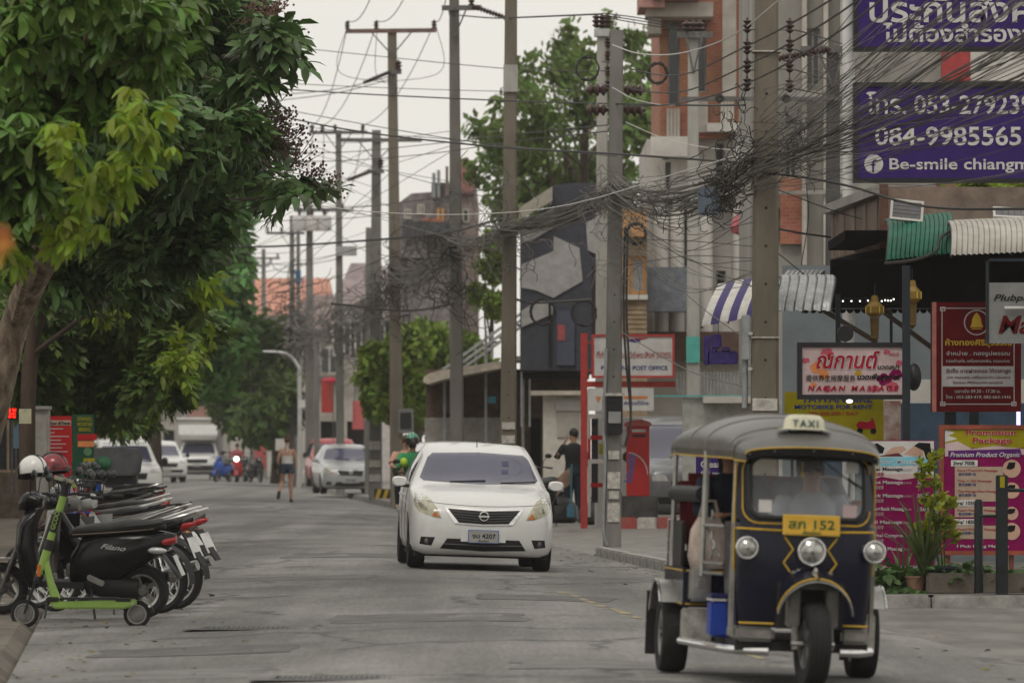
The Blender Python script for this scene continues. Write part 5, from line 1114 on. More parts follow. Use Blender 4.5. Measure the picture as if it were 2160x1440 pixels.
# string lights
sl = thing('string_lights', 'row of small white bulbs glowing under the dark shop roof', 'string lights', at(1830, 635, 59.2))
M_BULB = mat('bulb_glow', (1, .98, .92), .4, var=0, emit=2.2)
bp = [at(px, py, 59.2) - sl.location for px, py in ((1778, 635), (1796, 635), (1814, 635), (1831, 634), (1860, 635), (1867, 633), (1873, 634), (1879, 634), (1885, 631))]
for p in bp: MB().sphere(p, .009, 8, 6).obj('bulb', M_BULB, sl)
MB().tube([p + Vector((0, 0, .03)) for p in bp], .004, 4).obj('cord', M_CABLE, sl)
MB().sphere(at(1792, 846, 60) - sl.location, (.035, .02, .02), 8, 6).obj('bulb', M_BULB, sl)
# lanterns
def lantern(label, px, py0, py1, D):
 o = at(px, py1, D); H = (py1 - py0) * D / F_PX; t = thing('hanging_lantern', label, 'lantern', o, group='golden paper lanterns'); g = mat('lantern_gold', (.2, .12, .015), .45, var=.25); g2 = mat('lantern_ochre', (.12, .07, .016), .6, var=.3)
 MB().lathe([(.002, 0), (.045, H * .1), (.04, H * .12), (.048, H * .52)], 6).obj('tail', g2, t, smooth=False)
 MB().lathe([(.048, H * .53), (.09, H * .62), (.09, H * .76), (.045, H * .86), (.03, H * .99)], 6).obj('body', g, t, smooth=False)
 for k in range(6):
  a = PI / 3 * k; MB().bar((.092 * math.cos(a), .092 * math.sin(a), H * .62), (.092 * math.cos(a), .092 * math.sin(a), H * .76), .008).obj('rib', mat('lantern_trim', (.6, .45, .05), .4), t)
 MB().cyl((0, 0, H * .99), (0, 0, H + .12), .004, n=5).obj('string', M_CABLE, t)
lantern('dull golden lantern hanging left, behind the pink massage sign', 1845, 622, 722, 58.6)
lantern('bright golden lantern hanging beside the dark post', 1924, 590, 695, 57.4)
sp_ = thing('outdoor_speaker', 'round black spotlight on top of the pink massage sign', 'spotlight', at(1783, 722, 57.5))
MB().lathe([(.02, -.08), (.07, -.06), (.085, .02), (.08, .04)], 14, Matrix.Translation((0, 0, .09)) @ Matrix.Rotation(PI / 2, 4, 'X')).obj('lamp_housing', M_FRAMEB, sp_); MB().bar((0, 0, 0), (0, 0, .06), .02).obj('bracket', M_IRON, sp_)
# --- pink NAKAN MASSAGE sign
G = Sign('massage_sign', 'pink flowered massage sign in a black frame hanging on the dark post', 'sign', 1682, 1920, 722, 842, 56.8, I_PINK, M_FRAMEB, 10, .12)
rr = random.Random(4)
for (px, py, r_, m) in [(1745, 745, 14, I_ROSE), (1725, 775, 16, I_ORG), (1738, 790, 12, I_ORG), (1752, 752, 9, I_LRED), (1865, 800, 16, I_MAG), (1890, 790, 14, I_MAG), (1882, 815, 13, I_ROSE), (1845, 820, 10, I_ROSE), (1745, 820, 9, I_ROSE), (1700, 760, 8, I_ROSE), (1898, 765, 8, I_ROSE), (1810, 787, 8, I_GOLD), (1870, 742, 7, I_ROSE), (1715, 812, 7, I_ORG)]:
 for k in range(5):
  a = 2 * PI * k / 5 + rr.uniform(0, 1); G.disc(px + r_ * .55 * math.cos(a), py + r_ * .45 * math.sin(a), r_ * .5, m, .0032 + .0002 * k, 'petal', r_ * .38)
I_CRIM = flat('crimson', (.33, .01, .03))
G.txt('ณกานต์', 1722, 776, 34, I_WHITE, 134, .05, .25, .008); G.txt('ณกานต์', 1722, 776, 34, I_CRIM, 134, .022, .25, .011)
G.txt('นวดสปา', 1851, 778, 9, I_BLACK, 46, .02, .2, .008); G.txt('46/2', 1874, 750, 7, I_ROSE, 22, .0, .2)
G.txt('提供养生按摩服务', 1700, 803, 11, I_BLACK, 104, .0, 0, .008); G.txt('นวดเพื่อสุขภาพ', 1808, 800, 11, I_BLACK, 92, .03, .3, .008)
G.txt('NAKAN MASSAGE', 1704, 824, 11, I_CRIM, 192, .03, .2, .009, sp=1.5)
# --- red gold shop sign
G = Sign('gold_shop_sign', 'dark red gold shop sign with white Thai lettering and round emblem', 'sign', 1966, 2154, 637, 868, 58, I_RED, None, 0, .22)
G.box('side_panel', 1966, 1975, 637, 868, -.012, -.003, mat('faded_salmon', (.35, .13, .11), .7, var=.2))
G.area(1987, 2138, 772, 815, I_GREY)
for a, b_, c, d in ((1986, 2140, 649, 651), (1986, 2140, 851, 853), (1986, 1988, 651, 851), (2138, 2140, 651, 851)): G.area(a, b_, c, d, I_GREY, .0045, 'border_line')
for cx, cy in ((1986, 649), (2136, 649), (1986, 849), (2136, 849)):
 for a, b_, c, d in ((-3, 8, -2, 0), (-3, 8, 5, 7), (-3, -1, 0, 5), (6, 8, 0, 5)): G.area(cx + a, cx + b_, cy + c, cy + d, I_GREY, .006, 'corner_key')
G.disc(2060, 680, 27, I_GREY, .004, 'emblem_ring'); G.disc(2060, 680, 24.5, I_RED, .006, 'emblem_field')
G.poly([(2046, 690), (2049, 684), (2051, 672), (2055, 664), (2060, 659), (2065, 664), (2069, 672), (2071, 684), (2074, 690)], I_GOLD, .008, 'bell_emblem'); G.area(2049, 2071, 692, 694, I_GOLD, .008, 'bell_base')
G.txt('ห้างทองศิริสุวรรณ', 1994, 728, 12, I_GOLD, 140, .025); G.txt('จำหน่าย . ทองรูปพรรณ', 1996, 749, 8, I_GREY, 134, .012); G.txt('ทองคำแท่ง, เครื่องทองเงิน, กรอบทอง', 1996, 764, 6, I_GREY, 134, .01)
G.txt('รับซื้อ ขายฝากทอง ให้ราคาสูง', 1996, 786, 8, I_RED, 136, .01); G.txt('นาก กรอบพระ เครื่องประดับ และเพชร', 1997, 798, 5, I_RED, 134, .0); G.txt('โรงงาน ศิริวัฒนะกิจ เยาวราช', 2010, 809, 5, I_RED, 105, .0)
G.txt('เวลาเปิด 09.30 - 17.30 น.', 2014, 828, 7, I_GREY, 96, .01); G.txt('โทร : 053-283-419, 082-664-1446', 1995, 840, 6.5, I_GREY, 137, .01)
MB().cyl((G.x(2150), .1, G.h(900)), (G.x(2150), .1, G.h(868)), .02).obj('neon_tube', mat('violet_neon', (.45, .4, 1), .4, var=0, emit=2.5), G.t)
# --- white and red Massage sign at the edge
G = Sign('massage_sign', 'white sign with red slanted lettering cut off by the right edge', 'sign', 2085, 2260, 596, 724, 54.5, flat('shaded_white', (.2, .2, .195)), None, 0, .03)  # white face darkened to grey, its shadow painted into the base colour
G.box('steel_upright', 2080, 2086, 545, 724, -.01, .04, M_DKST); G.txt('Plubplung', 2096, 634, 14, I_BLACK, 110, .01, .3); G.txt('Massage', 2106, 702, 38, I_RED, 190, .02, .25); G.box('top_arm', 2080, 2260, 545, 551, -.01, .03, M_DKST)
G.box('tube_lamp', 2118, 2240, 646, 651, -.06, -.03, I_WHITE)
# --- yellow bike hire sign
G = Sign('bike_hire_sign', 'yellow motorbike hire sign half hidden behind the pink massage sign', 'sign', 1655, 1864, 826, 935, 62, I_YEL, None, 0, .03)
G.txt('TAWAN BIKE', 1690, 848, 18, I_NAVY, 150, .02); G.txt('MOTOBIKE FOR RENT', 1676, 862, 9, I_NAVY, 164, .018); G.txt('200-250-500 / DAY', 1705, 875, 7.5, I_LRED, 106, .01)
G.poly([(1806, 897), (1812, 888), (1830, 890), (1838, 886), (1836, 882), (1842, 882), (1846, 896), (1848, 905), (1838, 905), (1826, 904), (1812, 906)], I_CRIM, .005, 'printed_scooter'); G.disc(1814, 908, 6, I_BLACK, .006); G.disc(1842, 909, 6, I_BLACK, .006)
G.box('post', 1668, 1674, 935, 1180, .0, .04, M_DKST); G.box('post', 1850, 1856, 935, 1180, .0, .04, M_DKST)
# --- magenta price board
G = Sign('price_board', 'magenta one hour massage price board left of the tall potted plant', 'sign board', 1826, 1972, 928, 1192, 56.5, I_MAG, None, 0, .04)
G.area(1828, 1970, 930, 1000, I_WHITE, .003); G.poly([(1826, 1000), (1972, 998), (1972, 1008), (1940, 1006), (1900, 1012), (1860, 1005), (1826, 1014)], I_PINK, .0035)
G.poly([(1838, 938), (1850, 934), (1866, 944), (1862, 956), (1838, 956)], I_BLACK, .0045); G.poly([(1866, 958), (1880, 944), (1905, 940), (1912, 948), (1890, 960)], I_SKIN, .005); G.poly([(1905, 958), (1928, 940), (1945, 945), (1952, 975), (1945, 985), (1925, 960)], I_SKIN, .0048)
G.poly([(1928, 940), (1938, 933), (1962, 934), (1966, 965), (1955, 972), (1948, 950)], I_BLACK, .0055); G.poly([(1846, 962), (1895, 955), (1905, 962), (1890, 962)], flat('cocoa', (.12, .03, .03)), .0052)
G.poly([(1828, 966), (1945, 962), (1960, 972), (1940, 980), (1828, 984)], flat('sky', (.2, .5, .62)), .006); G.txt('1 Hour Massage', 1838, 977, 10, I_WHITE, 108, .01, .3, .008, sp=1.15)
for k, (th_, zh, pr) in enumerate((('Thai Massage', '泰式按摩', '300B'), ('Foot Massage', '脚部按摩', '300B'), ('Back Massage', '背部按摩', '350B'), ('Foot+Back Massage', '脚+背按摩', '350B'), ('Oil Massage', '精油按摩', '500B'), ('Herbal Compress', '草药按摩', '500B'), ('Hot Oil Massage', '热油按摩', '600B'))):
 y_ = 992 + k * 28; m_ = I_PINK
 G.txt(th_, 1834, y_, 7.5, I_BLACK if k == 0 else I_WHITE, 52 + 6 * len(th_) / 4, .012); G.txt(zh, 1836, y_ + 11, 6.5, I_CRIM if k == 0 else m_, 28, .0); G.txt(pr, 1935, y_ + 1, 8, I_BLACK if k == 0 else I_WHITE, 24, .012); G.txt('นวด', 1904, y_, 5, m_, 18, .0)
for a in (1850, 1950): G.box('leg', a, a + 6, 1192, 1240, .0, .04, M_DKST)
# --- promotion board
G = Sign('promotion_board', 'tall magenta promotion package board in a rust red frame at the right edge', 'sign board', 1982, 2190, 896, 1170, 55.3, I_MAG, mat('rust_red_frame', (.24, .06, .035), .7, var=.25), 9, .14)
G.area(1993, 2180, 906, 944, I_YEL, .003); G.poly([(1993, 935), (2020, 930), (2050, 946), (2100, 940), (2180, 948), (2180, 958), (1993, 962)], I_PINK, .0035); G.poly([(1993, 906), (2015, 912), (2000, 918), (2020, 925), (1993, 932)], I_WHITE, .0038)
for body, px, py, w in (('Promotion', 2038, 917, 104), ('Package', 2052, 934, 82)): G.txt(body, px, py, 12, I_WHITE, w, .05, 0, .006); G.txt(body, px, py, 12, I_LRED, w, .022, 0, .009)
G.poly([(2000, 950), (2152, 946), (2156, 962), (2000, 966)], flat('plum', (.1, .02, .14)), .005); G.txt('Premium Product Organic', 2004, 963, 10, I_WHITE, 148, .012, .3, .008)
for k, (ti, y_, h_, n) in enumerate((('2hrs/ 700B', 982, 75, 3), ('3hrs/ 1050B', 1066, 24, 1), ('4hrs/ 1850B', 1106, 30, 1))):
 G.area(2014, 2116, y_ + 2, y_ + h_, I_BEIGE, .004); G.area(2006, 2062 + 8 * (k > 0), y_ - 12, y_ + 1, I_WHITE, .0055); G.txt(ti, 2010, y_ - 2, 8, I_BLACK, 46 + 8 * (k > 0), .016, 0, .008)
 for j in range(n):
  yy = y_ + 12 + j * 22; G.txt(('Foot+Thai+Oil Massage', 'Thai + Oil Massage', 'Thai Massage+Foot Massage')[j], 2020, yy, 5, I_CRIM, 84 - 12 * (j == 1), .0); G.txt('泰式按摩+油', 2022, yy + 8, 5, I_NAVY, 36, .0)
for cy, r_ in ((988, 19), (1034, 17), (1082, 14), (1120, 18)): G.disc(2134, cy, r_, I_SKIN, .005, 'photo_disc'); G.poly([(2122, cy), (2128, cy - r_ * .7), (2142, cy - r_ * .7), (2140, cy - 2), (2132, cy + 2)], I_BLACK, .007, 'printed_hair')
G.txt('f Plub Plung Massage', 2018, 1154, 6, I_WHITE, 110, .01)
for a in (1996, 2130): G.box('leg', a, a + 9, 1170, 1225, .02, .1, mat('rust_red_leg', (.16, .05, .03), .7))
# --- purple cleaning banner behind the tricycle
G = Sign('cleaning_banner', 'purple dental cleaning banner seen through the open side of the taxi tricycle', 'banner', 1468, 1560, 900, 1100, 59.5, I_PURPLE, None, 0, .02)
for body, py, cap, w in (('and', 962, 13, 32), ('Cleaning', 985, 14, 66), ('full mouth', 1002, 9, 66), ('700', 1024, 14, 34), ('Scaling', 935, 13, 60)): G.txt(body, 1478, py, cap, I_WHITE, w, .02)
G.box('pole', 1472, 1476, 1100, 1150, .0, .02, M_ALU); G.box('pole', 1550, 1554, 1100, 1150, .0, .02, M_ALU)
# --- post office frame sign
M_RPO = mat('post_red_paint', (.42, .045, .04), .5, var=.15)
fr = Site('sign_gantry', 'red steel frame holding the two post office signs', 'sign frame', 1232, 96.5, z=gz(PX(1232, 96.5), 96.5))
fr.box('upright', 1225, 1239, 703, 1122, 0, .11, M_RPO); fr.box('cross_rail', 1239, 1425, 804, 816, .02, .09, M_RPO)
for py in (720, 780): fr.box('sign_bracket', 1239, 1252, py, py + 4, .03, .06, M_RPO)
G = Sign('post_office_sign', 'white post office sign with red border and Thai lettering', 'sign', 1248, 1423, 705, 797, 96.4, I_WHITE, M_RPO, 5, .1)
G.poly([(1318, 716), (1345, 713), (1370, 712), (1348, 718)], I_LRED, .006, 'logo_mark'); G.poly([(1318, 718), (1346, 715), (1352, 720), (1340, 722)], I_NAVY, .007, 'logo_mark')
G.txt('ที่ทำการไปรษณีย์พระสิงห์ 50205', 1259, 755, 13, I_LRED, 156, .004); G.txt('PHRA SING POST OFFICE', 1268, 780, 9, I_NAVY, 140, .018)
G = Sign('parcel_sign', 'small white parcel service sign with an orange arrow below the post office sign', 'sign', 1240, 1379, 818, 866, 96.4, I_WHITE, None, 0, .05)
G.poly([(1256, 836), (1268, 836), (1262, 850)], I_ORG, .006, 'arrow_mark'); G.area(1316, 1366, 835, 841, I_ORG, .005); G.txt('ส่งด่วนทั่วไทย', 1316, 853, 7, I_NAVY, 52, .02)
# phone booth frame, post box
pb = Site('phone_kiosk', 'narrow red and white phone kiosk behind the post office pole', 'kiosk', 1262, 97.5, z=gz(PX(1262, 97.5), 97.5))
for a in (1240, 1300): pb.box('post', a, a + 6, 873, 1090, 0, .06, M_WHITE)
for py, m_ in ((873, I_WHITE), (918, I_LRED), (968, I_WHITE), (1018, I_LRED)): pb.box('rail', 1246, 1300, py, py + 9, .005, .05, m_)
pb.box('back_panel', 1248, 1262, 882, 1060, .3, .34, M_FRAMEB); pb.box('red_panel', 1240, 1246, 925, 968, -.01, -.001, I_LRED); pb.box('notice', 1264, 1272, 935, 958, .2, .22, I_YEL)
px_ = Site('post_box', 'red pillar post box with faded blue lettering on a dark stone base', 'post box', 1348, 97, z=gz(PX(1348, 97), 97))
px_.box('body', 1322, 1370, 897, 1046, 0, .4, mat('post_box_red', (.45, .02, .02), .4, var=.12), .01)
MB().prism([(px_.x(1315), px_.h(898)), (px_.x(1376), px_.h(898)), (px_.x(1372), px_.h(890)), (px_.x(1355), px_.h(884)), (px_.x(1330), px_.h(886)), (px_.x(1318), px_.h(892))], -.05, .45).obj('cap', mat('faded_red', (.45, .12, .11), .7, var=.3), px_.t, smooth=False)
MB().tube([(px_.x(1322 + 44 * math.sin(a)), -.008, px_.h(1000 - 46 * math.cos(a) * 1.0)) for a in np.linspace(0.1, 1.57, 12)], .012, 4).obj('white_arc', I_WHITE, px_.t)
px_.box('letter_slot', 1334, 1362, 916, 921, -.012, -.001, M_FRAMEB); px_.box('notice', 1333, 1362, 905, 911, -.006, -.001, I_WHITE)
text('ไปรษณีย์', I_BLUE, px_.t, px_.x(1332), -.008, px_.h(1020), .16, .5, 'LEFT', .02, rot=(PI / 2, -PI / 2 + .15, 0))
sb = Site('stone_base', 'dark stone plinth under the red post box', 'plinth', 1345, 96.8, z=gz(PX(1348, 97), 97)); sb.box('plinth', 1310, 1388, 1046, 1092, -.02, .55, mat('dark_stone', (.07, .068, .065), .85, var=.4, scale=5, bump=.5), .02)
# long low wall, roller cabinet and purple flower box further right
lw = Site('boundary_wall', 'low pale wall with a flat coping behind the taxi tricycle', 'wall', 1520, 84, z=0); lw.box('wall', 1440, 1680, 838, 1090, 0, .2, mat('wall_grey_green', (.33, .33, .3), .85, var=.2)); lw.box('coping', 1482, 1640, 836, 850, -.35, -.002, M_CREAM); lw.box('teal_rail', 1380, 1640, 833, 837, -.06, -.02, mat('teal_rail', (.1, .3, .28), .6))
fb = thing('purple_banner_cluster', 'cluster of hanging purple plastic baskets below the striped awning', 'baskets', at(1515, 770, 71))
for a, b_, c, d in ((1484, 1498, 708, 770), (1500, 1522, 705, 735), (1490, 1556, 740, 768), (1500, 1512, 732, 745), (1522, 1540, 732, 742)):
 p, q = at(a, d, 71) - fb.location, at(b_, c, 71) - fb.location; MB().b2(p.x, q.x, -.06, .06, p.z, q.z).obj('basket', mat('purple_plastic', (.07, .045, .22), .5, var=.3, scale=8), fb, bevel=.015)
MB().cyl((0, 0, .05), (0, 0, .55), .005, n=5).obj('cord', M_CABLE, fb)
pu = thing('pink_parasol', 'folded pink cloth hanging on the white balcony', 'parasol', at(1562, 497, 100))
MB().lathe([(.01, 0), (.16, .05), (.2, .16), (.12, .32), (.02, .42)], 9).obj('cloth', mat('pink_cloth', (.6, .18, .2), .8, var=.2, transl=.3), pu); MB().cyl((0, 0, .3), (0, 0, .6), .012, n=6).obj('stick', M_IRON, pu)
mr = thing('convex_mirror', 'round convex mirror edge behind the dark shop post', 'mirror', at(1928, 795, 57.6)); MB().lathe([(.001, .05), (.1, .03), (.13, 0), (.14, -.02), (.12, -.03)], 18, Matrix.Rotation(PI / 2, 4, 'X') @ Matrix.Scale(.55, 4, (1, 0, 0))).obj('dish', M_FRAMEB, mr)
# bollards
M_BOL = mat('black_green_paint', (.008, .012, .013), .55, var=.4, scale=6)
for px, pt_, D, w, lb in ((2083, 1055, 52.4, .082, 'shorter dark round bollard in front of the promotion board'), (2133, 1003, 52.2, .108, 'taller dark square post with a yellow sticker at the right edge')):
 x = PX(px, D); z0 = gz(x, 53.5); H = PZ(pt_, D) - z0; t = thing('bollard', lb, 'bollard', (x, D + 1.0, z0), group='dark bollards at the corner')
 if w < .09: MB().lathe([(w / 2, 0), (w / 2, H - .03), (w * .35, H), (.001, H + .004)], 16).obj('shaft', M_BOL, t)
 else: MB().b2(-w / 2, w / 2, -w / 2, w / 2, 0, H).obj('shaft', M_BOL, t, bevel=.008); MB().b2(-.022, .022, -w / 2 - .004, -w / 2 - .001, H - .115, H - .01).obj('yellow_sticker', I_YEL, t); MB().cyl((w / 2, 0, H - .14), (.9, 0, H - .14), .018).obj('rail', M_BOL, t); MB().cyl((-.2, 0, H - .38), (-w / 2, 0, H - .38), .014).obj('rail', M_BOL, t)
# potted plants
def pot(label, px, py, D, r_, h, m):
 x = PX(px, D); t = thing('plant_pot', label, 'plant pot', (x, D, gz(x, D)), group='pots at the shop corner')
 MB().lathe([(r_ * .7, 0), (r_ * .95, h * .92), (r_ * 1.06, h * .93), (r_ * 1.06, h), (r_ * .9, h), (r_ * .86, h * .85), (.001, h * .84)], 18).obj('pot', m, t); return t
p1 = pot('large dark plastic pot holding the tall yellow green plant', 1980, 1250, 53.8, .17, .26, mat('dark_pot', (.02, .025, .035), .6))
p2 = pot('small clay pot beside the large dark pot', 1932, 1255, 53.6, .1, .17, mat('clay_pot', (.24, .13, .09), .8))
def blades(name, label, loc, n, L, m, seed, spread=.6, w=.03, cat='plant'):
 rr = random.Random(seed); t = thing(name, label, cat, loc, group='plants at the shop corner'); mb = MB()
 for k in range(n):
  a = rr.uniform(0, 2 * PI); l_ = L * rr.uniform(.5, 1.05); s_ = rr.uniform(.1, spread); d = Vector((math.cos(a), math.sin(a) * .6, 0)); P = []
  for i in range(7): f = i / 6; P.append(d * (l_ * s_ * f ** 1.3) + Vector((0, 0, l_ * (f - .55 * s_ * f ** 2.4))) + d * .02)
  sd_ = Vector((-d.y, d.x, 0)).normalized(); mb.sheet([[p - sd_ * w * .5 * ww, p + sd_ * w * .5 * ww] for p, ww in zip(P, (.5, .9, 1, .9, .7, .45, .05))])
 mb.obj('leaves', m, t)['kind'] = 'stuff'; return t
M_BLADE = mat('strap_leaf', (.1, .15, .045), .5, var=.3, island=.35, transl=.3); M_BLADEY = mat('lime_leaf', (.27, .31, .02), .45, var=.2, island=.3, transl=.4)
blades('grass_plant', 'arching strap leaved plant left of the tall yellow green stems', (PX(1950, 53.7), 53.7, gz(4, 54) + .17), 64, 1.0, M_BLADE, 3, .9, .032)
blades('grass_plant', 'low strap leaves in front of the price board', (PX(1905, 54.2), 54.2, gz(4, 54)), 26, .6, M_BLADE, 5, .9, .03)
tp = thing('tall_potted_plant', 'tall succulent with round lime leaves rising from the dark pot', 'plant', (PX(1985, 53.8), 53.8, gz(4, 54) + .2), group='plants at the shop corner'); o = tp.location
for k, (a, b_) in enumerate((((1985, 1210), (1940, 965)), ((1982, 1210), (1972, 962)), ((1990, 1210), (1985, 1020)), ((1995, 1210), (2000, 1080)))):
 MB().tube(bez([at(*a, 53.8) - o, at((a[0] + b_[0]) / 2 - 6, (a[1] + b_[1]) / 2, 53.8) - o, at(*b_, 53.8) - o], 8), .008, 5).obj('stem', M_BLADE, tp)
P = lobe_points(L_([(1937, 975, 13), (1973, 965, 14), (1945, 1000, 12), (1952, 1020, 12), (1975, 1020, 15), (1985, 1050, 16), (1970, 1065, 14), (1990, 1090, 18), (2000, 1105, 15), (1965, 1090, 14), (1975, 1110, 14), (1988, 1130, 10), (1955, 1050, 14), (1960, 985, 12), (2005, 1060, 14), (1950, 1120, 16), (2010, 1130, 16)], 53.8, .1, 3), 330, 9, 1, org=o)
def leaf_round():
 V = [(0, 0, 0)] + [(.5 + .5 * math.cos(a), .48 * math.sin(a), -.1 * math.sin(a) ** 2) for a in np.linspace(PI, 3 * PI, 9)[:-1]]; V = np.array(V) * .075; V[0] = (.04, 0, .006)
 return V, np.array([(0, 1, 2, 3), (0, 3, 4, 5), (0, 5, 6, 7), (0, 7, 8, 1)])
scatter('leaves', leaf_round(), P, np.random.default_rng(1).uniform(.7, 1.2, 330), M_BLADEY, tp, .7, 4)['kind'] = 'stuff'
gc = thing('ground_cover', 'low leafy ground cover along the foot of the shop boards', 'ground cover', (4.2, 54, gz(4.2, 54))); gc['kind'] = 'stuff'
P = np.stack([RNG.uniform(PX(1845, 54) - 4.2, PX(2230, 54) - 4.2, 420), RNG.uniform(-.55, .5, 420), RNG.uniform(.02, .24, 420)], 1); P = P[(P[:, 0] < PX(1925, 54) - 4.2) * (P[:, 2] > .5) == False]
scatter('leaves', leaf_spray(5, .09, .06, .12, 4), P, np.random.default_rng(3).uniform(.7, 1.3, len(P)), mat('ground_leaf', (.06, .12, .03), .5, var=.3, island=.4, transl=.25), gc, .4, 8)['kind'] = 'stuff'
lb_ = thing('timber_edging', 'weathered concrete edging in front of the plants', 'edging', (PX(2080, 53.3), 53.45, gz(4.2, 54))); MB().b2(-.55, .75, -.05, .08, 0, .2).obj('edging', M_CONCD, lb_, bevel=.02)
# ================================================================== SIGNS ON THE LEFT
G = Sign('tour_sign', 'red tour and travel sign standing behind the row of motorbikes', 'sign', 101, 151, 877, 1010, 74, I_LRED, None, 0, .05)
G.area(102, 150, 886, 897, I_BEIGE); G.txt('Tour &Travel', 104, 895, 6.5, I_BLACK, 44, .03)
for k in range(8): G.area(103, 103 + (30, 12, 42, 26, 36, 28, 40, 22)[k], 903 + k * 8, 905 + k * 8, I_PINK, .004, 'text_line')
G = Sign('biking_sign', 'dark green downhill biking sign with yellow letters beside the red tour sign', 'sign', 153, 198, 874, 1010, 76, I_GREEN, None, 0, .05)
for k, w_ in enumerate(('DOWNHILL', 'MOUNTAIN', 'BIKING')): G.txt(w_, 179, 887 + k * 11, 8, I_YEL, 31 - 6 * (k == 2), .03, align='CENTER')
G.area(163, 204, 915, 928, I_LRED, .004); G.area(164, 198, 930, 942, I_ORG, .004); G.area(176, 200, 966, 982, I_YEL, .005); G.disc(185, 952, 9, flat('leaf', (.1, .2, .1)), .005)
cbn = Site('roadside_cabinet', 'plain grey steel cabinet between the dark trunk and the red sign', 'cabinet', 88, 73, z=gz(PX(88, 73), 73)); cbn.box('case', 73, 102, 862, 1060, 0, .3, mat('cabinet_grey', (.26, .25, .22), .6, var=.2)); cbn.box('door', 76, 99, 880, 1050, -.02, -.002, MATS['cabinet_grey']); cbn.box('lid', 71, 105, 856, 863, -.04, .34, MATS['cabinet_grey'])
nt_ = Site('paper_notice', 'pale paper notice pinned to the dark tree trunk', 'notice', 53, 60.7, z=PZ(893, 60.7)); nt_.box('sheet', 40, 66, 862, 893, 0, .006, mat('aged_paper', (.42, .4, .27), .8, var=.2)); nt_.box('pin', 52, 54, 864, 866, -.008, -.001, M_IRON)
ld = Site('led_sign', 'small glowing red LED sign behind the leaning trunk', 'LED sign', 26, 80, z=PZ(884, 80)); ld.box('case', 12, 38, 858, 884, 0, .06, M_FRAMEB)
for a, b_, c, d in ((18, 23, 861, 869), (26, 34, 861, 868), (19, 33, 871, 874), (18, 24, 876, 881), (27, 33, 876, 881)): ld.box('light', a, b_, c, d, -.012, -.002, mat('red_led', (1, .02, .01), .5, var=0, emit=2.2))
ld.box('post', 23, 27, 884, 1040, .01, .05, M_IRON)
bs = Site('blue_signboard', 'narrow pale blue board under the red LED sign', 'sign', 34, 82, z=PZ(945, 82)); bs.box('panel', 28, 40, 890, 945, 0, .04, flat('pale_blue', (.2, .32, .4))); bs.box('pole', 32, 35, 945, 1040, .01, .04, M_IRON)
# ================================================================== CARS
M_TYRE = mat('tyre_rubber', (.018, .018, .018), .85, var=.3, scale=8, bump=.2)
M_RIM = mat('alloy_rim', (.3, .3, .3), .35, metal=.8, var=.15)
M_CHROME = mat('chrome', (.75, .75, .74), .12, metal=1.0, var=.05)
M_BLKP = mat('black_plastic', (.013, .013, .014), .5, var=.2)
M_CARGLASS = mat('tinted_windscreen', (.06, .06, .1), .04, var=.1, scale=1.5, spec=1.0)
M_LAMP = mat('yellowed_headlamp', (.5, .48, .36), .18, var=.25, scale=8, coat=.6, col2=(.32, .3, .22))
M_AMBER = mat('amber_lens', (.45, .14, .03), .25, var=.2, coat=.5)
M_REDL = mat('red_lens', (.35, .012, .012), .2, var=.2, coat=.6)
M_WPAINT = mat('white_car_paint', (.66, .66, .64), .32, var=.05, scale=1.2, coat=.5)
M_GAP = mat('panel_gap', (.02, .02, .02), .8, var=0)
M_HEADON = mat('lit_headlamp', (1, .97, .9), .3, var=0, emit=8)
def wheel_mesh(R, w, rimR, n=28, spokes=5):
 t = MB(); prof = [(rimR, -w * .42), (R * .8, -w * .5), (R * .94, -w * .47), (R, -w * .3), (R, w * .3), (R * .94, w * .47), (R * .8, w * .5), (rimR, w * .42)]
 t.lathe(prof, n, Matrix.Rotation(PI / 2, 4, 'Y'), cap=False)
 t.lathe([(rimR, w * .42), (rimR * .98, w * .1), (rimR * .98, -w * .1), (rimR, -w * .42)], n, Matrix.Rotation(PI / 2, 4, 'Y'), cap=False)
 r_ = MB(); r_.lathe([(rimR * .99, w * .4), (rimR * .9, w * .36), (rimR * .88, -w * .36), (rimR * .99, -w * .4)], n, Matrix.Rotation(PI / 2, 4, 'Y'), cap=False)
 r_.lathe([(.001, w * .3), (rimR * .25, w * .28), (rimR * .25, -w * .28), (.001, -w * .3)], 12, Matrix.Rotation(PI / 2, 4, 'Y'), cap=False)
 for k in range(spokes):
  a = 2 * PI * k / spokes
  for s in (-1, 1): r_.bar((s * w * .27, rimR * .2 * math.cos(a), rimR * .2 * math.sin(a)), (s * w * .3, rimR * .92 * math.cos(a), rimR * .92 * math.sin(a)), rimR * .2, .02)
 return t, r_
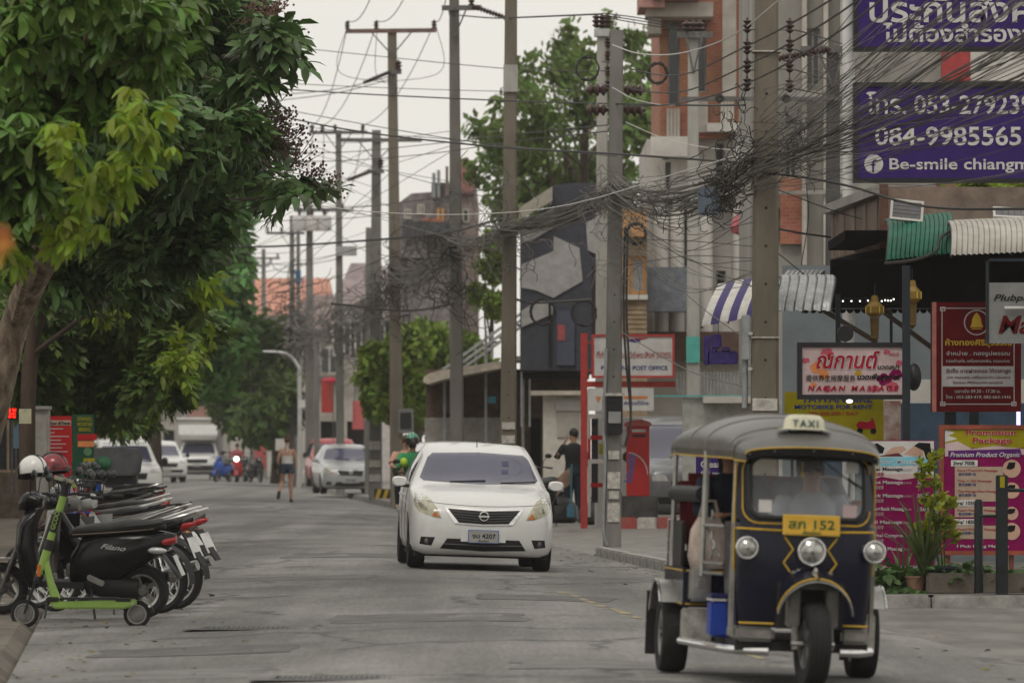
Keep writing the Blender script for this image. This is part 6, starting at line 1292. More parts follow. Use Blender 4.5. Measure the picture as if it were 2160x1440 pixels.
def patch(bvh, poly, axis, off, step=.05, m=None):
 """a thin panel with the outline poly laid on the body"""
 P = [Vector(p) for p in poly]; D_ = []
 for i, p in enumerate(P):
  q = P[(i + 1) % len(P)]; k = max(1, int((q - p).length / step))
  D_ += [p.lerp(q, j / k) for j in range(k)]
 n = len(D_); xs_ = [p.x for p in D_]; ys_ = [p.y for p in D_]
 def inside(x, y):
  c = False
  for i in range(n):
   a, b_ = D_[i], D_[i - 1]
   if (a.y > y) != (b_.y > y) and x < (b_.x - a.x) * (y - a.y) / (b_.y - a.y) + a.x: c = not c
  return c
 G = [Vector((x, y)) for x in np.arange(min(xs_) + step / 2, max(xs_), step) for y in np.arange(min(ys_) + step / 2, max(ys_), step) if inside(x, y)]
 vs2, _, tr, *_r = delaunay_2d_cdt(D_ + G, [], [list(range(n))], 1, 1e-5)
 V = []; last = Vector((0, 0, 0))
 dirs = {'f': (Vector((0, 1, 0)), lambda u, v: Vector((u, -9, v))), 'b': (Vector((0, -1, 0)), lambda u, v: Vector((u, 19, v))), 'r': (Vector((-1, 0, 0)), lambda u, v: Vector((9, u, v))), 'l': (Vector((1, 0, 0)), lambda u, v: Vector((-9, u, v)))}
 d, of = dirs[axis]
 for p in vs2:
  h, nn, *_q = bvh.ray_cast(of(p.x, p.y), d)
  if h is None: h = last.copy()
  last = h; V.append(h - d * off)
 k = len(V); mb = MB(); tr = [tuple(t) for t in tr]
 ed = {}
 for t in tr:
  for i in range(3): e = (t[i], t[(i + 1) % 3]); ed[tuple(sorted(e))] = ed.get(tuple(sorted(e)), []) + [e]
 mb.add(V + [v + d * (off + .01) for v in V], tr + [tuple(k + i for i in t[::-1]) for t in tr] + [(e[0][1], e[0][0], e[0][0] + k, e[0][1] + k) for e in ed.values() if len(e) == 1])
 return mb
def line_on(bvh, pts, axis, r_, off=.001, n=24):
 dirs = {'f': (Vector((0, 1, 0)), lambda u, v: Vector((u, -9, v))), 'r': (Vector((-1, 0, 0)), lambda u, v: Vector((9, u, v))), 'l': (Vector((1, 0, 0)), lambda u, v: Vector((-9, u, v)))}
 d, of = dirs[axis]; P = bez([(p[0], p[1], 0) for p in pts], n); o = []
 for p in P:
  h, *_q = bvh.ray_cast(of(p.x, p.y), d)
  if h: o.append(h - d * off)
 return MB().tube(o, r_, 5)
SEDAN = dict(L=4.42, top=([0, .03, .08, .16, .35, .75, 1.1, 1.32, 1.75, 2.0, 2.6, 3.2, 3.75, 3.95, 4.3, 4.42], [.62, .70, .75, .80, .865, .94, .99, 1.08, 1.36, 1.44, 1.485, 1.44, 1.16, 1.10, 1.06, .9]),
    hw=([0, .03, .08, .16, .3, .5, .9, 2.2, 3.6, 4.1, 4.35, 4.42], [.56, .64, .71, .77, .815, .838, .848, .848, .84, .8, .72, .6]),
    bot=([0, .04, .12, .4, 2.2, 4.1, 4.42], [.30, .22, .175, .17, .17, .2, .34]), belt=([0, .5, 1.1, 2.0, 3.3, 4.42], [.6, .78, .93, .97, 1.0, 1.0]),
    rr=([0, .8, 1.15, 1.75, 2.4, 3.2, 3.8, 4.42], [.9, .9, .86, .74, .72, .72, .82, .88]), wf=.86, wr=3.46, R=.305, track=.74, arch=.35)
SUV = dict(L=4.5, top=([0, .03, .1, .3, .9, 1.2, 1.85, 2.2, 3.4, 4.2, 4.5], [.75, .88, .95, 1.0, 1.06, 1.12, 1.62, 1.7, 1.72, 1.64, 1.2]), hw=([0, .05, .15, .4, .9, 3.8, 4.4, 4.5], [.66, .78, .85, .88, .89, .89, .84, .78]),
   bot=([0, .1, .4, 4.1, 4.5], [.36, .26, .24, .26, .4]), belt=([0, 1.2, 2, 4.5], [.85, 1.04, 1.08, 1.12]), rr=([0, .9, 1.2, 1.85, 4.5], [.92, .92, .9, .76, .76]), wf=.85, wr=3.5, R=.35, track=.77, arch=.4)
VAN = dict(L=4.7, top=([0, .04, .15, .5, .8, 1.6, 2, 4.4, 4.7], [.8, .95, 1.05, 1.15, 1.3, 1.85, 1.93, 1.95, 1.7]), hw=([0, .05, .2, .6, 4.4, 4.7], [.7, .8, .84, .86, .86, .8]),
   bot=([0, .1, .4, 4.4, 4.7], [.36, .26, .22, .24, .36]), belt=([0, .8, 2, 4.7], [.9, 1.1, 1.15, 1.15]), rr=([0, .5, 1.6, 4.7], [.92, .9, .82, .82]), wf=.8, wr=3.6, R=.33, track=.75, arch=.38)
PICKUP = dict(L=2.75, top=([0, .04, .12, .4, 1.0, 1.25, 1.8, 2.1, 2.6, 2.75], [.8, .95, 1.02, 1.07, 1.12, 1.18, 1.62, 1.68, 1.66, 1.5]), hw=([0, .05, .15, .4, .9, 2.6, 2.75], [.7, .8, .86, .89, .9, .9, .86]),
    bot=([0, .1, .4, 2.6, 2.75], [.42, .34, .32, .32, .4]), belt=([0, 1.2, 2, 2.75], [.9, 1.08, 1.12, 1.12]), rr=([0, 1.0, 1.25, 1.8, 2.75], [.92, .92, .9, .78, .78]), wf=.8, wr=99, R=.37, track=.76, arch=.43)
def car(name, label, cat, loc, rz, P, paint, roll=0.0, group=None, wheels='all'):
 t = thing(name, label, cat, loc, rot=(0, roll, rz), group=group)
 f = {k: pchip(*P[k]) for k in ('top', 'hw', 'bot', 'belt', 'rr')}; L = P['L']
 ysn = sorted(set([0, .015, .03, .05, .08, .12, .16, .2, .26, .33] + list(np.linspace(.4, L - .3, 84)) + [L - .2, L - .12, L - .06, L - .02, L]))
 rings = []
 for y in ysn:
  w, b_, tp, rr_ = f['hw'](y), f['bot'](y), f['top'](y), f['rr'](y); be = min(f['belt'](y), tp - .03); rw = w * rr_; hh = be - b_
  H = [(0, b_), (.5 * w, b_), (.84 * w, b_), (.95 * w, b_ + .07 * hh), (.99 * w, b_ + .2 * hh), (w, b_ + .4 * hh), (w, b_ + .6 * hh), (.99 * w, b_ + .82 * hh), (.965 * w, be - .01 * hh)]
  for q, e in ((.25, 1.5), (.55, 1.3), (.85, 1.1)): H.append((.955 * w + (rw - .955 * w) * q ** e if tp - be > .15 else .955 * w + (rw - .955 * w) * q, be + (tp - .035 - be) * q))
  H += [(rw * .97, tp - .03), (rw * .85, tp - .012), (rw * .55, tp - .002), (rw * .25, tp + .006), (0, tp + .008)]
  for wy in (P['wf'], P['wr']):
   d = abs(y - wy)
   if d < P['arch']:
    za = P['R'] + math.sqrt(P['arch'] ** 2 - d * d)
    H = [(x, max(z, min(za, be - .1))) if x > .6 * w else (x, z) for x, z in H]
  rings.append([(x, y, z) for x, z in H] + [(-x, y, z) for x, z in H[-2:0:-1]])
 body = MB().loft(rings); body.obj('body', paint, t, ang=50)
 bvh = BVHTree.FromPolygons([Vector(v) for v in body.v], body.f)
 tm, rm = wheel_mesh(P['R'], .2, P['R'] * .66)
 tme, rme = tm.mesh('tyre', M_TYRE), rm.mesh('rim', M_RIM)
 for wy in (P['wf'], P['wr']):
  if wy > 50: continue
  for s in (-1, 1):
   a = bpy.data.objects.new('wheel', tme); COL.objects.link(a); a.parent = t; a.location = (s * P['track'], wy, P['R'])
   b_ = bpy.data.objects.new('rim', rme); COL.objects.link(b_); b_.parent = a
 return t, bvh, f
def mirrored(poly): return [(-x, z) for x, z in poly]
def plate(parent, x, y, z, w, h, lines, m_bg, m_fg, m_edge, tilt=0.0, rz=0.0):
 pl_ = MB().b2(-w / 2, w / 2, 0, .012, -h / 2, h / 2).obj('number_plate', m_edge, parent, bevel=.004, loc=(x, y, z), rot=(tilt, 0, rz))
 MB().b2(-w / 2 + .008, w / 2 - .008, -.003, -.0005, -h / 2 + .008, h / 2 - .008).obj('plate_face', m_bg, pl_)
 for body, cx, cz, cap, ww in lines: text(body, m_fg, pl_, cx, -.005, cz, cap / .73, ww, 'CENTER', .015)
 return pl_
def almera_front(t, bvh, glass, lamp, full=True):
 g = patch(bvh, [(-.60, 1.30), (-.54, 1.355), (0, 1.375), (.54, 1.355), (.60, 1.30), (.70, 1.06), (.66, 1.03), (0, 1.0), (-.66, 1.03), (-.70, 1.06)], 'f', .016, .035); g.obj('windscreen', glass, t)
 HL = [(-.76, .865), (-.70, .872), (-.62, .82), (-.55, .72), (-.49, .60), (-.57, .605), (-.67, .635), (-.75, .67), (-.793, .73), (-.797, .80)]
 for s in (1, -1):
  pl_ = HL if s == 1 else mirrored(HL)[::-1]
  h = patch(bvh, pl_, 'f', .006, .035).obj('headlight', lamp, t)
  in_ = [(-.56, .68), (-.53, .64), (-.505, .608), (-.57, .612), (-.6, .625)]; patch(bvh, in_ if s == 1 else mirrored(in_)[::-1], 'f', .011, .03).obj('indicator', M_AMBER, h)
  rf_ = [(-.74, .80), (-.69, .81), (-.65, .75), (-.66, .69), (-.72, .69), (-.76, .74)]; patch(bvh, rf_ if s == 1 else mirrored(rf_)[::-1], 'f', .010, .03).obj('reflector', mat('lamp_reflector', (.42, .41, .33), .1, metal=.4, var=.3, scale=14), h)
  fg = [(-.72, .375), (-.56, .375), (-.60, .275), (-.735, .29)]; fo = patch(bvh, fg if s == 1 else mirrored(fg)[::-1], 'f', .004, .04).obj('fog_light', M_BLKP, t)
  MB().sphere((s * -.65, bvh.ray_cast(Vector((-s * .65, -9, .325)), Vector((0, 1, 0)))[0].y, .325), (.035, .012, .035), 12, 8).obj('fog_lens', mat('fog_lens', (.12, .12, .12), .1, metal=.3, var=.2), fo)
 patch(bvh, [(-.47, .735), (0, .712), (.47, .735), (.335, .535), (0, .52), (-.335, .535)], 'f', .008, .05).obj('grille_surround', M_CHROME, t)
 gr = patch(bvh, [(-.42, .712), (0, .692), (.42, .712), (.29, .552), (0, .54), (-.29, .552)], 'f', .013, .05).obj('grille', M_BLKP, t)
 for z in (.575, .605, .635, .665): line_on(bvh, [(-.33 - (z - .6) * .6, z + .012), (0, z - .006), (.33 + (z - .6) * .6, z + .012)], 'f', .006, .016).obj('grille_bar', mat('grille_bar_dark', (.05, .05, .05), .35, var=.1), gr)
 yb = bvh.ray_cast(Vector((0, -9, .63)), Vector((0, 1, 0)))[0].y
 em = MB().torus(.05, .009, Matrix.Translation((0, yb - .028, .632)) @ Matrix.Rotation(PI / 2, 4, 'X'), 24, 6); em.b2(-.062, .062, yb - .034, yb - .024, .622, .642); em.obj('emblem', M_CHROME, t)
 patch(bvh, [(-.42, .365), (.42, .365), (.5, .245), (0, .225), (-.5, .245)], 'f', .005, .05).obj('lower_intake', M_BLKP, t)
 line_on(bvh, [(-.46, .30), (0, .292), (.46, .30)], 'f', .008, .008).obj('intake_bar', mat('grille_bar_dark', (.05, .05, .05)), t)
 patch(bvh, [(-.26, .475), (.26, .475), (.26, .335), (-.26, .335)], 'f', .006, .06).obj('plate_recess', MATS['white_car_paint'], t)
 line_on(bvh, [(-.66, .79), (-.5, .765), (0, .745), (.5, .765), (.66, .79)], 'f', .0045, .0).obj('bonnet_gap', M_GAP, t)
 for s in (-1, 1):
  m_ = MB().loft([[(s * (.93 + .09 * c + (.0 if k else 0)), .02 + k * .14 * (1 if True else 1) + 1.42, 1.0 + .062 * d) for c, d in superell(14, a, a, 3)] for k, a in ((0, .75), (.25, .98), (.7, 1), (1, .7))]); mo = m_.obj('mirror', MATS['white_car_paint'], t)
  MB().b2(s * .88 - .07, s * .88 + .07, 1.46, 1.53, .935, .965).obj('mirror_base', M_BLKP, mo, bevel=.01); MB().bar((s * .78, 1.5, .945), (s * .88, 1.5, .955), .04).obj('mirror_stalk', M_BLKP, mo)
  win = [(1.62, 1.0), (1.95, 1.30), (2.3, 1.38), (2.95, 1.37), (3.35, 1.2), (3.45, 1.06), (2.5, 1.02)]; patch(bvh, win, 'r' if s > 0 else 'l', .004, .08).obj('side_window', glass, t)
  for yy in (1.62, 2.55): line_on(bvh, [(yy - .15, .28), (yy - .05, .6), (yy, .98)], 'r' if s > 0 else 'l', .004, 0).obj('door_gap', M_GAP, t)
  for yy in (2.3, 3.2): p = bvh.ray_cast(Vector((s * 9, yy, .85)), Vector((-s, 0, 0)))[0]; MB().box((p.x + s * .012, yy, .85), (.025, .16, .03)).obj('door_handle', M_CHROME, t, bevel=.005)
 for a in (-.35, .25): MB().bar((a, 1.16, 1.02), (a + .42, 1.2, 1.045), .018, .012).obj('wiper', M_BLKP, t)
 MB().cyl((0, 1.95, 1.44), (0, 2.02, 1.53), .006, .004, 6).obj('aerial', M_BLKP, t)
 MB().b2(-.78, .78, .3, 4.0, .15, .2).obj('underbody', M_GAP, t)
cx, cD = PX(1017, 66), 66.0
CAR, bv, _f = car('white_car', 'white saloon car driving towards the camera in the middle of the road', 'car', (cx, cD, road_z(cx, cD) + .0), .062, SEDAN, M_WPAINT, .034)
almera_front(CAR, bv, M_CARGLASS, M_LAMP)
patch(bv, [(.27, 1.18), (.35, 1.18), (.35, 1.13), (.27, 1.13)][::-1], 'f', .022, .04).obj('tax_sticker', flat('sticker_blue', (.09, .09, .15)), CAR)
patch(bv, [(.28, 1.28), (.36, 1.28), (.36, 1.22), (.28, 1.22)][::-1], 'f', .022, .04).obj('tax_sticker', flat('sticker_blue2', (.075, .075, .12)), CAR)
plate(CAR, 0, bv.ray_cast(Vector((0, -9, .40)), Vector((0, 1, 0)))[0].y - .035, .398, .355, .155, [('งบ 4207', .005, .012 - .03, .052, .27), ('เชียงใหม่', 0, -.06, .02, .12)], I_GREY, I_BLACK, I_BLUE, 0)
# silver saloon parked beyond the chevron pole
M_SILVP = mat('silver_car_paint', (.42, .43, .43), .3, metal=.3, var=.08, coat=.5)
sx, sD = PX(742, 170), 169
_wp = MATS['white_car_paint']; MATS['white_car_paint'] = M_SILVP
SC, bv, _f = car('silver_car', 'silver saloon car parked behind the chevron pole', 'car', (sx, sD, gz(sx, sD)), .12, SEDAN, M_SILVP)
almera_front(SC, bv, M_CARGLASS, mat('clear_lamp', (.45, .45, .44), .15, var=.2, coat=.6)); MATS['white_car_paint'] = _wp
plate(SC, 0, -.03, .4, .34, .15, [('กก 1620', 0, -.02, .05, .25)], I_GREY, I_BLACK, I_GREY)
def simple_front(t, bvh, P, zl, zg, zw, lit=False, grille=M_BLKP):
 """headlights, grille, windscreen, side windows for the cars further off"""
 hwf = P['hw'][1][3]; ws = zw
 patch(bvh, [(-ws[2], ws[1]), (ws[2], ws[1]), (ws[3], ws[0]), (-ws[3], ws[0])], 'f', .005, .09).obj('windscreen', M_CARGLASS, t)
 for s in (-1, 1):
  pl_ = [(-.78, zl + .08), (-.55, zl + .05), (-.5, zl - .05), (-.78, zl - .05)]; patch(bvh, pl_ if s == 1 else mirrored(pl_)[::-1], 'f', .006, .05).obj('headlight', MATS['clear_lamp'], t)
  patch(bvh, [(P['wf'] + .75, ws[0] + .02), (P['wf'] + 1.1, ws[1] - .06), (P['L'] - .5, ws[1] - .06), (P['L'] - .35, ws[0] + .02)], 'r' if s > 0 else 'l', .005, .12).obj('side_window', M_CARGLASS, t)
  mi = MB().box((s * (hwf + .17), P['wf'] + .55, ws[0] + .02), (.16, .1, .18)).obj('mirror', M_BLKP, t, bevel=.03); MB().bar((s * (hwf - .02), P['wf'] + .56, ws[0] - .03), (s * (hwf + .12), P['wf'] + .56, ws[0]), .03).obj('mirror_stalk', M_BLKP, mi)
 patch(bvh, [(-.46, zg + .09), (.46, zg + .09), (.42, zg - .08), (-.42, zg - .08)], 'f', .006, .08).obj('grille', grille, t)
 patch(bvh, [(-.7, zg - .18), (.7, zg - .18), (.66, zg - .3), (-.66, zg - .3)], 'f', .006, .08).obj('lower_intake', grille, t)
 plate(t, 0, -.04, zg - .2, .34, .15, [], I_GREY, I_BLACK, I_GREY)
 MB().b2(-.7, .7, .3, P['L'] - .3, P['R'] - .12, P['bot'][1][2] + .04).obj('underbody', M_GAP, t)
ex, eD = PX(275, 150), 150
t, bv, _f = car('white_estate_car', 'white estate car parked at the left kerb beyond the motorbikes', 'car', (ex, eD, gz(ex, eD)), .16, SUV, M_WPAINT); simple_front(t, bv, SUV, .86, .72, (1.1, 1.6, .58, .7))
ex, eD = PX(352, 232), 232
t, bv, _f = car('white_pickup', 'white car half hidden by the box truck on its left', 'car', (ex, eD, gz(ex, eD)), .2, SUV, M_WPAINT); simple_front(t, bv, SUV, .86, .72, (1.1, 1.6, .58, .7))
ex, eD = PX(1470, 99), 99
t, bv, _f = car('grey_van', 'grey minivan parked behind the post box, mostly hidden by the taxi tricycle', 'van', (ex, eD, gz(ex, eD)), .12, VAN, mat('grey_van_paint', (.2, .21, .22), .3, metal=.3, var=.08, coat=.4)); simple_front(t, bv, VAN, .85, .7, (1.2, 1.78, .62, .72))
ex, eD = PX(712, 200), 200
t, bv, _f = car('red_car', 'small red car parked behind the transformer pole', 'car', (ex, eD, gz(ex, eD)), .1, SUV, mat('red_car_paint', (.35, .02, .025), .35, var=.08, coat=.4)); simple_front(t, bv, SUV, .86, .72, (1.1, 1.6, .58, .7))
ex, eD = PX(962, 105), 105
t, bv, _f = car('white_hatchback', 'white car parked at the kerb, only its roof showing behind the driving white car', 'car', (ex, eD, gz(ex, eD)), .05, SUV, M_WPAINT); simple_front(t, bv, SUV, .86, .72, (1.1, 1.6, .58, .7)); t.scale = (1, 1, .93)
# box truck
ex, eD = PX(416, 246), 246
TR, bv, _f = car('box_truck', 'white pickup truck with a tall pale box body at the end of the street', 'truck', (ex, eD, gz(ex, eD)), .02, PICKUP, M_WPAINT)
simple_front(TR, bv, PICKUP, .95, .82, (1.16, 1.6, .62, .74))
MB().b2(-1.0, 1.0, 2.0, 5.2, .7, 2.62).obj('box_body', mat('truck_box_grey', (.36, .34, .32), .6, var=.1), TR, bevel=.04)
MB().loft([[(-.75, 1.15, 1.74), (.75, 1.15, 1.74), (.75, 2.02, 1.74), (-.75, 2.02, 1.74)], [(-.85, .95, 1.95), (.85, .95, 1.95), (.85, 2.02, 1.95), (-.85, 2.02, 1.95)], [(-.85, 1.1, 2.4), (.85, 1.1, 2.4), (.85, 2.02, 2.4), (-.85, 2.02, 2.4)]]).obj('luton_front', mat('truck_white', (.6, .6, .58), .5, var=.08), TR, bevel=.03)
MB().b2(-1.0, 1.0, 1.9, 5.25, 2.622, 2.72).obj('roof_rail', MATS['truck_white'], TR, bevel=.02)
MB().b2(-.86, .86, -.05, .08, .42, .62).obj('bull_bar', M_BLKP, TR, bevel=.03); MB().b2(-.7, .7, 2.4, 5.1, .45, .7).obj('chassis', M_GAP, TR)
tm, rm = wheel_mesh(.37, .22, .24); tme = tm.mesh('tyre', M_TYRE)
for s in (-1, 1): o_ = bpy.data.objects.new('wheel', tme); COL.objects.link(o_); o_.parent = TR; o_.location = (s * .78, 4.1, .37)
# ================================================================== TAXI TRICYCLE
M_NVP = mat('navy_taxi_paint', (.0035, .0045, .017), .28, var=.25, scale=2.2, coat=.12, spec=.2, col2=(.009, .0095, .018), stretch=(1, 1, .5))
M_YLN = mat('yellow_pinstripe', (.55, .34, .03), .5, var=.15)
M_VINYL = mat('grey_vinyl_roof', (.1, .097, .09), .36, var=.4, scale=2.2, bump=.25, bscale=6, col2=(.075, .072, .066))
M_STST = mat('dull_stainless', (.34, .335, .315), .3, metal=.9, var=.25, scale=5)
M_SKIRT = mat('grey_skirt', (.22, .21, .19), .6, var=.3)
M_SCREEN = mat('clear_screen', (.5, .52, .54), .03, var=0, alpha=.22, spec=.9)
M_SEAT = mat('dark_red_vinyl', (.14, .012, .015), .45, var=.2)
tkx, tkD = 1.589, 35.7
TK = thing('taxi_tricycle', 'navy blue three wheeled taxi with yellow trim and grey vinyl roof', 'tricycle', (tkx, tkD, road_z(tkx, tkD)), rot=(0, .036, .091))
tm, rm = wheel_mesh(.255, .135, .15, 32); fw = tm.obj('front_wheel', M_TYRE, TK, loc=(0.03, -1.8, .255), rot=(0, 0, .08)); rm.obj('rim', M_RIM, fw)
for k, xx in enumerate((-.045, -.015, .015, .045)): MB().torus(.2555, .004, Matrix.Translation((xx, 0, 0)) @ Matrix.Rotation(PI / 2, 4, 'Y'), 32, 4).obj('tread_groove', M_GAP, fw)
tm, rm = wheel_mesh(.25, .17, .15, 32); tme, rme = tm.mesh('tyre', M_TYRE), rm.mesh('rim', M_RIM)
for s in (-1, 1):
 a = bpy.data.objects.new('rear_wheel', tme); COL.objects.link(a); a.parent = TK; a.location = (s * .6, 0, .25); b_ = bpy.data.objects.new('rim', rme); COL.objects.link(b_); b_.parent = a
 MB().b2(s * .62 - .11, s * .62 + .11, .3, .315, .1, .5).obj('mud_flap', M_BLKP, TK)
 fd = MB(); fd.sheet([[(s * xx, .0 + .33 * math.cos(a_), .25 + .33 * math.sin(a_)) for xx in (.47, .60, .69, .71)] for a_ in np.linspace(-.15, PI * .8, 16)]); fd.obj('rear_fender', M_STST, TK)
 MB().tube([(s * .71, .33 * math.cos(a_), .25 + .33 * math.sin(a_)) for a_ in np.linspace(-.15, PI * .8, 16)], .008, 5).obj('fender_edge', M_CHROME, TK)
# fork and front mudguard
for s in (-1, 1):
 MB().cyl((.03 + s * .105, -1.8, .22), (.03 + s * .105, -1.66, .68), .022, n=10).obj('fork_leg', M_SKIRT, TK); MB().box((.03 + s * .115, -1.72, .47), (.075, .12, .24)).obj('fork_shroud', M_SKIRT, TK, bevel=.012)
 MB().cyl((.03 + s * .06, -1.8, .255), (.03 + s * .13, -1.8, .255), .02, n=8).obj('axle_nut', M_STST, TK)
MB().box((.03, -1.7, .60), (.3, .1, .04)).obj('fork_bridge', M_SKIRT, TK, bevel=.01)
ARC = np.linspace(-.35, PI * .9, 16)
rows = []
for a_ in ARC:
 y, z = -1.8 - .36 * math.cos(a_ + .0) * .72, .33 + .345 * math.sin(a_) ** 1.0 if math.sin(a_) > 0 else .33 + .345 * math.sin(a_)
 rows.append((y, z))
gx = [(-.215, -.10), (-.2, -.035), (-.12, 0.0), (0, .012), (.12, 0.0), (.2, -.035), (.215, -.10)]
fn = []
for f_ in np.linspace(0, 1, 10):            # hood from the nose out over the wheel, lip facing forward
 y = -1.62 - .34 * f_; zt = .705 - .075 * f_ ** 2
 fn.append([(.03 + .225 * math.sin(u) * (.75 + .25 * f_), y + .10 * (1 - math.cos(u)) , zt - .16 * (1 - math.cos(u)) * (.5 + .9 * f_)) for u in np.linspace(-1.45, 1.45, 17)])
MB().sheet(fn).obj('front_mudguard', M_NVP, TK)
MB().tube([(p[0], p[1] - .004, p[2]) for p in fn[-1]], 0.0065, 6).obj('mudguard_lip', M_STST, TK); MB().tube([(p[0] * 1.0, p[1] + .03, p[2] + .018) for p in fn[-1]], .006, 5).obj('mudguard_stripe', M_YLN, TK)
MB().add([(.03 - .012, -1.63, .70), (.03 + .012, -1.63, .70), (.03 + .03, -1.86, .675), (.03, -1.985, .635), (.03 - .03, -1.86, .675), (.03, -1.8, .715)], [(0, 1, 5), (1, 2, 5), (2, 3, 5), (3, 4, 5), (4, 0, 5)]).obj('mudguard_badge', M_CHROME, TK, smooth=False)
# cab: lower shell with rounded corners
def plan(hw, y0, y1, n=9, r_=.12):
 P = [(-hw, y1)]
 for k in range(n): a_ = PI + (PI / 2) * k / (n - 1); P.append((-hw + r_ + r_ * math.cos(a_), y0 + r_ + r_ * math.sin(a_)))
 P += [(-.12, y0 - .012), (0, y0 - .016), (.12, y0 - .012)]
 for k in range(n): a_ = 1.5 * PI + (PI / 2) * k / (n - 1); P.append((hw - r_ + r_ * math.cos(a_), y0 + r_ + r_ * math.sin(a_)))
 return P + [(hw, y1)]
cabm = MB(); R_ = []
for z, hw, y0 in ((.35, .395, -1.58), (.5, .405, -1.61), (.7, .415, -1.625), (.9, .42, -1.62), (.965, .42, -1.605)): R_.append([(x, y, z) for x, y in plan(hw, y0, -1.0)])
cabm.sheet(R_); cabm.sheet([[(p[0] * .95, p[1] + .03, p[2]) for p in r_] for r_ in R_]); cabm.obj('cab_shell', M_NVP, TK)
# gap for the wheel: dark well
MB().b2(-.17, .23, -1.66, -1.2, .34, .62).obj('wheel_well', M_GAP, TK)
MB().b2(-.40, -.17, -1.59, -1.1, .255, .345).obj('lower_skirt', M_SKIRT, TK, bevel=.02); MB().b2(.23, .40, -1.59, -1.1, .255, .345).obj('lower_skirt', M_SKIRT, TK, bevel=.02)
for a_, b_ in ((-.39, -.18), (.24, .39)): MB().tube([(a_, -1.585, .365), (b_, -1.598, .365)], .007, 5).obj('trim_line', M_YLN, TK)
MB().b2(-.4, .4, -1.55, .5, .2, .26).obj('floor_pan', M_GAP, TK)
# windscreen surround
def rrect(x0, x1, z0, z1, r_, n=6):
 P = []
 for cx_, cz_, a0 in ((x1 - r_, z1 - r_, 0), (x0 + r_, z1 - r_, PI / 2), (x0 + r_, z0 + r_, PI), (x1 - r_, z0 + r_, 1.5 * PI)):
  for k in range(n): a_ = a0 + PI / 2 * k / (n - 1); P.append((cx_ + r_ * math.cos(a_), cz_ + r_ * math.sin(a_)))
 return P
def yw(x, z): return -1.612 + .10 * max(0, (z - .95)) / .45 + .10 * max(0, (abs(x) - .30) / .12) ** 2      # rake and wrap of the screen
OUT, INN = rrect(-.42, .42, .955, 1.40, .07), rrect(-.345, .345, 1.0, 1.362, .075)
def lift(P, dy=0): return [(x, yw(x, z) + dy, z) for x, z in P]
n_ = len(OUT); sm = MB(); sm.add(lift(OUT) + lift(INN) + lift(INN, .03) + lift(OUT, .03), [(k * n_ + i, k * n_ + (i + 1) % n_, ((k + 1) % 4) * n_ + (i + 1) % n_, ((k + 1) % 4) * n_ + i) for k in range(4) for i in range(n_)])
sm.obj('windscreen_surround', M_NVP, TK)
MB().tube(lift(INN, -.006), .014, 6, closed=True).obj('rubber_seal', M_BLKP, TK)
wy_ = rrect(-.385, .385, .965, 1.37, .09); MB().tube([(x, yw(x, z) - .004, z) for x, z in wy_ if z < 1.36], .0045, 5).obj('trim_line', M_YLN, TK)
gg = MB(); C_ = [(x * .99, z) for x, z in INN]; gg.add([(0.0, yw(0, 1.18) + .012, 1.18)] + lift(C_, .012), [(0, i + 1, (i + 1) % n_ + 1) for i in range(n_)]); gg.obj('windscreen', M_SCREEN, TK)
for pts in ([(-.42, -1.52, .93), (-.40, -1.60, .93), (-.2, -1.63, .925), (.2, -1.63, .925), (.40, -1.60, .93), (.42, -1.52, .93)], [(-.417, -1.45, .37), (-.422, -1.5, .7), (-.425, -1.5, .93)], [(.417, -1.45, .37), (.422, -1.5, .7), (.425, -1.5, .93)], [(-.425, -1.48, .95), (-.422, -1.46, 1.3), (-.40, -1.50, 1.39)], [(.425, -1.48, .95), (.422, -1.46, 1.3), (.40, -1.50, 1.39)],
   [(-.14, -1.645, .89), (-.085, -1.645, .815), (-.14, -1.645, .735), (-.10, -1.645, .68)], [(.18, -1.645, .89), (.125, -1.645, .815), (.18, -1.645, .735), (.14, -1.645, .68)]):
 MB().tube(pts, .006, 5).obj('trim_line', M_YLN, TK)
for s in (-1, 1): MB().b2(s * .425 - .012, s * .425 + .012, -1.5, -1.44, .3, .96).obj('corner_strip', M_SKIRT, TK)
# lamps
def lamp(x, y, z, r_, nm):
 h = MB().lathe([(r_ * .6, .09), (r_ * .95, .06), (r_, 0), (r_ * .93, -.012)], 24, Matrix.Translation((x, y, z)) @ Matrix.Rotation(-PI / 2, 4, 'X') @ Matrix.Scale(-1, 4, (0, 0, 1)) @ Matrix.Scale(-1, 4, (0, 0, 1)), cap=False).obj(nm, M_CHROME, TK)
 MB().torus(r_ * .96, r_ * .09, Matrix.Translation((x, y - .004, z)) @ Matrix.Rotation(PI / 2, 4, 'X'), 28, 8).obj('bezel', M_CHROME, h)
 MB().lathe([(.001, .035), (r_ * .5, .028), (r_ * .9, .0)], 24, Matrix.Translation((x, y, z)) @ Matrix.Rotation(PI / 2, 4, 'X'), cap=False).obj('lens', mat('lamp_lens', (.4, .4, .37), .08, metal=.55, var=.45, scale=16, spec=.8), h)
 MB().sphere((x, y - .028, z - .004), (r_ * .17, .012, r_ * .17), 8, 6).obj('bulb', mat('bulb_grey', (.1, .1, .09), .3), h)
lamp(.02, -1.7, .805, .083, 'headlight'); lamp(-.365, -1.66, .815, .066, 'side_lamp'); lamp(.405, -1.66, .815, .066, 'side_lamp')
MB().lathe([(.05, 0), (.06, .1)], 16, Matrix.Translation((.02, -1.60, .805)) @ Matrix.Rotation(PI / 2, 4, 'X')).obj('headlight_neck', M_NVP, TK)
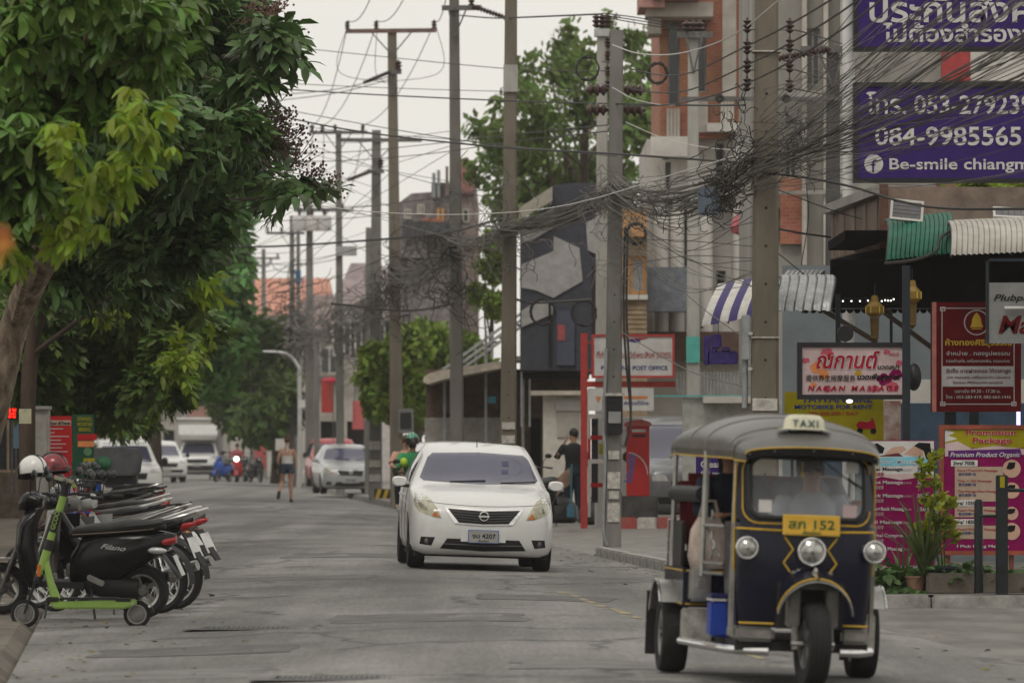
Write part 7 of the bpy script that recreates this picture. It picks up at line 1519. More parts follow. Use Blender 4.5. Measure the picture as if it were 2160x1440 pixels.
bd = MB().tube([(.02 + .085 * math.sin(a_), -1.655 - .0, .675 + .022 * math.cos(a_)) for a_ in np.linspace(-2, 2, 12)], .008, 6); bd.b2(-.05, .09, -1.66, -1.648, .664, .674); bd.obj('nose_badge', M_CHROME, TK)
# plate
plate(TK, .018, -1.665, .962, .345, .125, [('สภ 152', 0, -.022, .056, .28), ('เชียงใหม่', 0, -.055, .02, .11)], flat('taxi_yellow', (.55, .33, .05)), flat('plate_green', (.03, .1, .04)), flat('taxi_yellow2', (.6, .42, .1)), -.12)
# wiper, stickers
MB().bar((.10, -1.545, 1.345), (.30, -1.578, 1.20), .012, .008).obj('wiper', M_BLKP, TK); MB().bar((.24, -1.577, 1.25), (.335, -1.565, 1.19), .02, .01).obj('wiper_blade', M_BLKP, TK)
for a_, b_, c, d, m_ in ((.235, .31, 1.28, 1.345, I_WHITE), (.235, .31, 1.325, 1.345, I_LRED), (-.295, -.215, 1.03, 1.105, I_WHITE), (.215, .30, 1.015, 1.09, I_PINK)): MB().b2(a_, b_, yw(b_, c) + .004, yw(b_, c) + .006, c, d).obj('sticker', m_, TK)
MB().tube([(-.02, -1.45, 1.34), (-.02, -1.46, 1.28)], .004, 5).obj('amulet_cord', M_YLN, TK); MB().sphere((-.02, -1.46, 1.265), (.012, .008, .02), 8, 6).obj('amulet', M_YLN, TK)
# roof
st = [(-1.78, .40, 1.375, 1.425), (-1.66, .43, 1.38, 1.475), (-1.45, .445, 1.39, 1.53), (-1.1, .47, 1.395, 1.585), (-.6, .51, 1.40, 1.615), (-.1, .545, 1.405, 1.625), (.3, .575, 1.41, 1.61), (.55, .58, 1.40, 1.57), (.62, .57, 1.38, 1.5)]
def roofrow(y, hw, ze, zc, k=0, n=21): return [(hw * math.sin(u) ** 1 if True else 0, y + (.07 * (abs(math.sin(u)) ** 3) if y < -1.5 else 0), ze + (zc - ze) * max(0, math.cos(u)) ** .8 - k) for u in np.linspace(-PI / 2, PI / 2, n)]
fy = {k: pchip([s_[0] for s_ in st], [s_[k] for s_ in st]) for k in (1, 2, 3)}
RY = np.linspace(-1.78, .62, 40)
def ripple(y): return .008 * math.cos((y + 1.1) * PI / .5) if y > -1.35 else 0
top_ = [roofrow(y, fy[1](y), fy[2](y), fy[3](y) + ripple(y)) for y in RY]
MB().sheet(top_).obj('roof', M_VINYL, TK, ang=60)
MB().sheet([roofrow(y, fy[1](y) - .01, fy[2](y), fy[3](y) - .05) for y in RY]).obj('roof_lining', M_BLKP, TK)
lipf = [(p[0], p[1], p[2]) for p in top_[0]]
MB().sheet([lipf, [(p[0] * .99, p[1] + .015, p[2] - .05) for p in lipf]]).obj('front_valance', M_BLKP, TK); MB().tube([(p[0], p[1] - .004, p[2] - .0) for p in lipf], .0045, 5).obj('trim_line', M_YLN, TK)
for s, i in ((-1, 0), (1, -1)):
 e = [r_[i] for r_ in top_]; MB().sheet([e, [(p[0] * .985, p[1], p[2] - .045) for p in e]]).obj('side_valance', M_VINYL, TK); MB().tube([(p[0], p[1], p[2] - .045) for p in e], .0045, 5).obj('trim_line', M_YLN, TK)
for y in (-1.35, -.6, -.1): MB().tube([(p[0], p[1], p[2] + .004) for p in roofrow(y, fy[1](y), fy[2](y), fy[3](y) + ripple(y))], .005, 4).obj('roof_seam', M_SKIRT, TK)
for xx in (-.3, -.15, .02, .18, .32): i = int((xx / .4 + 1) * 10); MB().sphere((lipf[min(20, max(0, i))][0], lipf[min(20, max(0, i))][1] - .008, lipf[min(20, max(0, i))][2] - .02), .005, 6, 4).obj('stud', M_STST, TK)
# TAXI lamp on the roof
tx = MB().loft([[(-.025 + .165 * c, -1.5 + .07 * d, 1.535) for c, d in superell(24, 1, 1, 4)], [(-.025 + .125 * c, -1.5 + .055 * d, 1.541) for c, d in superell(24, 1, 1, 4)], [(-.025 + .118 * c, -1.5 + .05 * d, 1.595) for c, d in superell(24, 1, 1, 4)], [(-.025 + .095 * c, -1.5 + .035 * d, 1.618) for c, d in superell(24, 1, 1, 4)], [(-.025 + .06 * c, -1.5 + .02 * d, 1.623) for c, d in superell(24, 1, 1, 4)]])
tl = tx.obj('taxi_lamp', mat('cream_plastic', (.55, .53, .4), .45, var=.1), TK); text('TAXI', flat('dark_teal', (.04, .1, .1)), tl, -.025, -1.558, 1.55, .06, .155, 'CENTER', .015, sp=1.3)
MB().tube([(-.12, -1.52, 1.535), (-.10, -1.54, 1.495), (.06, -1.54, 1.495), (.08, -1.52, 1.535)], .005, 5).obj('lamp_bracket', M_BLKP, TK)
# pillars, rails, scrolls
for s in (-1, 1):
 MB().cyl((s * .565, .42, .62), (s * .56, .42, 1.40), .017, n=10).obj('pillar', M_STST, TK); MB().cyl((s * .50, -.62, .62), (s * .495, -.62, 1.39), .019, n=10).obj('pillar', M_STST, TK); MB().cyl((s * .415, -1.38, .95), (s * .41, -1.38, 1.39), .013, n=8).obj('pillar', M_STST, TK)
 MB().cyl((s * .56, .38, 1.12), (s * .50, -.55, 1.12), .05, n=12).obj('arm_roll', M_BLKP, TK) if s < 0 else None
 MB().tube([(s * .42, -1.02, .93), (s * .47, -.85, .93), (s * .50, -.62, .93)], .011, 6).obj('guard_rail', M_STST, TK); MB().tube([(s * .42, -1.02, .70), (s * .50, -.62, .70)], .011, 6).obj('guard_rail', M_STST, TK); MB().tube([(s * .42, -1.02, .64), (s * .50, -.62, .64)], .009, 6).obj('guard_rail', M_STST, TK)
 for (y0, z0, fl) in ((-.80, .99, 1), (-.78, .86, -1), (-.78, .75, 1), (-.92, .80, -1)):
  MB().tube([(s * (.47), y0 + fl * (.045 - .04 * q) * math.cos(q * 7), z0 + (.045 - .04 * q) * math.sin(q * 7)) for q in np.linspace(0, 1, 20)], .007, 5).obj('scroll', M_STST, TK)
 MB().tube([(s * .485, -.65, .92), (s * .46, -.85, .82), (s * .44, -1.0, .74)], .007, 5).obj('scroll_bar', M_STST, TK)
 # body side panel
 MB().b2(s * .60 - .02 * s - .012, s * .60 - .02 * s + .012, -.42, .55, .42, .66).obj('side_panel', M_NVP, TK)
 for z in (.44, .645): MB().tube([(s * .597, -.42, z), (s * .597, .5, z)], .0045, 5).obj('trim_line', M_YLN, TK)
 for y, z0, z1 in ((.46, .66, .95),): MB().tube([(s * .575, y - .12, z0), (s * .575, y - .12, z1), (s * .575, y + .1, z1), (s * .575, y + .1, z0)], .009, 6).obj('rear_guard', M_STST, TK)
 for z in (.74, .82): MB().tube([(s * .575, .34, z), (s * .575, .56, z)], .007, 5).obj('rear_guard_bar', M_STST, TK)
MB().b2(-.58, .58, -.45, -.42, .42, .66).obj('bulkhead', M_NVP, TK)
for z in (.44, .645): MB().tube([(-.58, -.455, z), (.58, -.455, z)], .0045, 5).obj('trim_line', M_YLN, TK)
MB().box((-.50, -.52, .565), (.13, .12, .21)).obj('tool_box', M_STST, TK, bevel=.015); MB().box((-.50, -.59, .57), (.05, .02, .05)).obj('tool_box_latch', M_CHROME, TK, bevel=.005)
MB().b2(-.60, -.42, -.55, -.42, .19, .415).obj('kick_panel', mat('scuffed_steel', (.4, .38, .34), .45, metal=.5, var=.4, scale=9), TK, bevel=.01)
MB().b2(.42, .60, -.55, -.42, .19, .415).obj('kick_panel', MATS['scuffed_steel'], TK, bevel=.01)
MB().tube(bez([(-.60, -.48, .215), (-.50, -.9, .205), (-.40, -1.45, .2), (-.2, -1.6, .2)], 12), .027, 10).obj('bumper_tube', M_CHROME, TK)
MB().tube(bez([(.22, -1.62, .205), (.33, -1.6, .205), (.43, -1.45, .21)], 10), .027, 10).obj('bumper_tube', M_CHROME, TK)
cl_ = MB().box((-.39, -.95, .37), (.2, .22, .22)).obj('cool_box', mat('blue_cool_box', (.015, .05, .32), .4, var=.1), TK, bevel=.015); MB().box((-.39, -.95, .485), (.21, .23, .012)).obj('white_band', I_WHITE, cl_); MB().box((-.39, -.95, .505), (.215, .235, .03)).obj('lid', mat('navy_lid', (.015, .02, .09), .4), cl_, bevel=.01)
# seats
MB().box((.05, -1.0, .62), (.5, .35, .1)).obj('driver_seat', M_SEAT, TK, bevel=.03); MB().box((0, .12, .74), (1.05, .5, .14)).obj('bench_seat', M_SEAT, TK, bevel=.05); MB().box((0, .43, 1.0), (1.05, .12, .5), rot=(-.12, 0, 0)).obj('bench_back', M_SEAT, TK, bevel=.05)
MB().b2(-.57, -.545, -.1, .45, .66, .95).obj('side_cushion', M_BLKP, TK, bevel=.01)
MB().tube(bez([(-.3, -1.36, 1.03), (-.16, -1.33, 1.0), (.02, -1.36, .94), (.2, -1.33, 1.0), (.34, -1.36, 1.03)], 14), .012, 6).obj('handlebar', M_STST, TK)
MB().b2(-.36, .36, -1.55, -1.42, .93, .985).obj('dashboard', mat('dash_red', (.25, .05, .05), .6, var=.3), TK, bevel=.02)
MB().b2(-.56, .56, .5, .56, .42, .72).obj('tailboard', M_NVP, TK)
# ================================================================== MOTORBIKES, KICK SCOOTER, HELMETS
def ring_x(x, zc, hw, hh, p=2.6, n=18, y=0): return [(x, y + a, zc + b_) for a, b_ in superell(n, hw, hh, p)]
M_SEATB = mat('black_seat_vinyl', (.014, .0135, .013), .55, var=.25, scale=8, bump=.15)
M_SEATG = mat('worn_grey_seat', (.1, .095, .09), .6, var=.25, scale=6, bump=.15)
M_ENG = mat('engine_alloy', (.16, .155, .15), .5, metal=.5, var=.35, scale=9)
M_MIRROR = mat('mirror_glass', (.06, .065, .07), .08, metal=.6, var=0)
I_PLATEW = flat('plate_white', (.6, .6, .58))
def bike_wheel(t, x, R, w, spoked, nm):
 rt = Matrix.Rotation(PI / 2, 4, 'X')
 a = MB().lathe([(R - w * .75, -w * .38), (R - w * .35, -w * .5), (R - w * .08, -w * .35), (R, 0), (R - w * .08, w * .35), (R - w * .35, w * .5), (R - w * .75, w * .38)], 30, rt, cap=False).obj(nm, M_TYRE, t, loc=(x, 0, R))
 rr_ = R - w * .75
 MB().lathe([(rr_ + .004, -w * .38), (rr_ - .02, -w * .3), (rr_ - .02, w * .3), (rr_ + .004, w * .38)], 30, rt, cap=False).obj('rim', M_STST, a)
 MB().lathe([(.001, -.05), (.035, -.05), (.05, -.03), (.05, .03), (.035, .05), (.001, .05)], 14, rt).obj('hub', M_ENG, a)
 s = MB()
 if spoked:
  for k in range(18):
   b_ = 2 * PI * k / 18; s.tube([(.045 * math.cos(b_ + .3), .03 * (-1) ** k, .045 * math.sin(b_ + .3)), ((rr_ - .012) * math.cos(b_), 0, (rr_ - .012) * math.sin(b_))], .0022, 4)
  s.obj('spokes', M_CHROME, a)['kind'] = 'stuff'
 else:
  for k in range(5): b_ = 2 * PI * k / 5; s.bar((.03 * math.cos(b_), 0, .03 * math.sin(b_)), ((rr_ - .01) * math.cos(b_), 0, (rr_ - .01) * math.sin(b_)), .03, .03)
  s.obj('alloy_spokes', M_ENG, a)['kind'] = 'stuff'
 return a
def bars_and_mirrors(t, hx, hz, m_cowl, lamp_on=False):
 MB().tube(bez([(hx - .14, -.34, hz + .0), (hx - .05, -.2, hz + .02), (hx + .02, 0, hz - .02), (hx - .05, .2, hz + .02), (hx - .14, .34, hz)], 16), .012, 6).obj('handlebar', M_BLKP, t)
 for s in (-1, 1):
  MB().cyl((hx - .145, s * .345, hz), (hx - .09, s * .24, hz + .012), .018, n=8).obj('grip', M_BLKP, t)
  MB().bar((hx - .03, s * .24, hz + .02), (hx - .10, s * .36, hz + .01), .012, .008).obj('brake_lever', M_STST, t)
  MB().tube([(hx - .02, s * .19, hz + .02), (hx - .03, s * .22, hz + .14), (hx - .06, s * .27, hz + .2)], .006, 5).obj('mirror_stalk', M_BLKP, t)
  mi = MB().sphere((0, 0, 0), (.022, .065, .042), 12, 8).obj('mirror', M_BLKP, t, loc=(hx - .07, s * .29, hz + .215)); MB().sphere((-.012, 0, 0), (.014, .058, .036), 12, 8).obj('mirror_glass', M_MIRROR, mi)
def scooter(label, paint, seat, group='motorbikes parked at the left kerb', accent=None):
 t = thing('motor_scooter', label, 'motorbike', group=group)
 bike_wheel(t, .64, .225, .1, False, 'front_wheel'); bike_wheel(t, -.58, .235, .11, False, 'rear_wheel')
 MB().loft([ring_x(*s_) for s_ in ((.04, .42, .10, .12), (-.06, .48, .14, .22), (-.2, .51, .175, .235), (-.4, .545, .19, .22), (-.6, .62, .17, .15), (-.75, .66, .12, .10), (-.86, .70, .05, .04))]).obj('rear_body', paint, t, ang=60)
 se = MB().loft([ring_x(*s_) for s_ in ((.06, .70, .07, .03), (.0, .73, .12, .05), (-.15, .755, .155, .055), (-.3, .765, .165, .06), (-.42, .79, .165, .06), (-.6, .80, .15, .055), (-.72, .805, .10, .04), (-.77, .80, .04, .02))]).obj('seat', seat, t, ang=60)
 for s in (-1, 1): MB().tube(bez([(.02, s * .13, .715), (-.3, s * .172, .745), (-.6, s * .15, .775), (-.75, s * .06, .795)], 14), .003, 4).obj('seat_piping', I_BEIGE, se)
 MB().loft([[(x + .085 * math.cos(v) * 1.0, .25 * k_ * u, z) for u, v in [(math.sin(q), q) for q in np.linspace(-PI / 2, PI / 2, 9)]] + [(x - .05 + .03 * math.cos(v), .24 * k_ * u, z) for u, v in [(math.sin(q), q) for q in np.linspace(PI / 2, -PI / 2, 9)]] for x, z, k_ in ((.34, .25, .75), (.40, .4, .95), (.44, .6, 1.0), (.43, .78, .85), (.36, .92, .5))]).obj('leg_shield', paint, t, ang=60)
 MB().loft([[(x, y_, .26) for x, y_ in ((.4, -.14), (.4, .14))] + [(x, y_, .31) for x, y_ in ((.4, .14), (.4, -.14))], [(-.1, -.17, .25), (-.1, .17, .25), (-.1, .17, .31), (-.1, -.17, .31)]]).obj('floorboard', M_BLKP, t)
 MB().loft([ring_x(*s_) for s_ in ((.30, .985, .06, .05), (.36, 1.0, .13, .075), (.44, .985, .12, .08), (.50, .96, .07, .06))]).obj('handlebar_cowl', paint, t, ang=60)
 MB().sphere((.485, 0, .965), (.03, .055, .05), 14, 8).obj('headlight', mat('lamp_lens', (.4, .4, .37)), t)
 MB().sheet([[(.64 + .27 * math.cos(a), y_, .225 + .27 * math.sin(a) - .5 * y_ * y_) for y_ in (-.075, -.04, 0, .04, .075)] for a in np.linspace(.3, 2.5, 12)]).obj('front_fender', paint, t)
 for s in (-1, 1): MB().cyl((.64, s * .075, .225), (.50, s * .06, .62), .018, n=8).obj('fork_leg', M_ENG, t); MB().loft([ring_x(.46 + .01 * k, .62 - .05 * k, .05, .03, y=s * .13) for k in range(3)]).obj('front_indicator', M_STST, t)
 bars_and_mirrors(t, .40, 1.02, paint)
 MB().loft([ring_x(*s_) for s_ in ((-.70, .655, .135, .045), (-.80, .675, .10, .045), (-.87, .69, .05, .03))]).obj('tail_light', M_REDL, t)
 for s in (-1, 1): MB().sphere((-.72, s * .135, .60), (.09, .03, .03), 10, 6).obj('rear_indicator', mat('clear_lens', (.5, .5, .5), .1, metal=.4, var=.2), t)
 MB().tube(bez([(-.45, -.15, .80), (-.7, -.15, .83), (-.84, -.05, .85), (-.84, .05, .85), (-.7, .15, .83), (-.45, .15, .80)], 16), .013, 6).obj('grab_rail', M_BLKP, t)
 MB().add([(-.72, -.09, .60), (-.72, .09, .60), (-.9, .09, .36), (-.9, -.09, .36), (-.74, -.09, .58), (-.74, .09, .58), (-.915, .08, .36), (-.915, -.08, .36)], [(0, 1, 2, 3), (7, 6, 5, 4), (0, 4, 5, 1), (1, 5, 6, 2), (2, 6, 7, 3), (3, 7, 4, 0)]).obj('rear_mudguard', M_BLKP, t)
 MB().box((-.895, 0, .47), (.006, .17, .19), rot=(0, .45, 0)).obj('number_plate', I_PLATEW, t)
 MB().loft([ring_x(*s_) for s_ in ((-.1, .3, .12, .1), (-.3, .28, .13, .12), (-.55, .25, .09, .09))]).obj('engine', M_BLKP, t); MB().cyl((-.35, -.17, .3), (-.78, -.19, .36), .055, .045, 12).obj('exhaust', M_BLKP, t)
 MB().box((-.2, .17, .33), (.16, .03, .05), rot=(0, -.4, 0)).obj('footpeg', M_STST, t, bevel=.01); MB().bar((-.15, .12, .28), (-.22, .28, .01), .018).obj('side_stand', M_BLKP, t)
 return t
def underbone(label, paint, seat, group='motorbikes parked at the left kerb', accent=None, rack=False, spoked=True):
 t = thing('motorbike', label, 'motorbike', group=group); ac = accent or paint
 bike_wheel(t, .64, .29, .07, spoked, 'front_wheel'); bike_wheel(t, -.58, .29, .08, spoked, 'rear_wheel')
 MB().loft([ring_x(*s_) for s_ in ((.36, .80, .05, .09), (.22, .60, .06, .10), (.05, .52, .07, .09), (-.1, .56, .10, .11), (-.3, .64, .13, .10), (-.55, .70, .12, .085), (-.78, .77, .07, .055), (-.93, .84, .025, .025))]).obj('body', paint, t, ang=60)
 MB().loft([ring_x(*s_) for s_ in ((.0, .68, .06, .03), (-.08, .715, .11, .045), (-.25, .735, .13, .05), (-.4, .76, .135, .05), (-.62, .80, .12, .045), (-.78, .825, .08, .03), (-.83, .83, .04, .015))]).obj('seat', seat, t, ang=60)
 for s in (-1, 1):
  MB().loft([ring_x(*s_, y=s * .07) for s_ in ((-.35, .66, .04, .05), (-.6, .735, .04, .04), (-.85, .815, .02, .025))]).obj('side_cowl', ac, t, ang=60)
  MB().sheet([[(.42 + .05 * u - .15 * v, s * (.05 + .14 * v), .85 - .5 * u) for v in (0, .5, 1)] for u in (0, .3, .6, 1)]).obj('leg_shield', paint, t)
  MB().cyl((.64, s * .07, .29), (.42, s * .065, .86), .02, n=8).obj('fork_leg', M_STST, t); MB().cyl((-.58, s * .11, .29), (-.48, s * .13, .62), .022, n=8).obj('shock_absorber', M_CHROME, t)
  MB().bar((-.1, s * .06, .32), (-.58, s * .1, .29), .03).obj('swing_arm', M_ENG, t); MB().sphere((-.80, s * .11, .70), (.035, .03, .025), 8, 6).obj('rear_indicator', M_AMBER, t)
 MB().loft([ring_x(*s_) for s_ in ((.32, .97, .05, .05), (.38, .985, .12, .075), (.46, .97, .10, .08), (.52, .94, .05, .05))]).obj('headlight_cowl', paint, t, ang=60); MB().sphere((.50, 0, .95), (.03, .07, .045), 14, 8).obj('headlight', MATS['lamp_lens'], t)
 bars_and_mirrors(t, .40, 1.0, paint)
 MB().sheet([[(.64 + .32 * math.cos(a), y_, .29 + .32 * math.sin(a) - .8 * y_ * y_) for y_ in (-.05, 0, .05)] for a in np.linspace(.5, 2.6, 12)]).obj('front_fender', paint, t); MB().sheet([[(-.58 + .34 * math.cos(a), y_, .29 + .34 * math.sin(a) - .8 * y_ * y_) for y_ in (-.06, 0, .06)] for a in np.linspace(.9, 3.2, 14)]).obj('rear_mudguard', M_BLKP, t)
 MB().loft([ring_x(*s_) for s_ in ((-.84, .78, .07, .035), (-.92, .80, .05, .03), (-.96, .81, .02, .015))]).obj('tail_light', M_REDL, t)
 MB().tube(bez([(-.5, -.12, .79), (-.75, -.13, .85), (-.93, -.06, .90), (-.93, .06, .90), (-.75, .13, .85), (-.5, .12, .79)], 16), .014, 6).obj('grab_rail', I_PLATEW if accent else M_STST, t)
 MB().box((-.95, 0, .60), (.006, .17, .19), rot=(0, .4, 0)).obj('number_plate', I_PLATEW, t); MB().add([(-.85, -.07, .72), (-.85, .07, .72), (-1.03, .05, .44), (-1.03, -.05, .44), (-.87, -.07, .72), (-.87, .07, .72), (-1.045, .05, .44), (-1.045, -.05, .44)], [(0, 1, 2, 3), (7, 6, 5, 4), (0, 4, 5, 1), (1, 5, 6, 2), (2, 6, 7, 3), (3, 7, 4, 0)]).obj('plate_flap', M_BLKP, t)
 MB().loft([ring_x(*s_) for s_ in ((.3, .36, .06, .06), (.15, .34, .09, .1), (-.05, .33, .11, .11), (-.18, .34, .07, .08))]).obj('engine', M_ENG, t); MB().tube(bez([(.22, -.1, .3), (.0, -.14, .2), (-.3, -.16, .24), (-.45, -.17, .3)], 10), .018, 6).obj('exhaust_pipe', M_ENG, t); MB().cyl((-.42, -.17, .3), (-.88, -.19, .42), .042, .048, 12).obj('exhaust', M_STST, t)
 MB().bar((-.2, .1, .3), (-.27, .26, .01), .018).obj('side_stand', M_BLKP, t); MB().b2(-.15, .1, -.02, .02, .25, .29).obj('frame_tube', M_BLKP, t)
 if rack:
  for yy in (-.1, -.035, .035, .1): MB().tube([(-.55, yy, .87), (-.95, yy, .90)], .008, 5).obj('rack_bar', M_BLKP, t)
  for xx in (-.58, -.75, -.93): MB().tube([(xx, -.11, .885), (xx, .11, .885)], .008, 5).obj('rack_bar', M_BLKP, t)
 return t
def paint(nm, c, r_=.3): return mat(nm, c, r_, var=.15, scale=4, coat=.12, spec=.2)
K_BLACK, K_GREY, K_RED, K_WHITE, K_BLUE, K_SILV, K_DKR = paint('black_bike_paint', (.008, .008, .009), .22), paint('grey_bike_paint', (.1, .098, .092)), paint('red_bike_paint', (.3, .012, .015)), paint('white_bike_paint', (.5, .5, .49)), paint('blue_bike_paint', (.02, .07, .3)), paint('silver_bike_paint', (.26, .26, .255)), paint('maroon_bike_paint', (.11, .012, .016))
spec = [('s', 49.0, 372, K_BLACK, M_SEATB, None, 0, 'glossy black scooter nearest the camera behind the green kick scooter', -0.10),
  ('u', 50.3, 418, K_BLACK, M_SEATB, None, 0, 'black wire wheeled motorbike second in the parked row', -0.39),
  ('u', 51.4, 452, K_GREY, M_SEATG, K_WHITE, 0, 'grey motorbike with its rear wheel sticking furthest into the road', -0.39),
  ('u', 52.7, 438, K_SILV, M_SEATG, K_WHITE, 0, 'silver motorbike with a white grab rail fourth in the parked row', -0.64),
  ('u', 54.1, 408, K_DKR, M_SEATG, None, 0, 'maroon motorbike with a long dark tail fifth in the parked row', -0.64),
  ('u', 55.6, 416, K_BLUE, M_SEATG, K_WHITE, 0, 'blue motorbike with white side cowls sixth in the parked row', -0.43),
  ('u', 57.4, 410, K_RED, M_SEATG, None, 1, 'red motorbike with a black luggage rack seventh in the parked row', -0.45),
  ('s', 59.6, 352, K_SILV, M_SEATB, None, 0, 'silver scooter eighth in the parked row', -0.47),
  ('u', 61.8, 352, K_BLACK, M_SEATG, K_BLUE, 0, 'black motorbike with blue cowls ninth in the parked row', -0.57),
  ('u', 64.4, 366, K_RED, M_SEATB, K_WHITE, 0, 'red and white motorbike tenth in the parked row', -0.49),
  ('s', 67.2, 340, K_BLACK, M_SEATB, None, 0, 'black scooter eleventh in the parked row', -0.49),
  ('u', 70.4, 362, K_WHITE, M_SEATG, K_RED, 0, 'white motorbike with red cowls twelfth in the parked row', -0.50),
  ('u', 74.0, 352, K_DKR, M_SEATB, None, 1, 'maroon motorbike with a rack thirteenth in the parked row', -0.62),
  ('s', 78.0, 330, K_RED, M_SEATB, None, 0, 'red scooter near the grey covered crate', -0.54),
  ('u', 82.4, 356, K_BLACK, M_SEATB, None, 1, 'black motorbike with a rack beside the grey covered crate', -0.55),
  ('s', 87.4, 338, K_BLACK, M_SEATB, None, 0, 'black scooter third from the far end of the row', -0.46),
  ('u', 93.0, 348, K_BLUE, M_SEATB, None, 0, 'blue motorbike second from the far end of the row', -0.38),
  ('s', 99.0, 340, K_DKR, M_SEATB, None, 0, 'maroon scooter at the far end of the row', -0.39)]
BIKES = []
for kd, D, pxr, pt_, se, ac, rk, lb, a in spec:
 t = scooter(lb, pt_, se) if kd == 's' else underbone(lb, pt_, se, accent=ac, rack=bool(rk))
 reach = .88 if kd == 's' else .97
 fwd = Vector((math.cos(PI + a), math.sin(PI + a), 0)); p = Vector((PX(pxr, D), D, 0)) + fwd * reach
 t.location = (p.x, p.y, min(road_z(p.x, p.y), 0) if p.x > XL(p.y) else gz(p.x, p.y)); 
 pr, pf = p - fwd * .6, p + fwd * .6; zr, zf = gz(pr.x, pr.y), gz(pf.x, pf.y)
 t.location.z = (zr + zf) / 2; t.rotation_euler = (math.radians(-5 if kd == 'u' else -3), -math.atan2(zf - zr, 1.2), PI + a); BIKES.append(t)
text('Filano', I_PLATEW, BIKES[0], -.35, .197, .60, .06, .22, 'CENTER', .0, .5, rot=(PI / 2, .08, PI))
# grey covered crate on a rack
cv = thing('covered_crate', 'grey cloth covered delivery crate on the back of a parked motorbike', 'crate', at(243, 1002, 78)); w = 78 / F_PX
MB().loft([[(a * 62 * w, b_ * .25, z) for a, b_ in superell(20, 1, 1, 5)] if False else [(a * k_ * 58 * w, b_ * .26, z) for a, b_ in superell(20, 1, 1, 5)] for z, k_ in ((0, .8), (.05, .92), (.28, 1.0), (.36, .95), (.38, .6))]).obj('cloth', mat('grey_cover_cloth', (.085, .085, .088), .8, var=.2, bump=.4, bscale=5), cv)
MB().b2(-.3, .3, -.2, .2, -.12, .0).obj('crate_base', M_BLKP, cv)
gcz = thing('green_tarp', 'dark green tarpaulin corner over the grey covered crate', 'tarpaulin', at(218, 985, 77.4)); MB().sphere((0, 0, .05), (.12, .1, .1), 12, 8).obj('cloth', mat('green_tarp', (.02, .1, .045), .6, var=.2), gcz)
# helmets
def helmet(label, loc, rz, m, m2, stripe=None, group=None):
 t = thing('helmet', label, 'helmet', loc, rot=(0.1, .1, rz), group='motorbike helmets')
 s_ = MB(); V = []
 for j in range(9):
  th_ = PI * .62 * j / 8
  V.append([(.128 * math.sin(th_) * a * 1.08, .118 * math.sin(th_) * b_, .128 * math.cos(th_)) for a, b_ in circle(20)])
 s_.loft(V, cap=False); s_.obj('shell', m, t); MB().loft([[(p[0] * .94, p[1] * .94, p[2] * .94) for p in r_] for r_ in V], cap=False).obj('lining', M_BLKP, t)
 MB().tube([V[-1][i] for i in range(20)], .007, 6, closed=True).obj('rim_trim', M_BLKP, t)
 for s in (-1, 1): MB().tube([(.13 * math.sin(q), s * .03, .131 * math.cos(q)) for q in np.linspace(-1.7, 1.7, 20)], .006, 4).obj('stripe', m2, t)
 MB().sheet([[(.135 * math.cos(q) * k_, .125 * math.sin(q) * k_, z) for q in np.linspace(-1.0, 1.0, 10)] for z, k_ in ((.045, .98), (.0, 1.12), (-.07, 1.1))]).obj('visor', mat('smoke_visor', (.02, .02, .022), .08, var=0, spec=.8), t)
 return t
helmet('white helmet with black stripes hung on a mirror in the front of the row', at(70, 990, 49.6), 2.6, mat('helmet_white', (.62, .61, .58), .3, var=.05, coat=.4), M_BLKP)
helmet('red and black helmet behind the white helmet', at(113, 985, 50.8), 2.9, mat('helmet_red', (.33, .015, .03), .3, var=.3, col2=(.02, .02, .02), scale=14, coat=.4), M_BLKP)
# green hire kick scooter
KD = 47.2; kx = PX(170, KD); M_LIME = mat('lime_green_paint', (.23, .36, .075), .45, var=.08)
KS = thing('kick_scooter', 'lime green electric kick scooter standing in front of the black scooter', 'kick scooter', (kx, KD, road_z(kx, KD) - .005), rot=(0, 0, .0))
def kp(px, py, y=0.0): return Vector((PX(px, KD) - kx, y, PZ(py, KD) - KS.location.z))
for px, R in ((52, .118), (289, .112)):
 c = Vector((PX(px, KD) - kx, 0, R)); rt = Matrix.Rotation(PI / 2, 4, 'X')
 a = MB().lathe([(R * .66, -.022), (R * .86, -.028), (R, -.012), (R, .012), (R * .86, .028), (R * .66, .022)], 28, rt, cap=False).obj('wheel', M_TYRE, KS, loc=c); MB().lathe([(.001, -.025), (R * .5, -.022), (R * .66, -.018), (R * .66, .018), (R * .5, .022), (.001, .025)], 28, rt).obj('hub_motor', M_ENG, a)
 MB().torus(R * .68, .008, Matrix.Translation((0, -.02, 0)) @ rt, 28, 6).obj('rim', M_STST, a)
f0 = Vector((PX(52, KD) - kx, 0, .118))
for s in (-1, 1): MB().bar(f0 + Vector((0, s * .045, 0)), kp(75, 1222, s * .035), .03, .016).obj('fork_leg', M_BLKP, KS)
MB().tube([kp(78, 1228), kp(88, 1200)], .035, 12).obj('steering_head', M_BLKP, KS); MB().sheet([[f0 + Vector((.15 * math.cos(a), y_, .15 * math.sin(a))) for y_ in (-.04, 0, .04)] for a in np.linspace(.5, 2.6, 10)]).obj('front_fender', M_BLKP, KS)
MB().tube([kp(84, 1210), kp(100, 1158)], .036, 14).obj('lower_stem', M_LIME, KS); MB().tube([kp(99.5, 1160), kp(106, 1138)], .037, 14).obj('folding_joint', M_BLKP, KS)
st_ = MB().tube([kp(106, 1138), kp(134, 1045)], .031, 14).obj('stem', M_LIME, KS); MB().tube([kp(111, 1122), kp(124, 1078)], .0325, 14).obj('logo_band', M_BLKP, st_)
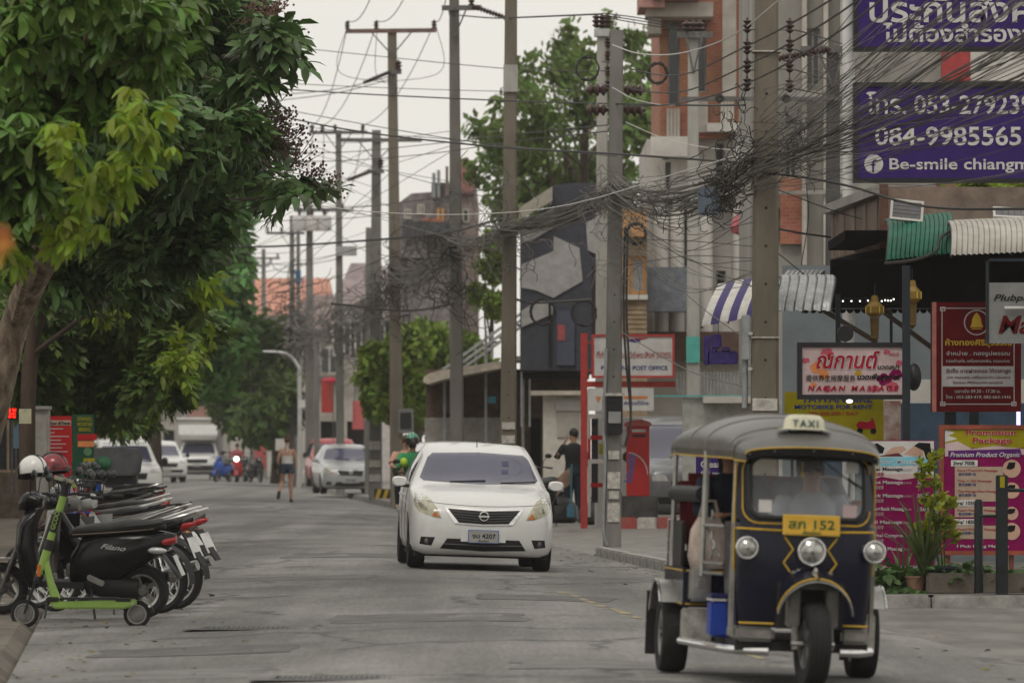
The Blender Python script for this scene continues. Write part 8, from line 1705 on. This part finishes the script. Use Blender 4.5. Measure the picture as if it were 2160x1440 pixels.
MB().tube([kp(134, 1046), kp(140, 1016)], .034, 12).obj('head_sleeve', M_BLKP, KS); MB().bar(kp(115, 1006), kp(155, 1016), .05, .03).obj('display_unit', mat('display_cream', (.3, .28, .2), .5), KS)
MB().tube([kp(140, 1018, -.25), kp(137, 1014, -.1), kp(137, 1012, 0), kp(137, 1014, .1), kp(140, 1018, .25)], .014, 8).obj('handlebar', M_BLKP, KS)
for s in (-1, 1): MB().cyl(kp(140, 1018, s * .25), kp(141, 1019, s * .15), .019, n=10).obj('grip', M_BLKP, KS)
MB().cyl(kp(156, 1024, -.05), kp(157, 1025, .02), .016, n=8).obj('bell', M_LIME, KS)
MB().loft([[kp(96, 1183) + Vector((a * .028, b_ * .03, 0)) for a, b_ in superell(12, 1, 1, 3)], [kp(106, 1225) + Vector((a * .032, b_ * .04, 0)) for a, b_ in superell(12, 1, 1, 3)], [kp(118, 1262) + Vector((a * .045, b_ * .06, 0)) for a, b_ in superell(12, 1, 1, 3)], [kp(126, 1282) + Vector((a * .05, b_ * .07, 0)) for a, b_ in superell(12, 1, 1, 3)]]).obj('neck', M_LIME, KS)
MB().prism([(kp(104, 1262).x, kp(104, 1268).z), (kp(262, 1262).x, kp(0, 1264).z), (kp(288, 1264).x, kp(0, 1262).z), (kp(290, 1274).x, kp(0, 1276).z), (kp(262, 1282).x, kp(0, 1283).z), (kp(115, 1283).x, kp(0, 1283).z)], -.075, .075).obj('deck', M_LIME, KS, bevel=.012)
MB().b2(kp(128, 0).x, kp(250, 0).x, -.07, .07, kp(0, 1264).z, kp(0, 1259).z).obj('deck_mat', M_BLKP, KS); MB().b2(kp(98, 0).x, kp(126, 0).x, -.078, .078, kp(0, 1268).z, kp(0, 1258).z).obj('deck_cap', M_BLKP, KS, bevel=.01)
MB().b2(kp(245, 0).x, kp(278, 0).x, -.077, .077, kp(0, 1270).z, kp(0, 1261).z).obj('deck_cap', M_BLKP, KS, bevel=.008)
r0 = Vector((PX(289, KD) - kx, 0, .112)); MB().sheet([[r0 + Vector((.14 * math.cos(a), y_, .14 * math.sin(a))) for y_ in (-.045, 0, .045)] for a in np.linspace(.1, 2.9, 14)]).obj('rear_fender', M_BLKP, KS)
MB().bar(kp(100, 1270, -.06), kp(97, 1302, -.12), .014).obj('kick_stand', M_BLKP, KS); MB().b2(kp(79, 0).x, kp(86, 0).x, -.045, -.035, kp(0, 1215).z, kp(0, 1190).z).obj('orange_reflector', flat('reflector', (.55, .14, .03)), KS)
MB().cyl(kp(281, 1272, -.08), kp(281, 1272, .08), .014, n=8).obj('axle', M_STST, KS)
text('GCOO', M_LIME, st_, kp(113, 1117).x + .012, -.036, kp(113, 1117).z, .055, .155, 'LEFT', .02, rot=(PI / 2, -1.29, 0))
# fallen leaves and grit along the edges of the road
lt = thing('leaf_litter', 'scattered dry leaves and grit along both edges of the road', 'leaf litter', (-3, 50, 0)); lt['kind'] = 'stuff'
rg = np.random.default_rng(21); yy = rg.uniform(36, 95, 420); sd = rg.random(420) < .65
xx = np.where(sd, [XL(v) for v in yy] + np.abs(rg.normal(0, .8, 420)), [XR(v) for v in yy] - np.abs(rg.normal(0, .6, 420)))
P = np.stack([xx + 3, yy - 50, [road_z(a, b) + .006 for a, b in zip(xx, yy)]], 1)
scatter('leaf', leaf_round(), P, rg.uniform(.25, .95, 420), mat('litter_leaf', (.16, .11, .05), .8, var=.3, island=.5, col2=(.09, .1, .03)), lt, .12, 31)['kind'] = 'stuff'
# ================================================================== PEOPLE
def skin_mesh(name, J, edges, m, parent, sub=2, root=None):
 """J: {joint: ((x,y,z), radius or (rx, ry))}; a surface grown along the edges"""
 ks = list(J); me = bpy.data.meshes.new(name); me.from_pydata([J[k][0] for k in ks], [(ks.index(a), ks.index(b_)) for a, b_ in edges], [])
 o = bpy.data.objects.new(name, me); COL.objects.link(o); o.parent = parent
 md = o.modifiers.new('skin', 'SKIN'); md.use_smooth_shade = True; md.branch_smoothing = .5
 sv = me.skin_vertices[0].data if len(me.skin_vertices) else None
 if sv is None: 
  bm = bmesh.new(); bm.from_mesh(me); bm.verts.layers.skin.verify(); bm.to_mesh(me); bm.free(); sv = me.skin_vertices[0].data
 for i, k in enumerate(ks):
  r_ = J[k][1]; sv[i].radius = r_ if hasattr(r_, '__len__') else (r_, r_); sv[i].use_root = (k == (root or ks[0]))
 s = o.modifiers.new('sub', 'SUBSURF'); s.levels = s.render_levels = sub
 me.materials.append(m); return o
M_SKIN = mat('tanned_skin', (.36, .2, .13), .55, var=.1); M_SKINL = mat('light_skin', (.45, .26, .18), .55, var=.1)
def lerp3(a, b_, t): return tuple(a[i] + (b_[i] - a[i]) * t for i in range(3))
def person(label, loc, rz, J, m_skin, hair, clothes, group=None, hair_len='short', face=True, helmet_ob=None, hands=True):
 """J: joint name -> position. clothes: list of (part name, material, [(joint chain)], radius scale)"""
 t = thing('person', label, 'person', loc, rz, group)
 R = dict(pelvis=(.145, .11), belly=(.125, .095), chest=(.15, .105), neckb=(.07, .065), neck=.05, head=(.078, .088), crown=(.07, .08),
    shl=.062, shr=.062, ell=.042, elr=.042, wrl=.028, wrr=.028, hal=(.036, .02), har=(.036, .02), hil=.095, hir=.095, knl=.06, knr=.06, anl=.04, anr=.04, tol=(.04, .03), tor=(.04, .03), thl=.085, thr=.085, cal=.055, car=.055)
 J = dict(J)
 for s in 'lr':
  J['th' + s] = lerp3(J['hi' + s], J['kn' + s], .45); J['ca' + s] = lerp3(J['kn' + s], J['an' + s], .35)
 JJ = {k: (J[k], R[k]) for k in ('pelvis', 'belly', 'chest', 'neckb', 'neck', 'head', 'crown', 'shl', 'ell', 'wrl', 'hal', 'shr', 'elr', 'wrr', 'har', 'hil', 'thl', 'knl', 'cal', 'anl', 'tol', 'hir', 'thr', 'knr', 'car', 'anr', 'tor')}
 E = [('pelvis', 'belly'), ('belly', 'chest'), ('chest', 'neckb'), ('neckb', 'neck'), ('neck', 'head'), ('head', 'crown')]
 for s in 'lr':
  E += [('chest', 'sh' + s), ('sh' + s, 'el' + s), ('el' + s, 'wr' + s), ('wr' + s, 'ha' + s), ('pelvis', 'hi' + s), ('hi' + s, 'th' + s), ('th' + s, 'kn' + s), ('kn' + s, 'ca' + s), ('ca' + s, 'an' + s), ('an' + s, 'to' + s)]
  if hands:
   h, w = Vector(J['ha' + s]), Vector(J['wr' + s]); d = (h - w).normalized(); u = d.cross(Vector((0, 1, 0)) if abs(d.y) < .9 else Vector((1, 0, 0))).normalized(); v = d.cross(u)
   for k, (o_, l_) in enumerate(((-.026, .065), (-.009, .08), (.009, .075), (.026, .055))):
    a = h + v * o_ + d * .02; nm = 'f%d%s' % (k, s); JJ[nm + 'a'] = (tuple(a + d * l_ * .55), .009); JJ[nm + 'b'] = (tuple(a + d * l_ + u * .02), .008); E += [('ha' + s, nm + 'a'), (nm + 'a', nm + 'b')]
   JJ['tm' + s] = (tuple(h - v * .045 + d * .02 + u * .012), .010); E.append(('ha' + s, 'tm' + s))
 skin_mesh('body', JJ, E, m_skin, t, 2, 'pelvis')
 for nm, m, kind in clothes:
  g = MB(); V_ = {k_: Vector(v_) for k_, v_ in J.items()}
  def ring(p, rx_, ry_, ax): u = Vector((1, 0, 0)); u = (u - ax * u.dot(ax)).normalized(); v = ax.cross(u); return [p + u * rx_ * a + v * ry_ * b_ for a, b_ in superell(18, 1, 1, 2.4)]
  sp = [V_['pelvis'], V_['belly'], V_['chest'], V_['neckb']]; ax = (sp[2] - sp[0]).normalized()
  if kind in ('shirt', 'tee', 'halter'):
   rg_ = [(sp[0] - ax * .03, .165, .13), (sp[0].lerp(sp[1], .5), .155, .122), (sp[1], .15, .118), (sp[1].lerp(sp[2], .5), .165, .125), (sp[2], .185, .13), (sp[2] + ax * .06, .19, .12), (sp[3] - ax * .01, .12, .095), (sp[3] + ax * .025, .075, .072)]
   if kind == 'halter': rg_ = [(sp[0] + ax * .03, .158, .128), (sp[1], .145, .115), (sp[1].lerp(sp[2], .55), .155, .12)]
   g.loft([ring(*q_, ax) for q_ in rg_])
   if kind != 'halter':
    for s in 'lr':
     a, b_, c_ = V_['sh' + s], V_['el' + s], V_['wr' + s]; e_ = b_.lerp(c_, .85) if kind == 'shirt' else a.lerp(b_, .75)
     g.tube([a.lerp(sp[2], .25), a, a.lerp(b_, .5), b_, e_] if kind == 'shirt' else [a.lerp(sp[2], .25), a, a.lerp(b_, .4), e_], [.075, .08, .068, .06, .045] if kind == 'shirt' else [.075, .08, .072, .07], 12)
  else:
   dn = -ax; g.loft([ring(sp[0] + ax * .07, .158, .125, ax), ring(sp[0] + ax * .02, .168, .135, ax), ring(sp[0] - ax * .06, .172, .135, ax), ring(sp[0] - ax * .1, .15, .11, ax)])
   for s in 'lr':
    h_, k_, an_ = V_['hi' + s], V_['kn' + s], V_['an' + s]
    if kind == 'shorts': g.tube([h_, h_.lerp(k_, .18), h_.lerp(k_, .34)], [.105, .115, .108], 14)
    else: g.tube([h_, h_.lerp(k_, .3), h_.lerp(k_, .7), k_, k_.lerp(an_, .45), k_.lerp(an_, .97)], [.105, .115, .095, .082, .074, .062], 14)
  g.obj(nm, m, t, ang=70)
 hd, cr, nk = Vector(J['head']), Vector(J['crown']), Vector(J['neck']); up = (cr - nk).normalized(); fw = Vector(J.get('face', (0, -1, 0))).normalized(); sd_ = up.cross(fw).normalized()
 B_ = Matrix((sd_, fw, up)).transposed().to_4x4(); c = hd + up * .02
 if hair:
  hm = MB().sphere((0, -.014, .035), (.084, .096, .098), 16, 10, Matrix.Translation(c) @ B_)
  if hair_len == 'long': hm.loft([[tuple(Matrix.Translation(c) @ B_ @ Vector((a * w_, -.07 + b_ * .04, z))) for a, b_ in circle(12)] for z, w_ in ((.08, .06), (0, .085), (-.12, .08), (-.22, .05))])
  if hair_len == 'bun': hm.sphere((0, -.06, .13), (.045, .045, .04), 10, 8, Matrix.Translation(c) @ B_)
  ho = hm.obj('hair', hair, t)
 if face:
  for s in (-1, 1):
   MB().sphere((s * .032, .082, .012), (.014, .008, .008), 8, 6, Matrix.Translation(c) @ B_).obj('eye', mat('eye_dark', (.02, .015, .012), .2, var=0), t); MB().sphere((s * .085, -.005, .0), (.012, .025, .034), 8, 6, Matrix.Translation(c) @ B_).obj('ear', m_skin, t)
  MB().sphere((0, .098, -.018), (.014, .018, .024), 8, 6, Matrix.Translation(c) @ B_).obj('nose', m_skin, t); MB().sphere((0, .086, -.058), (.026, .01, .008), 8, 6, Matrix.Translation(c) @ B_).obj('mouth', mat('lips', (.3, .1, .08), .5), t)
 return t, Matrix.Translation(c) @ B_
STAND = dict(pelvis=(0, 0, .95), belly=(0, 0, 1.1), chest=(0, .01, 1.32), neckb=(0, .01, 1.44), neck=(0, 0, 1.5), head=(0, -.02, 1.59), crown=(0, -.015, 1.68), shl=(.17, .01, 1.38), ell=(.22, .02, 1.12), wrl=(.23, -.03, .88), hal=(.23, -.04, .82), shr=(-.17, .01, 1.38), elr=(-.22, .02, 1.12), wrr=(-.23, -.03, .88), har=(-.23, -.04, .82),
    hil=(.09, 0, .9), knl=(.1, -.02, .5), anl=(.1, .02, .09), tol=(.11, -.12, .03), hir=(-.09, 0, .9), knr=(-.1, -.02, .5), anr=(-.1, .02, .09), tor=(-.11, -.12, .03))
# walking woman seen from behind
wx, wD = PX(606, 150), 150
W = dict(STAND, face=(0.15, 1, 0)); 
for k, (x, y, z) in list(W.items()):
 if k != 'face': W[k] = (x, -y, z)
W.update(hil=(-.09, .0, .9), knl=(-.14, .10, .52), anl=(-.22, -.18, .26), tol=(-.24, -.2, .12), hir=(.09, 0, .9), knr=(.1, .04, .5), anr=(.1, .10, .09), tor=(.12, .24, .035),
   shl=(-.16, 0, 1.38), ell=(-.24, -.05, 1.13), wrl=(-.26, .02, .9), hal=(-.26, .03, .83), shr=(.16, 0, 1.38), elr=(.23, .02, 1.12), wrr=(.2, .1, .88), har=(.19, .12, .81))
wt, Mh = person('woman in a white halter top and dark denim shorts walking away down the road', (wx, wD, road_z(wx, wD)), 0.05, W, M_SKINL, mat('brown_hair', (.09, .05, .03), .6, var=.3),
  [('halter_top', mat('white_knit', (.6, .58, .54), .8, var=.1), 'halter'), ('shorts', mat('dark_denim', (.045, .055, .085), .8, var=.25), 'shorts')], hair_len='bun', face=False)
MB().tube([(0, -.115, 1.30), (0, -.075, 1.44), (0, -.05, 1.5)], .018, 6).obj('halter_strap', MATS['white_knit'], wt)
for nm, j in (('sandal', 'anl'), ('sandal', 'anr')):
 a, b_ = Vector(W[j]), Vector(W['to' + j[2]]); MB().loft([[(p + Vector((cx_ * .045, 0, 0)) + (Vector((0, 0, -.045)) if j == 'anr' else Vector((0, -.05, -.01))) + Vector((0, cy_ * .012, cy_ * .008))) for cx_, cy_ in circle(10)] for p in (a + (a - b_) * .25, a.lerp(b_, .5), b_ + (b_ - a) * .2)]).obj(nm, M_BLKP, wt)
bg = thing('shoulder_bag', 'small black shoulder bag at the walking woman hip', 'bag', (wx - .3, wD, road_z(wx, wD) + .95)); MB().box((0, 0, 0), (.12, .2, .2)).obj('bag', M_BLKP, bg, bevel=.03); MB().tube([(0, 0, .1), (.08, .02, .3), (.14, .03, .46)], .01, 5).obj('strap', M_BLKP, bg)
# person in black beside the kiosk, back turned, phone at the ear
bx_, bD = PX(1210, 104), 104
B_J = dict(STAND, face=(-.6, .8, 0)); B_J = {k: ((v[0], -v[1], v[2]) if k != 'face' else v) for k, v in B_J.items()}
B_J.update(ell=(-.30, .06, 1.2), shl=(-.17, 0, 1.38), wrl=(-.17, .1, 1.44), hal=(-.13, .1, 1.52), shr=(.17, 0, 1.38), elr=(.22, 0, 1.12), wrr=(.2, .1, .92), har=(.19, .12, .86), hil=(-.09, 0, .9), knl=(-.1, .02, .5), anl=(-.1, -.02, .09), tol=(-.11, .12, .03), hir=(.09, 0, .9), knr=(.1, .02, .5), anr=(.1, -.02, .09), tor=(.11, .12, .03))
M_BLKC = mat('black_cotton', (.012, .013, .016), .85, var=.2); M_NAVC = mat('navy_trousers', (.016, .02, .035), .85, var=.2)
person('person in black clothes holding a phone to the ear beside the red sign frame', (bx_, bD, gz(bx_, bD)), .1, B_J, M_SKIN, mat('black_hair', (.012, .01, .009), .5, var=.2),
  [('shirt', M_BLKC, 'shirt'), ('trousers', M_NAVC, 'trousers')], hair_len='short', face=False)
# things beside that person: cloth, shovel, sacks
cb_ = thing('hanging_cloth', 'faded pink cloth sheet held up beside the person in black', 'cloth', at(1172, 1045, 103)); MB().sheet([[(PX(px, 103) - PX(1172, 103) , .05 * math.sin(px * .2) + .02 * j, PZ(py + j * 12, 103) - PZ(1045, 103)) for px, py in ((1150, 1032), (1165, 1018), (1180, 1004), (1192, 992), (1203, 985))] for j in range(4)]).obj('sheet', mat('faded_pink_cloth', (.42, .27, .2), .85, var=.3, transl=.2), cb_)
sh = thing('shovel', 'blue shovel leaning beside the person in black', 'shovel', at(1204, 1090, 102.5)); MB().cyl((0, 0, .1), (.02, .05, .95), .014, n=8).obj('handle', mat('teal_handle', (.04, .2, .25), .5), sh); MB().loft([[(a * .07, b_ * .012, z) for a, b_ in superell(12, 1, 1, 4)] for z in (0, .18)] + [[(a * .03, b_ * .012, .24) for a, b_ in superell(12, 1, 1, 4)]]).obj('blade', mat('blue_steel', (.06, .17, .25), .5), sh)
for k, (px, py, D, s_, lb) in enumerate(((1180, 1080, 103.5, .35, 'black sack on the ground left of the person in black'), (1255, 1078, 101, .3, 'dark sack on the ground behind the red sign post'), (1160, 1085, 104.5, .25, 'small black bag beside the white kiosk wall'))):
 o = at(px, py, D); t = thing('refuse_sack', lb, 'sack', (o.x, D, gz(o.x, D)), group='sacks by the kiosk'); MB().loft([[(a * s_ * k_, b_ * s_ * k_, z * s_ * 1.6) for a, b_ in circle(14)] for z, k_ in ((0, .75), (.15, 1), (.55, .95), (.8, .6), (.92, .2), (1.05, .28))]).obj('sack', mat('black_sack', (.015, .015, .016), .45, var=.2, bump=.6, bscale=6), t)
SITJ = dict(pelvis=(0, 0, 0), belly=(0, -.02, .15), chest=(0, -.03, .38), neckb=(0, -.035, .5), neck=(0, -.04, .56), head=(0, -.06, .65), crown=(0, -.055, .74), shl=(.18, -.03, .44), ell=(.27, -.2, .24), wrl=(.3, -.42, .3), hal=(.3, -.48, .31), shr=(-.18, -.03, .44), elr=(-.27, -.2, .24), wrr=(-.3, -.42, .3), har=(-.3, -.48, .31),
   hil=(.1, -.04, -.02), knl=(.16, -.45, .0), anl=(.15, -.42, -.42), tol=(.15, -.55, -.47), hir=(-.1, -.04, -.02), knr=(-.16, -.45, .0), anr=(-.15, -.42, -.42), tor=(-.15, -.55, -.47))
def clothing(top, bottom, k='shirt'): return [('shirt', top, k), ('trousers', bottom, 'trousers')]
TKM = Matrix.Translation(TK.location) @ TK.rotation_euler.to_matrix().to_4x4()
def seat_in_tk(x, y, z): p = TKM @ Vector((x, y, z)); return p
p = seat_in_tk(.12, -.98, .70)
D_J = dict(SITJ); D_J.update(hal=(.2, -.36, .33), wrl=(.21, -.31, .33), ell=(.27, -.12, .26), har=(-.25, -.36, .33), wrr=(-.24, -.31, .33), elr=(-.29, -.12, .26), knl=(.12, -.32, -.0), anl=(.12, -.3, -.36), tol=(.12, -.4, -.4), knr=(-.12, -.32, 0), anr=(-.12, -.3, -.36), tor=(-.12, -.4, -.4))
dt, Mh = person('driver in a pale shirt and sunglasses behind the tricycle windscreen', p, .09, D_J, M_SKIN, MATS['black_hair'], clothing(mat('pale_blue_shirt', (.42, .45, .5), .8, var=.1), M_NAVC))
dt.scale = (.9, .9, .88); gl = MB(); [gl.sphere((s * .034, .092, .012), (.028, .008, .02), 10, 6, Mh) for s in (-1, 1)]; gl.bar(Mh @ Vector((-.03, .1, .018)), Mh @ Vector((.03, .1, .018)), .006); gl.obj('sunglasses', M_BLKP, dt)
p = seat_in_tk(-.25, .05, .83)
pq, _m = person('passenger in dark clothes with a red wrap seated on the left of the bench', p, .2, dict(SITJ, hal=(.05, -.3, .2), wrl=(.1, -.26, .2), har=(-.16, -.42, .2), wrr=(-.18, -.36, .2)), M_SKIN, MATS['black_hair'], clothing(M_NAVC, mat('red_wrap', (.22, .02, .025), .8, var=.3)), hair_len='long'); pq.scale = (.86, .86, .82)
p = seat_in_tk(.25, .08, .83)
pq, _m = person('passenger in a grey shirt on the right of the bench', p, .05, SITJ, M_SKINL, MATS['brown_hair'], clothing(mat('grey_shirt', (.2, .2, .21), .8, var=.1), M_NAVC), hair_len='long'); pq.scale = (.86, .86, .82)
bgt = thing('cloth_bag', 'pale cloth bag on the passenger lap in the tricycle', 'bag', seat_in_tk(-.42, -.3, .66), .1); MB().loft([[(a * .13 * k_, b_ * .16 * k_, z) for a, b_ in superell(14, 1, 1, 3)] for z, k_ in ((0, .85), (.08, 1), (.24, .85), (.32, .5))]).obj('bag', mat('pale_canvas_bag', (.42, .34, .29), .8, var=.3, bump=.3, bscale=8), bgt)
MB().tube([(-.06, 0, .3), (-.03, 0, .42), (.04, 0, .42), (.07, 0, .3)], .012, 5).obj('handle', MATS['pale_canvas_bag'], bgt)
# rider with the green helmet and his motorbike, passenger behind
rx, rD = PX(868, 98), 98
bk = underbone('black motorbike ridden behind the white car', K_BLACK, M_SEATB, None); bk.location = (rx, rD + .6, road_z(rx, rD)); bk.rotation_euler = (0, 0, -PI / 2 + .08)
M_GRJ = mat('green_jacket', (.03, .24, .09), .75, var=.2); M_LGT = mat('hivis_lime', (.45, .6, .05), .7, var=.1)
RJ = dict(SITJ, hal=(.34, -.56, .25), wrl=(.32, -.5, .26), ell=(.28, -.24, .24), har=(-.34, -.56, .25), wrr=(-.32, -.5, .26), elr=(-.28, -.24, .24), anl=(.14, -.3, -.45), tol=(.15, -.42, -.5), anr=(-.14, -.3, -.45), tor=(-.15, -.42, -.5))
rt_, Mh = person('motorbike rider in a green jacket and black mask behind the white car', (rx, rD + .85, road_z(rx, rD) + .86), .08, RJ, M_SKIN, None, clothing(M_GRJ, M_NAVC))
MB().sphere((0, .045, -.045), (.07, .06, .05), 12, 8, Mh).obj('face_mask', M_BLKP, rt_); MB().sphere((-.16, .15, -.34), (.07, .1, .09), 10, 8, Mh).obj('lime_panel', M_LGT, rt_)
h_ = helmet('green and white striped helmet worn by the rider behind the car', (Mh @ Vector((0, -.005, .06))) + Vector((rx, rD + .85, road_z(rx, rD) + .86)), -PI / 2, mat('helmet_green', (.02, .24, .14), .35, var=.1, coat=.4), I_WHITE)
person('pillion passenger with bare shoulders hidden behind the green rider', (rx - .12, rD + 1.35, road_z(rx, rD) + .88), .08, dict(SITJ, hal=(.15, -.3, .25), wrl=(.18, -.26, .25), har=(-.15, -.3, .25), wrr=(-.18, -.26, .25)), M_SKINL, MATS['brown_hair'], clothing(mat('peach_top', (.5, .28, .2), .8, var=.1), M_NAVC, 'tee'), face=True)
mbk = scooter('dark motorbike parked behind the white car on its right side', K_BLACK, M_SEATB, None); mbk.location = (PX(1135, 100), 100, gz(PX(1135, 100), 100)); mbk.rotation_euler = (0, 0, -PI / 2 - .3)
# far riders by the truck
fx, fD = PX(500, 238), 238
bk = scooter('red scooter with its headlamp on, coming from the end of the street', K_RED, M_SEATB, None); bk.location = (fx, fD, road_z(fx, fD)); bk.rotation_euler = (0, 0, -PI / 2)
MB().sphere((.53, 0, .97), (.03, .1, .09), 12, 8).obj('lit_lamp', M_HEADON, bk)
person('rider in a dusty red shirt on the distant scooter', (fx, fD + .25, road_z(fx, fD) + .84), 0, RJ, M_SKIN, MATS['black_hair'], clothing(mat('dusty_red_shirt', (.3, .08, .09), .8, var=.2), M_NAVC), hands=False)
for k, (px, D, kd, lb, c_) in enumerate(((470, 236, 's', 'dark blue scooter parked left of the distant red rider', K_BLUE), (518, 244, 's', 'black scooter parked right of the distant red rider', K_BLACK), (538, 240, 's', 'black scooter partly hidden at the far right kerb', K_BLACK))):
 b_ = scooter(lb, c_, M_SEATB, 'scooters at the end of the street'); b_.location = (PX(px, D), D, road_z(PX(px, D), D)); b_.rotation_euler = (0, 0, -PI / 2 + .4 * (k - 1))
fs = thing('food_stall', 'street stall with a pale awning beside the box truck', 'stall', (PX(487, 252), 252, 0))
MB().b2(-.9, .9, -.4, .6, .1, .9).obj('counter', M_GREYP, fs); MB().loft([[(-1.1, -.8, 1.9), (1.1, -.8, 1.9), (1.1, .9, 1.9), (-1.1, .9, 1.9)], [(-.8, -.3, 2.3), (.8, -.3, 2.3), (.8, .6, 2.3), (-.8, .6, 2.3)]]).obj('canopy', M_CREAM, fs)
for s in (-1, 1): MB().bar((s * .9, -.5, .0), (s * .9, -.5, 1.9), .06).obj('post', M_IRON, fs)
# red roadside sign and small boards far right of the woman
for px, py0, py1, D, m_, nm, lb in ((690, 800, 870, 190, M_RPO, 'hanging_sign', 'red framed hanging shop sign beside the slender pole'), (755, 845, 905, 205, mat('pinkred', (.45, .1, .1), .7), 'banner', 'pink red banner hanging above the silver car'), (735, 755, 835, 188, M_CREAM, 'signboard', 'pale vertical signboard beyond the slender pole'), (593, 925, 950, 200, M_WHITE, 'signboard', 'white board right behind the walking woman'), (549, 925, 990, 255, mat('pinkred', (.45, .1, .1)), 'banner', 'red strip banner at the far kerb')):
 S_ = Site(nm, lb, 'sign', px, D, z=PZ(py1, D)); S_.box('panel', px - 12, px + 12, py0, py1, 0, .08, m_); S_.box('post', px + 12, px + 14, py0 - 5, py1 + 60, .02, .06, M_IRON)
rc = thing('red_canopy_shrine', 'small round red lantern roof above the street by the slender pole', 'canopy', at(697, 806, 180)); MB().lathe([(.28, 0), (.3, .04), (.2, .12), (.02, .16)], 16).obj('roof', mat('bright_red_cloth', (.45, .03, .06), .7), rc); MB().cyl((0, 0, -.6), (0, 0, .02), .02).obj('post', M_IRON, rc)
# ================================================================== HAZE
hm = bpy.data.materials.new('street_haze'); hm.use_nodes = True; hm.node_tree.nodes.clear()
_pv = hm.node_tree.nodes.new('ShaderNodeVolumePrincipled'); _mo = hm.node_tree.nodes.new('ShaderNodeOutputMaterial')
_pv.inputs['Color'].default_value = (.93, .92, .9, 1); _pv.inputs['Density'].default_value = .00024; _pv.inputs['Anisotropy'].default_value = .2
hm.node_tree.links.new(_pv.outputs[0], _mo.inputs['Volume'])
tag(MB().b2(-420, 420, -100, 920, -1.4, 17).obj('haze', hm, smooth=False), kind='stuff')
finish_texts()
